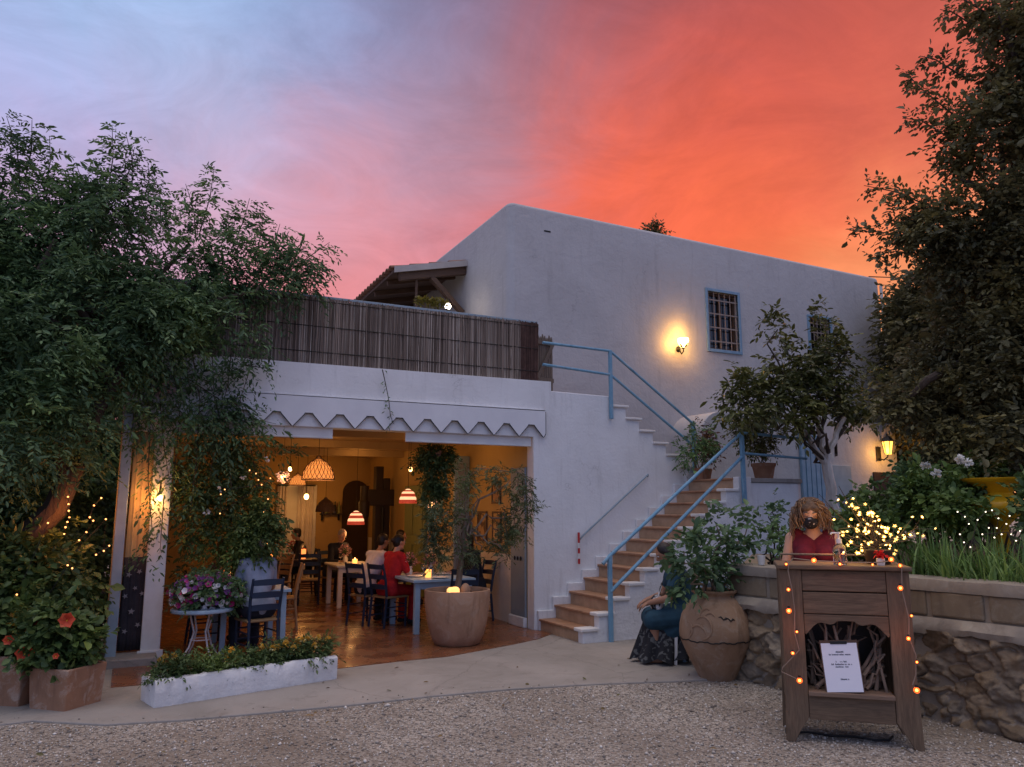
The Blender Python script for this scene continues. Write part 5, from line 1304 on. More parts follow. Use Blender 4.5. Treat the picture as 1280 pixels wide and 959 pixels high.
M['leaf_fern'] = leafmat('fresh_leaf', (.06, .11, .03), (.10, .17, .045), (.15, .22, .06))
M['grassblade'] = leafmat('strap_leaf', (.09, .17, .045), (.15, .26, .07), (.22, .33, .11), .4)
pinkp = leafmat('pink_petal', (.45, .20, .22), (.62, .34, .36), None, .6, .3)
posy(t1c.x-.22, t1c.y+.22, FZ+TH, 'pink flower vase on the pale blue table', pinkp, 3)
posy(t1c.x+.16, t1c.y+.42, FZ+TH, 'second pink flower vase, before the woman in black', pinkp, 4)
posy(t2c.x-.02, t2c.y+.25, FZ+TH, 'pink flower vase on the cream table', pinkp, 5)
posy(t4c.x-.12, t4c.y+.05, FZ+TH, 'reddish flower vase on the dark far table', leafmat('coral_petal', (.45, .08, .06), (.6, .16, .12), None, .6, .3), 6)
posy(t3c.x-.22, t3c.y+.2, FZ+TH, 'tall pale pink flower vase before the bare shouldered woman', pinkp, 7, .18)
def plate(x, y, label):
    t = thing('plate', label, 'plate', (x, y, FZ+TH)); MB().lathe([(0, 0), (.07, 0), (.115, .014), (.112, .018), (.07, .006), (0, .006)], 28).build('plate_body', M['ceramic'], t, True, angle=60)
def wineglass(x, y, label):
    t = thing('wine_glass', label, 'glass', (x, y, FZ+TH)); MB().lathe([(0, 0), (.032, .001), (.004, .006), (.004, .075), (.028, .10), (.034, .13), (.028, .165), (.026, .165), (.032, .13), (.026, .104), (0, .082)], 20).build('glass_body', M['glass'], t, True, angle=70)
plate(t1c.x-.24, t1c.y-.08, 'white plate in front of the woman in red'); plate(t1c.x-.02, t1c.y-.42, 'white plate at the planter end of the blue table'); plate(t1c.x+.22, t1c.y+.10, 'white plate in front of the woman in black')
wineglass(t1c.x-.10, t1c.y+.0, 'wine glass by the candle on the blue table'); wineglass(t1c.x+.08, t1c.y+.18, 'wine glass before the woman in black'); wineglass(t2c.x-.16, t2c.y+.02, 'wine glass on the cream table')
plate(t3c.x+.15, t3c.y-.12, 'white plate on the blue grey table')

# ------------- pendant lamps
def cordtube(t, top): MB().tube([(0, 0, 0), (0, 0, top)], .004, 6).build('cord', M['cable'], t, True)
def wicker(x, y, z, label, s=1.0, lit=True):
    t = thing('pendant_lamp', label, 'lamp', (x, y, z)); prof = [(.215, -.14), (.215, -.10), (.20, -.03), (.16, .05), (.10, .11), (.04, .15), (.02, .19)]
    prof = [(r*s, q*s) for r, q in prof]
    mat = emit('wicker_glow', (1, .30, .06), 1.1, (.45, .22, .09)) if lit else M['brownwood']
    MB().lathe(prof, 32, cap=False).build('lamp_shade', mat, t, True)
    m_ = MB()
    for k in range(22):
        for dr in (1, -1):
            m_.tube([((r+.004)*math.cos(k*.2856+dr*i*.16), (r+.004)*math.sin(k*.2856+dr*i*.16), q) for i, (r, q) in enumerate(prof)], .0028*s+.001, 4, False)
    for r, q in prof[:1]: m_.tube([((r+.003)*math.cos(a), (r+.003)*math.sin(a), q) for a in np.linspace(0, 6.283, 30)], .008, 6)
    m_.build('wicker_lattice', M['brownwood'], t, True)
    MB().ell((0, 0, -.02), .03, 10, 8).build('bulb', emit('pendant_bulb', (1, .72, .35), 12), t, True)
    cordtube(t, 2.70-z-.0); return t
def striped(x, y, z, label, s=1.0):
    t = thing('pendant_lamp', label, 'lamp', (x, y, z)); pr = [(.150, -.11), (.140, -.05), (.125, .0), (.108, .05), (.085, .085), (.05, .11), (.02, .13)]
    for i in range(len(pr)-1):
        (r0, q0), (r1, q1) = pr[i], pr[i+1]; r0 *= s; r1 *= s; q0 *= s; q1 *= s
        MB().lathe([(r0, q0), ((r0+r1)/2+.006, (q0+q1)/2), (r1, q1)], 26, cap=False).build('shade_band', emit('band_glow', (1, .50, .26), 1.5, (.6, .4, .3)) if i % 2 == 1 else emit('band_red', (1, .10, .05), .35, (.35, .06, .04)), t, True)
    MB().ell((0, 0, 0), .026, 10, 8).build('bulb', emit('pendant_bulb2', (1, .7, .35), 12), t, True)
    cordtube(t, 2.70-z); return t
wk = aty(398, 587, 1.5); wicker(wk.x, wk.y, wk.z, 'large glowing open wicker dome pendant lamp')
dk = aty(407, 632, 4.0); wicker(dk.x, dk.y, dk.z, 'small unlit brown dome pendant lamp under the wicker one', .72, False)
s1 = aty(445, 648, 4.2); striped(s1.x, s1.y, s1.z, 'striped red pendant lamp above the grey haired man')
s2 = aty(510, 621, 2.6); striped(s2.x, s2.y, s2.z, 'striped red pendant lamp beside the hanging basket', .95)
s3 = aty(372, 600, 5.5); wicker(s3.x, s3.y, s3.z, 'low orange pendant lamp before the white far door', .7)
for p, w in ((wk, 11), (s1, 6), (s2, 7), (s3, 7)): point('pendant_light', (p.x, p.y, p.z-.24), w, WARM, .08)
# flower shaped lamp clusters
def flowerlamp(p, label, n, seed, s=.09):
    t = thing('blossom_lamp', label, 'lamp', p); g = np.random.default_rng(seed); q = nrm(g.normal(size=(n*5, 3)))*g.uniform(.4, 1, (n*5, 1))*s
    leaves('paper_petals', q, g.normal(size=(n*5, 3)), .035, .024, emit('paper_petal', (1, .52, .36), .45, (.6, .4, .35)), t)
    MB().ell((0, 0, 0), .03, 10, 8).build('bulb', emit('blossom_bulb', (1, .62, .2), 10), t, True)
    MB().tube([(0, 0, .03), (0, 0, 2.7-p[2])], .003, 5).build('cord', M['cable'], t)
    point('blossom_light', (0, -.12, -.05), 2.5, AMBER, .05, t)
flowerlamp(aty(540, 631, 1.3), 'glowing blossom lamp behind the olive branches', 26, 1)
flowerlamp(aty(354, 596, 1.9), 'glowing blossom lamp beside the wicker dome', 26, 2)
flowerlamp(aty(328, 646, 1.0), 'glowing blossom lamp low among the vine leaves', 16, 3, .07)
bl2 = thing('bulb_lamp', 'bare glowing bulb against the white curtains of the far door', 'lamp', aty(383, 621, 7.2))
MB().lathe([(.004, 2.7-bl2.location.z), (.006, .08), (.018, .06), (.016, .02)], 10).build('socket', M['iron'], bl2, True)
MB().ell((0, 0, -.0), (.05, .05, .06), 12, 8).build('bulb', emit('far_bulb_glow', (1, .55, .16), 14), bl2, True)
point('far_bulb_light', (0, -.2, -.05), 12, AMBER, .06, bl2)
# white curtains on the far door
for x0, x1, lab in ((-2.05, -1.84, 'white gathered curtain on one side of the far door'), (-1.62, -1.28, 'wider white gathered curtain on the other side of the far door')):
    ct = thing('white_curtain', lab, 'curtain', (x0, 7.9, .06)); o = sheet(MB(), 0, x1-x0, 0, 2.0, 0, .02, 40, 4).build('curtain_cloth', M['c_white'], ct, True)
    MB().tube([(-.03, 0, 2.02), (x1-x0+.03, 0, 2.02)], .012, 8).build('rod', M['iron'], ct, True)
# old press of dark wood and pictures
pp_ = aty(474, 700, 6.3)
prs = thing('wooden_press', 'tall dark antique wooden press with a thick crossbeam beside the arch', 'press', (pp_.x, 6.3, FZ))
MB().box(-.14, -.10, 0, .02, .10, 2.42).build('column', M['darkwood'], prs, bevel=.012)
MB().box(.03, -.09, 0, .17, .09, 2.18).build('column', M['darkwood'], prs, bevel=.012)
MB().box(-.42, -.125, 1.62, .42, -.102, 1.95).build('crossbeam', M['darkwood'], prs, bevel=.03)
MB().lathe([(.10, 0), (.12, .3), (.09, .34), (.09, .62)], 16, (-.36, -.05, 1.4)).build('barrel_end', M['darkwood'], prs, True)
MB().tube([(.0, -.16, .1), (.0, -.16, 1.6)], .035, 10).build('screw', M['iron'], prs, True)
def picture(y0, y1, z0, z1, label, c):
    t = thing('framed_picture', label, 'picture', (-.004, y0, z0)); w = y1-y0; h = z1-z0
    m_ = MB(); m_.box(-.02, 0, 0, 0, .03, h); m_.box(-.02, w-.03, 0, 0, w, h); m_.box(-.0199, .03, 0, 0, w-.03, .03); m_.box(-.0199, .03, h-.03, 0, w-.03, h); m_.build('frame', M['brownwood'], t)
    MB().box(-.01, .03, .03, -.002, w-.03, h-.03).build('print', c, t)
picture(1.50, 1.85, 1.10, 1.55, 'small framed picture nearer the open grey door leaf', pattern('print_a', (.10, .06, .03), (.42, .26, .12), 9))
picture(1.0, 1.3, 1.10, 1.55, 'small framed picture nearer the room entrance', pattern('print_b', (.30, .16, .06), (.5, .34, .16), 7))
picture(1.02, 1.32, 1.66, 2.0, 'framed picture hung above the lower pair', pattern('print_c', (.16, .09, .04), (.36, .2, .1), 8))
# unseen ambient fill points below the ceiling, with no bulbs modelled
for x, y, w in ((-2.2, 3.0, 3.5), (-3.6, 3.2, 3), (-1.0, 5.2, 4), (-.75, 1.3, 4)): point('ceiling_fill', (x, y, 2.52), w, WARM, .18)

t5c = Vector((-2.55, 5.4, FZ)); tablething('dining_table', 'small dark table at the rear under the white curtains', t5c, 0, .7, .7, TH, M['darkwood'], M['darkwood'])
candle(t5c.x, t5c.y-.1, FZ+TH, 'glowing candle on the small rear table', 2.4, .08)
for (dx, rz_, top_m, hr_, lab) in ((.62, face(-1, 0), M['c_dark'], M['hairdark'], 'seated diner in black at the small rear table'), (-.62, face(1, 0), M['c_pink'], M['hairred'], 'seated diner in dusty pink at the small rear table')):
    person(lab, (t5c.x+dx, t5c.y, FZ), rz_, top_m, M['c_jeans'], M['skin2'], hr_, lean=.10, sleeve=1.3)
    dup(ch0, (t5c.x+dx, t5c.y, FZ), rz_, lab.replace('seated diner in', 'dark chair under the diner in'), CG)
sh_ = thing('wall_shelf', 'dark wall shelf of bottles on the back wall', 'shelf', (-1.12, 7.86, 1.45)); MB().box(0, 0, 0, .46, .13, .03).build('board', M['darkwood'], sh_); MB().box(0.03, .05, -.12, .06, .13, 0).build('bracket', M['iron'], sh_); MB().box(.40, .05, -.12, .43, .13, 0).build('bracket', M['iron'], sh_)
for k in range(5):
    bo = thing('bottle', 'dark glass bottle standing on the wall shelf', 'bottle', (-1.07+.09*k, 7.92, 1.481), 0, 'bottles on the wall shelf'); MB().lathe([(0, 0), (.032, 0), (.032, .15), (.012, .20), (.012, .26), (0, .26)], 12).build('bottle_body', [M['glassdark'], M['greendoor'], M['brownwood']][k % 3], bo, True, angle=60)
for xx, yy, lab in ((-1.1, 1.9, 'glowing bulb hanging bare over the blue dining table'), (-2.75, 2.6, 'glowing bulb hanging bare near the vine'), (-1.75, 4.9, 'glowing bulb hanging bare over the cream table')):
    bb_ = thing('bulb_lamp', lab, 'lamp', (xx, yy, 2.18)); MB().lathe([(.003, .52), (.004, .09), (.016, .07), (.015, .02)], 10).build('socket', M['iron'], bb_, True); MB().ell((0, 0, -.005), (.028, .028, .036), 12, 8).build('bulb', emit('room_bulb_glow', (1, .55, .18), 12), bb_, True)
# ---------------------------------------------------------------- woman at the stand
def deskwoman():
    loc = S(-.10, .92, 0); t = thing('person', 'standing woman in a wine red sleeveless top and patterned mask behind the stand', 'person', (loc.x, loc.y, 0), sa+math.pi, None, 1.0)
    # local +y faces the viewer
    sk = MB(); pel = Vector((0, 0, .93)); wa = Vector((0, .01, 1.10)); che = Vector((0, .03, 1.27)); nk = Vector((0, .06, 1.44)); hd = Vector((.02, .125, 1.555))
    sk.cap2(pel-Vector((.08, 0, 0)), .115, pel+Vector((.08, 0, 0)), .115, 14); sk.cap2(pel, .13, wa, .105, 14)
    for q in (-1, 1): sk.cap2(wa+Vector((q*.03, 0, 0)), .10, che+Vector((q*.065, 0, 0)), .105, 14); sk.ell(che+Vector((q*.075, .085, -.04)), (.065, .06, .065), 12, 8)
    sh = [che+Vector((q*.165, -.005, .085)) for q in (-1, 1)]
    sk.cap2(sh[0], .05, sh[1], .05, 12); sk.cap2(che+Vector((0, -.01, .06)), .08, nk, .05, 12); sk.cap2(nk, .047, hd-Vector((0, .03, .03)), .05, 12)
    for q, s in ((-1, sh[0]), (1, sh[1])):
        e = s+Vector((q*.07, .03, -.27)); w = e+Vector((-q*.10, .22, -.02)); sk.cap2(s, .05, e, .037, 10); sk.cap2(e, .037, w, .025, 10); hand(sk, w, (-q*.35, 1, -.2), (0, 0, 1), .082, .6, -q)
        hp = pel+Vector((q*.09, 0, -.02)); kn = Vector((q*.10, .02, .49)); an_ = Vector((q*.10, -.01, .085))
        sk.cap2(hp, .09, kn, .058, 12); sk.cap2(kn, .056, an_, .036, 10); sk.cap2(an_-Vector((0, .03, .045)), .036, an_+Vector((0, .14, -.05)), .03, 10)
    c, f, u, r = head(sk, hd, (.05, 1, -.36), (0, .2, 1))
    blob(sk, 'body', M['skin'], t, .009, 2)
    cl = MB(); o = .013
    cl.cap2(pel-Vector((.08, 0, -.02)), .116+o, pel+Vector((.08, 0, .02)), .116+o, 14); cl.cap2(pel, .13+o, wa, .106+o, 14)
    for q in (-1, 1): cl.cap2(wa+Vector((q*.03, 0, 0)), .102+o, che+Vector((q*.066, -.005, .01)), .104+o, 14); cl.ell(che+Vector((q*.075, .085, -.04)), (.065+o, .06+o, .065+o), 12, 8); cl.cap2(che+Vector((q*.115, 0, .05)), .055+o, che+Vector((q*.125, -.01, .105)), .05+o, 10); cl.cap2(che+Vector((q*.11, -.05, .05)), .05, che+Vector((q*.04, -.06, .10)), .05, 10)
    blob(cl, 'top', M['c_wine'], t, .010, 2)
    # open V neckline shows skin
    tr = MB()
    for q in (-1, 1): tr.cap2(pel+Vector((q*.09, 0, -.02)), .09+o, Vector((q*.10, .02, .49)), .062+o, 12); tr.cap2(Vector((q*.10, .02, .49)), .062+o, Vector((q*.10, 0, .12)), .05+o, 10)
    tr.cap2(pel-Vector((.08, 0, .01)), .117+o, pel+Vector((.08, 0, -.01)), .117+o, 12); blob(tr, 'trousers', M['c_jeans'], t, .013, 2)
    for q in (-1, 1): sm = MB(); sm.cap2(Vector((q*.10, -.04, .05)), .042, Vector((q*.10, .13, .04)), .04, 10); blob(sm, 'shoe', M['c_dark'], t, .01, 1)
    eyes(t, c, f, u, r, 1.0, True, False)
    for q in (-1, 1): MB().tube([c+r*(.014*q)+f*.094+u*.036, c+r*(.032*q)+f*.094+u*.042, c+r*(.052*q)+f*.080+u*.034], [.003, .004, .002], 6).build('eyebrow', M['hairdark'], t, True)
    mk = MB(); m3 = Matrix((r, f, u)).transposed(); mk.ell(c+f*.046-u*.054, (.066, .070, .058), 16, 12, m3); mk.ell(c+f*.096-u*.024, (.028, .032, .034), 12, 8, m3); mko = blob(mk, 'face_mask', M['mask'], t, .008, 2)
    # loose curls
    cap = MB(); cap.ell(c+u*.050-f*.012, (.088, .094, .082), 18, 12, m3); cap.ell(c+u*.062+f*.050+r*.022, (.050, .040, .034), 12, 8, m3); cap.ell(c+u*.060+f*.052-r*.034, (.042, .036, .034), 12, 8, m3); cap.ell(c+r*.072+f*.015, (.022, .050, .075), 10, 8, m3); cap.ell(c-r*.072+f*.015, (.022, .050, .075), 10, 8, m3); cap.ell(c-f*.055-u*.05, (.088, .05, .10), 14, 10, m3)
    ho = blob(cap, 'hair', simple('hair_base', (.15, .085, .045), (.05, .026, .013), 26, .6, .8, 50, .012), t, .011, 2)
    g = np.random.default_rng(12); cm = MB()
    for k in range(520):
        th = g.uniform(-math.pi, math.pi); el = g.uniform(-.25, 1.45)
        d = (r*math.sin(th)*math.cos(el)-f*math.cos(th)*math.cos(el)*1.0+u*math.sin(el))
        if d.dot(f) > .18 and el < 1.0 and abs(d.dot(r)) < .80: continue
        if d.dot(f) > .35 and not (d.dot(u) > .55 and abs(d.dot(r)) > .1): continue
        p = c+u*.028-f*.022+Vector(((d.dot(r))*.088*r+d.dot(f)*.092*f+d.dot(u)*.096*u))
        L = g.uniform(.14, .25); out_ = Vector((d.x, d.y, 0)); out_ = out_.normalized() if out_.length > .1 else r*g.choice([-1, 1])
        if out_.dot(f) > .3: out_ = (out_-f*out_.dot(f)*.8+r*(1 if d.dot(r) > 0 else -1)*.6).normalized()
        pts = []; ph = g.uniform(0, 6); cr = g.uniform(.008, .016)
        a1 = out_.cross(Vector((0, 0, 1)))
        for i in range(9):
            s = i/8; q = p+out_*(.055*math.sin(min(1, s*1.3)*1.5)*g.uniform(.7, 1.1)+.012)+Vector((0, 0, .02*math.sin(s*3)-L*s**1.2))
            q += a1*cr*math.cos(ph+s*11)+out_*cr*math.sin(ph+s*11); pts.append(q)
        cm.tube(pts, [.003, .004, .0045, .0045, .004, .004, .0035, .003, .0015], 5)
    cm.build('curls', M['curly'], ho, True, fix=False)
    return t
deskwoman()

# ---------------------------------------------------------------- woman sitting beside the jar
def jarwoman():
    b = atz(838, 840); loc = Vector((b.x+.44, b.y+.24, .016)); rz = face(-.86, .50)
    t = thing('person', 'seated woman in a deep teal tunic and black patterned skirt beside the jar', 'person', loc, rz, None, .95)
    sk = MB(); z0 = .44; pel = Vector((0, 0, z0+.08)); wa = Vector((0, .06, z0+.27)); che = Vector((0, .12, z0+.45)); nk = Vector((0, .18, z0+.60)); hd = Vector((0, .24, z0+.72))
    sk.cap2(pel-Vector((.08, 0, 0)), .125, pel+Vector((.08, 0, 0)), .125, 14); sk.cap2(pel, .14, wa, .125, 14); sk.cap2(wa, .125, che, .13, 14)
    sh = [che+Vector((q*.17, 0, .08)) for q in (-1, 1)]
    sk.cap2(sh[0], .055, sh[1], .055, 12); sk.cap2(che+Vector((0, 0, .05)), .08, nk, .052, 12); sk.cap2(nk, .05, hd-Vector((0, .02, .03)), .05, 12)
    arms = []
    for q, s in ((-1, sh[0]), (1, sh[1])):
        e = s+Vector((q*.05, .12, -.27)); w = e+Vector((-q*.09, .20, -.06)); arms.append((s, e, w)); sk.cap2(s, .056, e, .044, 10); sk.cap2(e, .044, w, .029, 10); hand(sk, w, (-q*.3, 1, -.45), (0, .3, 1), .085, .8, -q)
        hp = pel+Vector((q*.09, 0, -.02)); kn = Vector((q*.12, .40, z0+.05)); an_ = Vector((q*.11, .36, .085))
        sk.cap2(hp, .095, kn, .065, 12); sk.cap2(kn, .062, an_, .038, 10); sk.cap2(an_-Vector((0, .03, .045)), .036, an_+Vector((0, .15, -.05)), .032, 10)
    c, f, u, r = head(sk, hd, (0, 1, -.5), (0, .3, 1)); blob(sk, 'body', M['skin2'], t, .010, 2)
    o = .016; cl = MB(); cl.cap2(pel-Vector((.09, 0, .03)), .135+o, pel+Vector((.09, 0, -.03)), .135+o, 14); cl.cap2(pel, .145+o, wa, .13+o, 14); cl.cap2(wa, .13+o, che, .132+o, 14); cl.cap2(sh[0], .06+o, sh[1], .06+o, 12)
    for s, e, w in arms: cl.cap2(s, .06+o, s.lerp(e, .55), .056+o, 10)
    for q in (-1, 1): cl.cap2(pel+Vector((q*.09, .02, -.02)), .14, Vector((q*.115, .395, z0+.02)), .118, 12); cl.cap2(pel+Vector((q*.07, .0, -.06)), .14, Vector((q*.08, .20, z0-.10)), .12, 12)
    blob(cl, 'tunic', M['c_teal'], t, .012, 2)
    # gathered skirt falling from the knees
    vs = []; fs = []; n = 88; lev = 12
    for j in range(lev+1):
        s = j/lev
        for i in range(n):
            a = 2*math.pi*i/n; fold = 1+(.15*math.sin(a*8+s*1.6)+.08*math.sin(a*15+1))*s
            cx, cyy = 0, .24+.06*s; rx = (.13+.13*s**1.3)*fold; ry = (.245+.07*s**1.2)*fold
            vs.append((cx+rx*math.cos(a), cyy+ry*math.sin(a), (z0+.05)*(1-s)+.045*s+.025*math.sin(a*7)*s))
    for j in range(lev):
        for i in range(n): i2 = (i+1) % n; fs.append((j*n+i, j*n+i2, (j+1)*n+i2, (j+1)*n+i))
    fs.append(tuple(range(n)))
    MB().raw(vs, fs).build('skirt', M['skirt'], t, True, angle=180)
    haircap(t, c, f, u, r, M['hairdark'], 1.0, .10); eyes(t, c, f, u, r)
    bg_ = thing('shoulder_bag', 'black and white patterned bag on the lap of the woman by the jar', 'bag', loc+Matrix.Rotation(rz, 3, 'Z') @ Vector((-.06, .33, .0)), rz)
    bb = MB(); 
    bb.ell((0, 0, .60), (.10, .07, .09), 14, 10); bb.cap2((-.05, .0, .56), .05, (.05, .02, .56), .05, 10); blob(bb, 'bag_body', M['bag'], bg_, .010, 2)
    MB().tube([(-.07, 0, .66), (-.05, -.04, .77), (.02, -.06, .80), (.06, -.03, .67)], .010, 6).build('strap', M['bag'], bg_, True)
    ws = thing('white_chair', 'small white wooden chair under the woman beside the jar', 'chair', loc, rz, None, .9)
    MB().box(-.2, -.2, .40, .2, .2, .43).build('seat', M['whitepaint'], ws, bevel=.008)
    for a in (-1, 1):
        for b_ in (-1, 1): MB().beam((a*.18, b_*.19, 0), (a*.17, b_*.17, .405), .035, .035, (0, 1, 0)).build('leg', M['whitepaint'], ws, bevel=.004)
        MB().beam((a*.17, -.175, .42), (a*.17, -.235, .85), .03, .03, (0, 1, 0)).build('back_post', M['whitepaint'], ws)
    for z in (.6, .8): MB().box(-.165, -.225, z, .165, -.205, z+.05).build('back_slat', M['whitepaint'], ws)
jarwoman()

# ---------------------------------------------------------------- trees and climbers
def pxr(p, r):   # metres for r photo pixels at a point
    h = (p-CV); f = h.x*math.cos(AZ)+h.y*math.sin(AZ); return r*f*math.cos(PITCH)/FPX*1.0
def blobs_y(L, kz=1.0, kd=1.0):
    out = []
    for x, y, rx, ry, Y in L:
        p = aty(x, y, Y); a = pxr(p, rx); b = pxr(p, ry); out.append((tuple(p), (a, min(a, b)*kd, b*kz)))
    return out
def blobs_d(L, kd=.8):
    out = []
    for x, y, rx, ry, D in L:
        p = atd(x, y, D); a = pxr(p, rx); b = pxr(p, ry); out.append((tuple(p), (a, a*kd, b)))
    return out
g0 = np.random.default_rng(77)
def droopshoots(specs, plane, n_per=1):
    paths = []
    for x0, y0, x1, y1 in specs:
        a = plane(x0, y0); b = plane(x1, y1); m = a.lerp(b, .5)+Vector((.03, 0, .03)); paths.append([tuple(a), tuple(m), tuple(b)])
    return paths
def stems(mb, paths, r=.008):
    for p in paths: mb.tube([Vector(q) for q in p], [r]+[r*.7]*(len(p)-2)+[r*.35], 6)
# big tree on the terrace side
tl = thing('broadleaf_tree', 'large dark feathery leaved tree spreading over the terrace fence', 'tree', (-7.1, -.2, 0))
OFF = Vector((-7.1, -.2, 0))
def rel(bl, off): return [((c[0]-off[0], c[1]-off[1], c[2]-off[2]), r) for c, r in bl]
tb_ = MB(); off = OFF
tr0 = atz(60, 760); base = Vector((-6.4, -.2, 0))-off
fork = aty(115, 545, -.4)-off
limb(tb_, base, aty(85, 600, -.4)-off, .16, .11, .15, 7, 1); limb(tb_, aty(85, 600, -.4)-off, aty(140, 480, -.4)-off, .10, .06, .2, 7, 2); limb(tb_, aty(140, 480, -.4)-off, aty(158, 437, -.35)-off, .06, .03, .2, 5, 3)
limb(tb_, aty(85, 600, -.4)-off, aty(60, 400, -.4)-off, .10, .04, .2, 7, 4); limb(tb_, aty(140, 480, -.4)-off, aty(70, 300, -.3)-off, .06, .03, .3, 7, 5); limb(tb_, aty(155, 445, -.35)-off, aty(230, 300, -.2)-off, .04, .018, .3, 7, 6); limb(tb_, aty(150, 440, -.35)-off, aty(330, 350, -.2)-off, .035, .012, .3, 7, 7)
tb_.build('trunk', M['bark'], tl, True)
LB = blobs_y([(50, 310, 85, 75, .4), (140, 290, 70, 70, .1), (35, 420, 90, 85, -.5), (130, 400, 85, 75, -.3), (215, 345, 60, 58, -.15), (285, 350, 40, 40, -.1), (335, 352, 36, 30, -.05), (265, 405, 50, 36, -.35), (20, 250, 35, 45, .5), (148, 235, 32, 40, .3), (20, 520, 75, 75, -.7), (95, 500, 50, 50, -.5), (-60, 350, 90, 140, .0), (-60, 520, 90, 120, -.6), (195, 400, 55, 48, -.35), (375, 340, 22, 18, .0), (250, 300, 26, 30, .0)], 1, .9)
pl0 = lambda x, y: aty(x, y, .1)
SP = [(30, 230, 40, 150), (25, 230, 8, 145), (55, 240, 62, 170), (135, 240, 140, 156), (150, 240, 168, 185), (105, 260, 95, 205), (200, 280, 195, 225), (250, 290, 268, 208), (245, 300, 232, 230), (290, 310, 312, 248), (320, 320, 328, 262), (350, 330, 372, 296), (360, 340, 412, 303), (380, 350, 408, 330), (270, 300, 300, 270), (180, 250, 185, 205), (330, 330, 350, 280), (15, 210, 2, 165), (165, 235, 158, 170)]
pth = droopshoots(SP, pl0); pth = [[tuple(Vector(q)-off) for q in p] for p in pth]
ex = shoots(pth, 11, .26, g0, .55, 2)
sm_ = MB(); stems(sm_, pth, .009); sm_.build('shoot_stem', M['bark'], tl)
crown('crown', rel(LB, off), 430, 19, M['leaf_dark'], tl, 31, .11, .30, 11, (.062, .021), .6, (ex[0], ex[1]))
# dark undergrowth behind the square pots, two shrubs
for nm, lab, bl, sd, mt in (('garden_shrub', 'dense dark shrub filling the corner below the feathery tree', [(15, 690, 70, 75, .4), (85, 720, 30, 50, .8), (70, 620, 50, 50, 1.4), (10, 600, 70, 70, 1.2), (-60, 650, 90, 130, .6), (100, 780, 22, 50, .7)], 41, M['leaf_dark']),
                        ('garden_shrub', 'low mid green shrub with broad leaves behind the square planters', [(20, 735, 40, 28, -.7), (60, 735, 28, 26, -.4), (-40, 745, 50, 50, -.9)], 42, M['leaf_mid'])):
    b0 = blobs_y(bl); o_ = Vector((b0[0][0][0], b0[0][0][1], 0)); t = thing(nm, lab, 'shrub', o_)
    m_ = MB()
    for k in range(7): limb(m_, (0.05*k-.15, 0, 0), Vector(b0[k % len(b0)][0])-o_, .02, .008, .3, 6, 50+k+sd)
    m_.build('stems', M['bark'], t, True)
    crown('foliage', rel(b0, o_), 200, 26, mt, t, sd, .12, .16, 6, (.070, .042), .4)
# fairy lights tangled in the dark corner
EW = emit('fairy_bulb', (1, .42, .13), 3.2); EWW = emit('fairy_bulb_white', (1, .86, .62), 3)
def fairy(label, pts, mat, r=.009, lamps=(), cord=True):
    o_ = Vector(pts[0]); t = thing('fairy_lights', label, 'fairy lights', o_)
    if cord: MB().tube([Vector(p)-o_ for p in pts], .003, 4).build('cord', M['cable'], t)
    b0 = None
    for k, p in enumerate(pts):
        if b0 is None: b0 = MB().ell((0, 0, 0), r*.72, 8, 6).build('bulb', mat, t, True); o = b0
        else: o = b0.copy(); COL.objects.link(o); o.parent = t
        o.location = Vector(p)-o_
    for p, w in lamps: point('fairy_glow', Vector(p)-o_, w, (1, .30, .06), .05, t)
    return t
def px_path(pp, Y, n=0):
    return [aty(x+g0.normal(0, 1.2), y+g0.normal(0, 1.2), Y+g0.normal(0, .05)) for x, y in pp]
fairy('fairy light strand hanging straight down in the dark corner tree', px_path([(86, 622), (86, 630), (85, 638), (85, 646), (84, 653), (83, 660), (81, 667)], -.55), EW, .012, [(aty(88, 640, -.62), 3.0), (aty(84, 662, -.62), 1.5)])
fairy('fairy light strand looped along a branch beside the slim blue grey post', px_path([(126, 622), (118, 632), (113, 646), (116, 652), (108, 664), (98, 676), (104, 684), (94, 690), (133, 650), (128, 690), (138, 684), (120, 694)], -.5), EW, .012, [(aty(112, 660, -.62), 1.8), (aty(125, 640, -.6), 1.0)])
fairy('fairy light strand over the low shrub near the hibiscus', px_path([(4, 776), (10, 770), (18, 764), (22, 767), (27, 780), (26, 796), (84, 708), (90, 712), (60, 652), (20, 742)], -1.2), EW, .011, [(aty(24, 770, -1.4), .5)])
# climber draped over the white corner
def hanging(mb, P, D, specs, plane, m, Ls, droop, per=1):
    pth = []
    for s in specs:
        q = [plane(x, y) for x, y in s]; pth.append([tuple(v) for v in q])
    stems(mb, pth, .007); e = shoots(pth, m, Ls, g0, droop, per); P.append(e[0]); D.append(e[1])
vn = thing('climbing_vine', 'trailing pink flowered climber draped over the white corner post', 'vine', (-4.55, -.12, 0)); vo_ = Vector((-4.55, -.12, 0))
pv = lambda x, y: aty(x, y, -.16)-vo_
P = []; Dd = []; m_ = MB()
hanging(m_, P, Dd, [[(170, 440), (175, 500), (172, 560)], [(190, 440), (200, 500), (205, 560), (212, 600)], [(215, 440), (225, 520), (218, 590), (214, 640)], [(240, 440), (250, 500), (245, 580), (238, 640)], [(265, 440), (268, 500), (285, 560), (290, 620)], [(290, 430), (285, 480), (270, 540), (262, 600)], [(320, 430), (318, 445), (300, 500), (312, 540)], [(180, 450), (188, 520), (185, 600), (190, 660), (178, 700)], [(250, 520), (300, 520), (345, 530)], [(230, 470), (275, 500), (330, 515)], [(160, 540), (140, 545), (128, 550)], [(205, 620), (202, 660), (200, 690)], [(300, 455), (340, 462)], [(170, 470), (166, 530), (160, 560)]], pv, 9, .22, .75, 1)
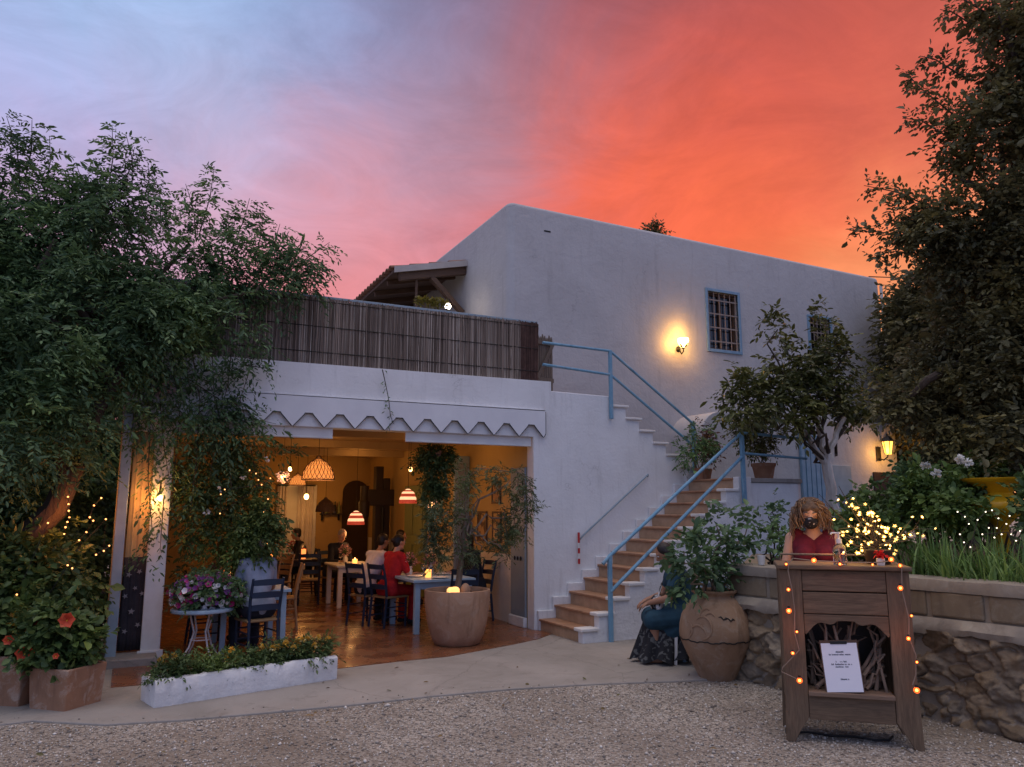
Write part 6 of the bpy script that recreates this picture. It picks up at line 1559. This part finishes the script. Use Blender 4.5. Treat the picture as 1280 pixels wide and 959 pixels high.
CB = rel(blobs_y([(195, 475, 28, 36, -.2), (245, 500, 40, 40, -.22), (280, 525, 40, 28, -.2), (222, 540, 24, 45, -.2), (195, 525, 24, 26, -.16), (300, 465, 20, 25, -.2), (315, 535, 26, 11, -.18)], 1, .25), vo_)
m_.build('stem', M['bark'], vn, True)
crown('foliage', CB, 84, 5, M['leaf_dark'], vn, 51, .08, .18, 9, (.055, .020), .8, (np.concatenate(P), np.concatenate(Dd)))
n = 26; pf = np.array([list(pv(x, y)) for x, y in [(196, 487), (203, 489), (212, 490), (190, 492), (208, 484), (199, 494), (215, 486)]])
pf = np.repeat(pf, 9, 0)+g0.normal(size=(len(pf)*9, 3))*.02-np.array([0, .06, 0]); leaves('blossom', pf, g0.normal(size=(len(pf), 3)), .04, .03, leafmat('pale_pink_petal', (.52, .34, .36), (.68, .48, .50), None, .6, .3), vn)
# fuller hanging vine before the dining room
hv = thing('hanging_vine', 'bushy green vine hanging into the open dining front', 'vine', (-3.7, .12, 2.4)); ho_ = Vector((-3.7, .12, 2.4))
ph_ = lambda x, y: aty(x, y, .1)-ho_
P = []; Dd = []; m_ = MB()
hanging(m_, P, Dd, [[(270, 545), (272, 620), (262, 690)], [(290, 545), (300, 620), (310, 700), (318, 715)], [(310, 545), (322, 600), (330, 650)], [(250, 545), (245, 610), (240, 680)], [(330, 545), (350, 560), (372, 566)], [(300, 550), (290, 640), (285, 710)]], ph_, 8, .18, .6, 2)
m_.build('stem', M['bark'], hv, True)
HB = rel(blobs_y([(270, 590, 42, 42, .12), (300, 635, 38, 48, .12), (250, 640, 30, 50, .15), (290, 690, 34, 22, .0), (240, 690, 16, 26, .2), (310, 580, 32, 22, .1), (320, 676, 24, 20, -.12), (318, 672, 22, 22, -.16), (322, 660, 20, 20, -.1)], 1, .45), ho_)
crown('foliage', HB, 112, 12, M['leaf_mid'], hv, 52, .09, .13, 7, (.05, .022), .6, (np.concatenate(P), np.concatenate(Dd)))
crown('foliage', rel(blobs_y([(322, 672, 24, 24, -.22), (330, 655, 18, 20, -.15), (310, 690, 18, 14, -.2)], 1, .35), ho_), 60, 11, M['leaf_mid'], hv, 53, .05, .12, 7, (.05, .022), .6)
fp = np.array([list(ph_(x, y)-Vector((0, .25, 0))) for x, y in [(300, 598), (271, 612), (330, 575), (308, 660), (256, 640)]]); fp = np.repeat(fp, 8, 0)+g0.normal(size=(40, 3))*.012
leaves('blossom', fp, g0.normal(size=(40, 3)), .035, .028, leafmat('white_petal', (.7, .68, .62), (.8, .78, .72), None, .6, .3), hv)
fairy('fairy light strand through the hanging vine', [aty(x, y, -.25) for x, y in [(312, 588), (320, 592), (323, 600), (327, 606), (281, 612), (276, 618), (275, 642), (338, 598), (335, 624), (330, 640), (338, 655), (338, 668), (334, 680)]], EW, .010, [(aty(325, 600, -.4), .6)])
# single thin trailing stem on the valance
ts = thing('trailing_vine', 'single thin leafy stem trailing down the valance from the reed fence', 'vine', (-2.3, -.08, 2.6)); to_ = Vector((-2.3, -.08, 2.6))
P = []; Dd = []; m_ = MB(); hanging(m_, P, Dd, [[(478, 462), (482, 480), (486, 500), (488, 520), (492, 530)]], lambda x, y: aty(x, y, -.1)-to_, 6, .10, .8, 1)
m_.build('stem', M['bark'], ts); sel = g0.random(len(P[0])) < .45; leaves('foliage', P[0][sel], Dd[0][sel], .05, .02, M['leaf_dark'], ts)
pth_f = thing('trailing_plant', 'yellowish trailing plant along the top rail of the reed fence', 'plant', (-1.2, .2, 4.2)); po_ = Vector((-1.2, .2, 4.2))
n = 260; xs = g0.uniform(520, 560, n); pp2 = np.array([list(aty(x, 376+g0.normal(0, 2.5)+(x-520)*.12, .35)-po_) for x in xs]); leaves('foliage', pp2, g0.normal(size=(n, 3))+np.array([0, 0, .4]), .06, .025, leafmat('yellow_leaf', (.09, .09, .02), (.2, .18, .04)), pth_f)
# olive tree in the round planter
ol_ = thing('olive_tree', 'small olive tree with weeping silvery branches in the round clay planter', 'tree', (pcx[0]+.02, pcx[1]+.06, .57)); oo = Vector(ol_.location)
m_ = MB(); top_ = aty(584, 645, pcx[1]+.02)-oo
limb(m_, (0, 0, 0), top_, .042, .032, .05, 7, 5)
OBp = [(555, 650, 26, 24, 0), (560, 690, 28, 14, 0), (592, 615, 26, 22, 0), (638, 600, 24, 16, -.1), (655, 635, 11, 34, -.1), (628, 660, 16, 18, 0), (600, 695, 30, 10, 0), (633, 690, 6, 24, -.1), (575, 600, 16, 14, 0), (540, 665, 12, 20, .05)]
OB = blobs_y([(a, b, c, d, pcx[1]+e) for a, b, c, d, e in OBp], 1, .6)
for k, b in enumerate(OB): limb(m_, top_-Vector((0, 0, .12*(k % 3))), Vector(b[0])-oo, .016, .005, .3, 6, 60+k)
P = []; Dd = []; hanging(m_, P, Dd, [[(640, 585), (662, 600), (668, 640)], [(655, 600), (660, 640), (657, 680)], [(630, 640), (634, 680), (632, 705)], [(640, 590), (600, 585), (580, 600)], [(560, 640), (538, 660), (532, 690)], [(648, 595), (645, 640), (640, 670)], [(610, 680), (630, 670), (655, 660)]], lambda x, y: aty(x, y, pcx[1]-.05)-oo, 7, .09, .5, 2); m_.build('trunk', M['olivebark'], ol_, True)
crown('crown', rel(OB, oo), 120, 6, M['leaf_olive'], ol_, 61, .045, .11, 8, (.048, .012), .35, (np.concatenate(P), np.concatenate(Dd)))
# hanging basket
hb_p = aty(544, 572, .55); hb = thing('hanging_basket', 'hanging basket of trailing green plants under the front edge of the ceiling', 'plant', hb_p)
MB().lathe([(0, -.02), (.06, -.01), (.085, .06), (.088, .09), (.075, .09), (0, .06)], 20).build('basket', simple('basket_clay', (.45, .22, .15), None, 6, .8, .2), hb, True)
for k in range(3): a = k*2.1; MB().tube([(.085*math.cos(a), .085*math.sin(a), .09), (0, 0, .30), (0, 0, 2.71-hb_p.z)], .003, 5).build('hanger', M['iron'], hb)
crown('foliage', [((0, 0, .0), (.20, .18, .14)), ((0, 0, -.25), (.15, .14, .22)), ((.0, 0, -.55), (.12, .10, .22))], 90, 9, M['leaf_mid'], hb, 65, .04, .12, 7, (.045, .02), .7)
# hibiscus in the square planters
def hibiscus(c, z, label, bl, flowers, seed):
    t = thing('hibiscus_bush', label, 'plant', (c[0], c[1], z)); o_ = Vector((c[0], c[1], z)); m_ = MB(); b0 = blobs_y(bl, 1, .8)
    for k in range(6): limb(m_, (.03*k-.08, .02*(k % 2), 0), Vector(b0[k % len(b0)][0])-o_, .012, .005, .3, 5, seed+k)
    m_.build('stems', M['bark'], t, True)
    crown('foliage', rel(b0, o_), 90, 7, M['leaf_mid'], t, seed, .05, .09, 5, (.062, .042), .2)
    g = np.random.default_rng(seed)
    pet = leafmat('hibiscus_petal', (.55, .05, .025), (.75, .11, .05), (.8, .18, .08), .55, .3)
    for x, y, Y, s in flowers:
        p = aty(x, y, Y)-o_; n = 6; a = np.arange(n)*2*math.pi/n; d = np.stack([np.cos(a)*.8, np.full(n, -.55), np.sin(a)*.8], -1)+np.array([-.1, 0, .1])
        fo = leaves('flower', np.tile(np.array(p), (n, 1)), d, s, s*.95, pet, t, .12, np.tile([0, -1.0, .15], (n, 1)))
        MB().tube([p, p+Vector((-.0, -s*.8, .0))], .004, 5).build('stamen', M['yellow'], fo)
hibiscus(sp1, .29, 'bright green hibiscus bush in the nearer square terracotta planter', [(74, 812, 30, 16, sp1.y), (92, 800, 18, 16, sp1.y), (58, 792, 24, 18, sp1.y+.05), (80, 778, 18, 16, sp1.y)], [(84, 775, sp1.y-.25, .075), (70, 820, sp1.y-.28, .03)], 71)
hibiscus(sp2, .36, 'darker hibiscus bush with red flowers in the rear square planter', [(10, 785, 34, 22, sp2.y), (35, 775, 22, 20, sp2.y), (-30, 785, 34, 30, sp2.y)], [(32, 816, sp2.y-.42, .085), (43, 785, sp2.y-.35, .07), (11, 800, sp2.y-.35, .05)], 72)
# marigolds in the white planter
pet_o = leafmat('marigold_petal', (.72, .36, .03), (.80, .55, .09), (.82, .70, .34), .6, .3)
gm = np.random.default_rng(81); MG = []
names = ['at the very end under the white post', 'in a dense clump near the white post', 'under the petunia table', 'just right of the petunia table leg', 'below the blue grey table leg', 'in the middle of the white planter', 'before the grey blue shirted man', 'with two pale flowers before the pale chair', 'with yellow flowers near the tiled end', 'on the last stretch by the tiled floor']
for k in range(10):
    u = .12+(pl_-.24)*k/9; p = Pm @ Vector((u, .18, PH-.052)); h = .16 if k not in (4,) else .12
    t = thing('marigold_plant', 'bushy green marigold plant '+names[k], 'plant', p, 0, 'marigold plants in the white planter')
    crown('foliage', [((0, 0, h*.45), (.13, .13, h*.55)), ((.05, 0, h*.6), (.1, .1, h*.5))], 26, 8, M['leaf_mid'], t, 82+k, .03, .07, 6, (.034, .012), .2)
    nf = [2, 1, 0, 1, 1, 1, 3, 4, 4, 2][k]
    for j in range(nf):
        c = Vector((gm.uniform(-.1, .1), gm.uniform(-.13, -.02), h*gm.uniform(1.0, 1.35)))
        n = 30; d = nrm(gm.normal(size=(n, 3))+np.array([0, -.3, .8])); leaves('flower', np.tile(np.array(c), (n, 1))+d*.008, d, .026, .018, pet_o, t)
# petunias
pn = thing('petunia_plant', 'bowl full of white, magenta and purple petunias on the round table', 'plant', (rt.x, rt.y, FZ+.65))
crown('foliage', [((0, 0, .05), (.30, .27, .14)), ((.1, -.05, .08), (.3, .24, .13))], 90, 9, M['leaf_dark'], pn, 91, .05, .09, 6, (.04, .022), .3)
def trumpets(name, n, mat, seed, zr, par, c=(0.03, 0, .04), rad=(.36, .30, .20), s=.030, yb=-.2):
    g = np.random.default_rng(seed); d = nrm(g.normal(size=(n, 3))*np.array([1, .8, .8])+np.array([-.15, -.55, zr])); p = np.array(c)+d*np.array(rad)*g.uniform(.85, 1.08, (n, 1)); dn = nrm(d+np.array([-.3, -.6, .1]))
    a = nrm(np.cross(dn, [0, 0, 1.0])); b = np.cross(a, dn); ss = g.uniform(.75, 1.2, n)*s; V = []; ring = 10
    V = [p-dn*ss[:, None]*.7]
    for k in range(ring):
        t = 2*math.pi*k/ring; rr = ss[:, None]*(1.0 if k % 2 == 0 else .84); V.append(p+(a*math.cos(t)+b*math.sin(t))*rr)
    V = np.stack(V, 1); f = np.array([[0, 1+k, 1+(k+1) % ring] for k in range(ring)])
    return npmesh(name, V.reshape(-1, 3), (np.arange(n)[:, None, None]*(ring+1)+f[None]).reshape(-1, 3), mat, par, True)
trumpets('white_blossom', 62, leafmat('petunia_white', (.66, .62, .66), (.78, .74, .78), None, .6, .3), 1, -.15, pn)
trumpets('magenta_blossom', 40, leafmat('petunia_magenta', (.40, .02, .16), (.55, .05, .26), None, .6, .3), 2, .15, pn)
trumpets('purple_blossom', 46, leafmat('petunia_purple', (.22, .06, .26), (.36, .14, .42), None, .6, .3), 3, .6, pn)
# bush in the jar
jb = thing('citrus_bush', 'leafy lemon bush growing in the tall clay jar', 'plant', (jc[0], jc[1], .70)); jo = Vector(jb.location)
JB = blobs_y([(880, 690, 32, 32, jc[1]-.05), (915, 668, 28, 26, jc[1]), (865, 715, 26, 25, jc[1]-.25), (895, 655, 24, 22, jc[1]), (935, 655, 18, 13, jc[1]+.1), (905, 705, 22, 22, jc[1]), (855, 690, 14, 14, jc[1]-.2)], 1, .9)
m_ = MB()
for k in range(7): limb(m_, (.03*k-.1, .02, 0), Vector(JB[k][0])-jo, .013, .005, .25, 6, 95+k)
m_.build('stems', M['olivebark'], jb, True)
crown('foliage', rel(JB, jo), 64, 5, M['leaf_dark'], jb, 96, .05, .12, 5, (.07, .038), .3)
bl_ = thing('blue_chair_back', 'small pale blue chair back rising behind the clay jar', 'chair', atz(913, 800, 0)); b_ = Vector((jc[0]+.32, jc[1]+.36, .016)); bl_.location = b_
for x in (-.15, .15): MB().beam((x, 0, 0), (x, .0, .86), .035, .035, (0, 1, 0)).build('back_post', M['tablepaint'], bl_)
for z in (.55, .78): MB().box(-.132, -.01, z, .132, .01, z+.05).build('back_slat', M['tablepaint'], bl_)
MB().box(-.18, .02, .40, .18, .36, .43).build('seat', M['tablepaint'], bl_)
for x in (-.15, .15): MB().beam((x, .33, 0), (x, .33, .40), .035, .035, (0, 1, 0)).build('leg', M['tablepaint'], bl_)
# landing plants
def potplant(nm, lab, c, bl, mat, seed, ncl=70, per=8, leaf=(.05, .022), L=.11, m=6):
    t = thing(nm, lab, 'plant', c); o_ = Vector(c); m_ = MB()
    for k in range(min(6, len(bl)+2)): limb(m_, (.02*k-.05, 0, 0), Vector(bl[k % len(bl)][0])-o_, .009, .004, .3, 5, seed+k)
    m_.build('stems', M['olivebark'], t, True); crown('foliage', rel(bl, o_), ncl, per, mat, t, seed, .05, L, m, leaf, .4); return t
potplant('potted_shrub', 'round leafy shrub in the terracotta pot on the landing', (lp.x, lp.y, LZ+.215), blobs_y([(948, 548, 26, 20, lp.y), (935, 525, 20, 22, lp.y), (960, 535, 20, 20, lp.y)], 1, .9), M['leaf_citrus'], 101)
potplant('potted_shrub', 'thin leggy plant beside the upper rail post', (2.62, -.25, LZ+.13), blobs_y([(868, 552, 12, 18, -.25), (882, 548, 10, 20, -.2), (860, 565, 10, 10, -.25)], 1, .9), M['leaf_dark'], 102, 34, 6)
potplant('potted_shrub', 'reddish leaved plant in the squat brown pot on the landing', (3.0, .1, LZ+.15), blobs_y([(884, 560, 11, 14, .1), (888, 540, 7, 12, .1)], 1, .9), leafmat('red_leaf', (.06, .03, .02), (.13, .06, .04)), 103, 28, 6)
# pale trunked citrus tree
ctb = aty(1050, 640, -1.3); ct_ = thing('citrus_tree', 'orange tree with a whitewashed forked trunk before the blue door', 'tree', (ctb.x, ctb.y, GZ-.04)); co = Vector(ct_.location)
m_ = MB(); f1 = aty(1033, 578, -1.3)-co; limb(m_, (0, 0, 0), f1, .085, .070, .04, 7, 11)
for k, (x, y) in enumerate(((992, 522), (1020, 515), (1056, 522))): limb(m_, f1-Vector((0, 0, .03)), aty(x, y, -1.3)-co, .055, .03, .07, 6, 12+k)
m_.build('trunk', M['barkpale'], ct_, True)
CBL = blobs_y([(955, 490, 42, 34, -1.3), (990, 450, 34, 34, -1.25), (1035, 450, 30, 34, -1.2), (1020, 492, 46, 26, -1.3), (1062, 506, 38, 20, -1.1), (980, 512, 40, 18, -1.4), (928, 505, 20, 22, -1.4), (972, 412, 8, 14, -1.25), (1046, 420, 10, 18, -1.2)], 1, .85)
m_ = MB()
for k, b in enumerate(CBL): limb(m_, (f1 if k % 2 else f1+Vector((.05, 0, .1))), Vector(b[0])-co, .03, .008, .3, 7, 20+k)
m_.build('branches', M['bark'], ct_, True)
cs = [[tuple(aty(x, y, -1.2)-co) for x, y in q] for q in ([(1020, 410), (1025, 375)], [(975, 420), (965, 388)], [(1040, 400), (1052, 405)], [(930, 470), (908, 490)], [(920, 520), (900, 525)], [(1085, 470), (1100, 460)])]
ex = shoots(cs, 5, .12, g0, .3, 2)
crown('crown', rel(CBL, co), 150, 8, M['leaf_citrus'], ct_, 111, .08, .15, 6, (.086, .036), .35, ex)
# large dark trees on the garden side
def bigtree(lab, base, bl, seed, mat, ncl, per, leaf, sig, L, spec=(), D=9.5, m=7, droop=.2):
    t = thing('evergreen_tree', lab, 'tree', base); o_ = Vector(base); m_ = MB()
    f = Vector(bl[0][0])-o_; mid = Vector((f.x*.3, f.y*.3, max(1.2, f.z*.45))); limb(m_, (0, 0, -.1), mid, .24, .17, .12, 8, seed)
    for k, b in enumerate(bl): limb(m_, mid, Vector(b[0])-o_, .10, .02, .3, 8, seed+k+1)
    m_.build('trunk', M['bark'], t, True); e = None
    if spec:
        ps = [[tuple(atd(x, y, D)-o_) for x, y in q] for q in spec]; e = shoots(ps, 6, .16, g0, .1, 3)
        s2_ = MB(); stems(s2_, ps, .010); s2_.build('twig', M['bark'], t)
    crown('crown', rel(bl, o_), ncl, per, mat, t, seed, sig, L, m, leaf, droop, e); return t
D1 = 9.2
RB = blobs_d([(1275, 60, 60, 55, D1), (1250, 165, 60, 52, D1), (1215, 290, 52, 40, D1), (1275, 300, 60, 80, D1), (1205, 390, 46, 46, D1+.3), (1275, 450, 60, 75, D1), (1160, 292, 34, 16, D1), (1240, 10, 24, 22, D1), (1340, 150, 90, 200, D1+.3), (1350, 420, 90, 150, D1), (1205, 210, 26, 26, D1), (1180, 440, 34, 34, D1+.4), (1160, 500, 34, 30, D1+.2), (1210, 510, 50, 36, D1), (1265, 545, 50, 28, D1-.3), (1122, 505, 24, 14, D1), (1180, 548, 30, 16, D1), (1140, 270, 20, 12, D1), (1180, 340, 26, 20, D1)])
bigtree('towering dark evergreen tree overhanging the garden wall', tuple(Vector((RB[3][0][0], RB[3][0][1], GZ-.05))+Vector((.6, -.2, 0))), RB, 121, M['leaf_pine'], 620, 19, (.058, .030), .09, .21,
        [[(1200, 310), (1100, 290), (1062, 288)], [(1190, 270), (1120, 240), (1080, 232)], [(1200, 150), (1150, 110), (1132, 90)], [(1230, 40), (1190, 15), (1175, 12)], [(1200, 180), (1150, 150), (1128, 148)], [(1190, 330), (1120, 310), (1090, 325)], [(1240, 20), (1205, 0), (1195, -10)], [(1210, 100), (1170, 75), (1150, 70)]], D1)
D2 = 15.5
R2 = blobs_d([(1170, 420, 50, 75, D2+1), (1150, 385, 32, 40, D2+1), (1205, 400, 60, 85, D2+1), (1170, 500, 50, 60, D2+1), (1270, 420, 80, 130, D2+1), (1150, 470, 25, 55, D2+2)])
bigtree('dense rounded evergreen tree behind the house corner', tuple((R2[0][0][0]+.5, R2[0][0][1], .9)), R2, 131, M['leaf_pine'], 420, 26, (.11, .05), .25, .34, (), D2)
D3 = 20
R3 = blobs_d([(1150, 520, 80, 90, D3), (1240, 500, 90, 110, D3), (1330, 480, 90, 130, D3), (1130, 560, 60, 60, D3)])
bigtree('tall dark tree far behind the garden', tuple((R3[1][0][0], R3[1][0][1], .9)), R3, 141, M['leaf_pine'], 300, 26, (.16, .08), .35, .45, (), D3)
D4 = 17
R4 = blobs_d([(20, 520, 110, 110, D4), (110, 500, 70, 110, D4+1), (-80, 480, 120, 150, D4), (60, 640, 110, 80, D4), (120, 620, 60, 80, D4+2), (60, 400, 90, 60, D4+1), (160, 560, 60, 80, D4+4)])
bigtree('tall dark tree standing far behind the feathery tree', tuple((R4[1][0][0], R4[1][0][1], 0)), R4, 145, M['leaf_dark'], 420, 26, (.13, .06), .35, .45, (), D4)
# tree tip beyond the roof
tt_p = atd(820, 290, 30); TT = blobs_d([(819, 290, 10, 9, 30), (815, 330, 25, 35, 30)])
t = thing('far_tree', 'tip of a distant tree showing above the house roofline', 'tree', (tt_p.x, tt_p.y, 0)); m_ = MB(); limb(m_, (0, 0, 0), (0, 0, tt_p.z), .25, .04, .02, 6, 3); m_.build('trunk', M['bark'], t, True)
crown('crown', rel(TT, (tt_p.x, tt_p.y, 0)), 90, 10, M['leaf_pine'], t, 151, .12, .3, 6, (.12, .06), .1)
# garden shrubs behind the wall
gsh = [('rose_bush', 'white flowered rose bush below the lantern', [(1165, 612, 26, 24, 8.2), (1185, 635, 30, 18, 8.0), (1145, 630, 22, 18, 8.2)], M['leaf_fern'], 161, 80),
       ('garden_shrub', 'leafy shrub before the dark garden door', [(1092, 625, 16, 18, 8.6), (1078, 645, 18, 14, 8.4), (1112, 640, 20, 14, 8.4)], M['leaf_mid'], 162, 50),
       ('garden_shrub', 'dark shrub wrapped round the yellow urn', [(1222, 632, 18, 22, 8.4), (1298, 650, 12, 18, 7.6), (1298, 620, 9, 22, 7.8), (1225, 590, 22, 12, 8.8)], M['leaf_mid'], 163, 80),
       ('garden_shrub', 'low green shrub behind the masked woman', [(1062, 655, 16, 20, 7.8), (1055, 680, 18, 14, 7.6), (1105, 665, 20, 14, 7.8)], M['leaf_fern'], 164, 50),
       ('garden_shrub', 'thin sparse shrub against the white landing wall', [(965, 640, 11, 15, 8.6), (975, 665, 12, 12, 8.4), (985, 680, 8, 10, 8.2)], M['leaf_dark'], 165, 12),
       ('garden_shrub', 'dusky shrub growing beside the dark garden door', [(1150, 590, 18, 14, 9.4), (1190, 585, 22, 16, 9.4), (1128, 605, 14, 14, 9.2)], M['leaf_dark'], 166, 60)]
for nm, lab, bl, mat, sd, nc in gsh:
    b0 = blobs_d(bl); c = b0[0][0]; o_ = Vector((c[0], c[1], GZ-.04)); t = thing(nm, lab, 'shrub', o_); m_ = MB()
    for k in range(6): limb(m_, (.04*k-.1, 0, 0), Vector(b0[k % len(b0)][0])-o_, .014, .005, .3, 6, sd+k)
    m_.build('stems', M['bark'], t, True); crown('foliage', rel(b0, o_), nc, 9, mat, t, sd, .06, .11, 5, (.056, .032), .3)
    if nm == 'rose_bush':
        for x, y in ((1157, 583), (1199, 574), (1209, 579), (1170, 592)):
            p = atd(x, y, 7.3)-o_; n = 24; d = nrm(g0.normal(size=(n, 3))+np.array([-.3, -.5, .3])); leaves('flower', np.tile(np.array(p), (n, 1))+d*.008, d, .04, .034, leafmat('rose_white', (.62, .62, .60), (.76, .76, .73), None, .6, .3), t)
# strap leaved bed: one mass of blades, more than one could count
def bladebed():
    g = np.random.default_rng(171); n = 3600
    u = g.uniform(.1, LW-.1, n); w = g.uniform(.12, 1.25, n)
    cl = g.integers(0, 90, n); cu = g.uniform(.1, LW-.1, 90); cw = g.uniform(.2, 1.2, 90); k = g.random(n) < .85
    u = np.where(k, cu[cl]+g.normal(0, .07, n), u); w = np.where(k, cw[cl]+g.normal(0, .06, n), w)
    # none where the desk stands close to the wall end
    keep = (u > 1.35) & (w > .10); u, w = u[keep], w[keep]; n = len(u)
    d2 = np.array([DW.x, DW.y, 0]); n2 = -np.array([NW.x, NW.y, 0]); base = np.array([A0.x, A0.y, GZ-.05])+u[:, None]*d2+w[:, None]*n2
    h = g.uniform(.20, .58, n); th = g.uniform(0, 6.28, n); lean = g.uniform(.05, .85, n)**1.0; out_ = np.stack([np.cos(th), np.sin(th), np.zeros(n)], -1)
    side_ = np.stack([-np.sin(th), np.cos(th), np.zeros(n)], -1); wd = g.uniform(.006, .012, n)
    rows = []
    for s in (0, .35, .7, 1.0):
        c = base+np.array([0, 0, 1.0])*(h*(s-.25*lean*s*s*2))[:, None]+out_*(h*lean*s*s)[:, None]; q = wd*(1-s**2*.95)
        rows += [c+side_*q[:, None], c-side_*q[:, None]]
    V = np.stack(rows, 1); f = np.array([[0, 1, 3, 2], [2, 3, 5, 4], [4, 5, 7, 6]])
    o = npmesh('strap_leaf_grass', V.reshape(-1, 3), (np.arange(n)[:, None, None]*8+f[None]).reshape(-1, 4), M['grassblade']); tag(o, kind='stuff')
bladebed()
gp = [atd(x, y, 6.6+.02*k) for k, (x, y) in enumerate([(1197, 640), (1206, 646), (1211, 655), (1200, 668), (1205, 678), (1213, 684), (1222, 650), (1232, 640), (1240, 638), (1248, 648), (1246, 660), (1252, 668), (1258, 655), (1264, 668), (1270, 676), (1262, 645), (1243, 672), (1236, 660), (1275, 664), (1228, 668)])]
fairy('white fairy lights strung above the strap leaved bed by the yellow urn', gp, EWW, .007, [(gp[8]-Vector((.1, .2, -.05)), .35)])
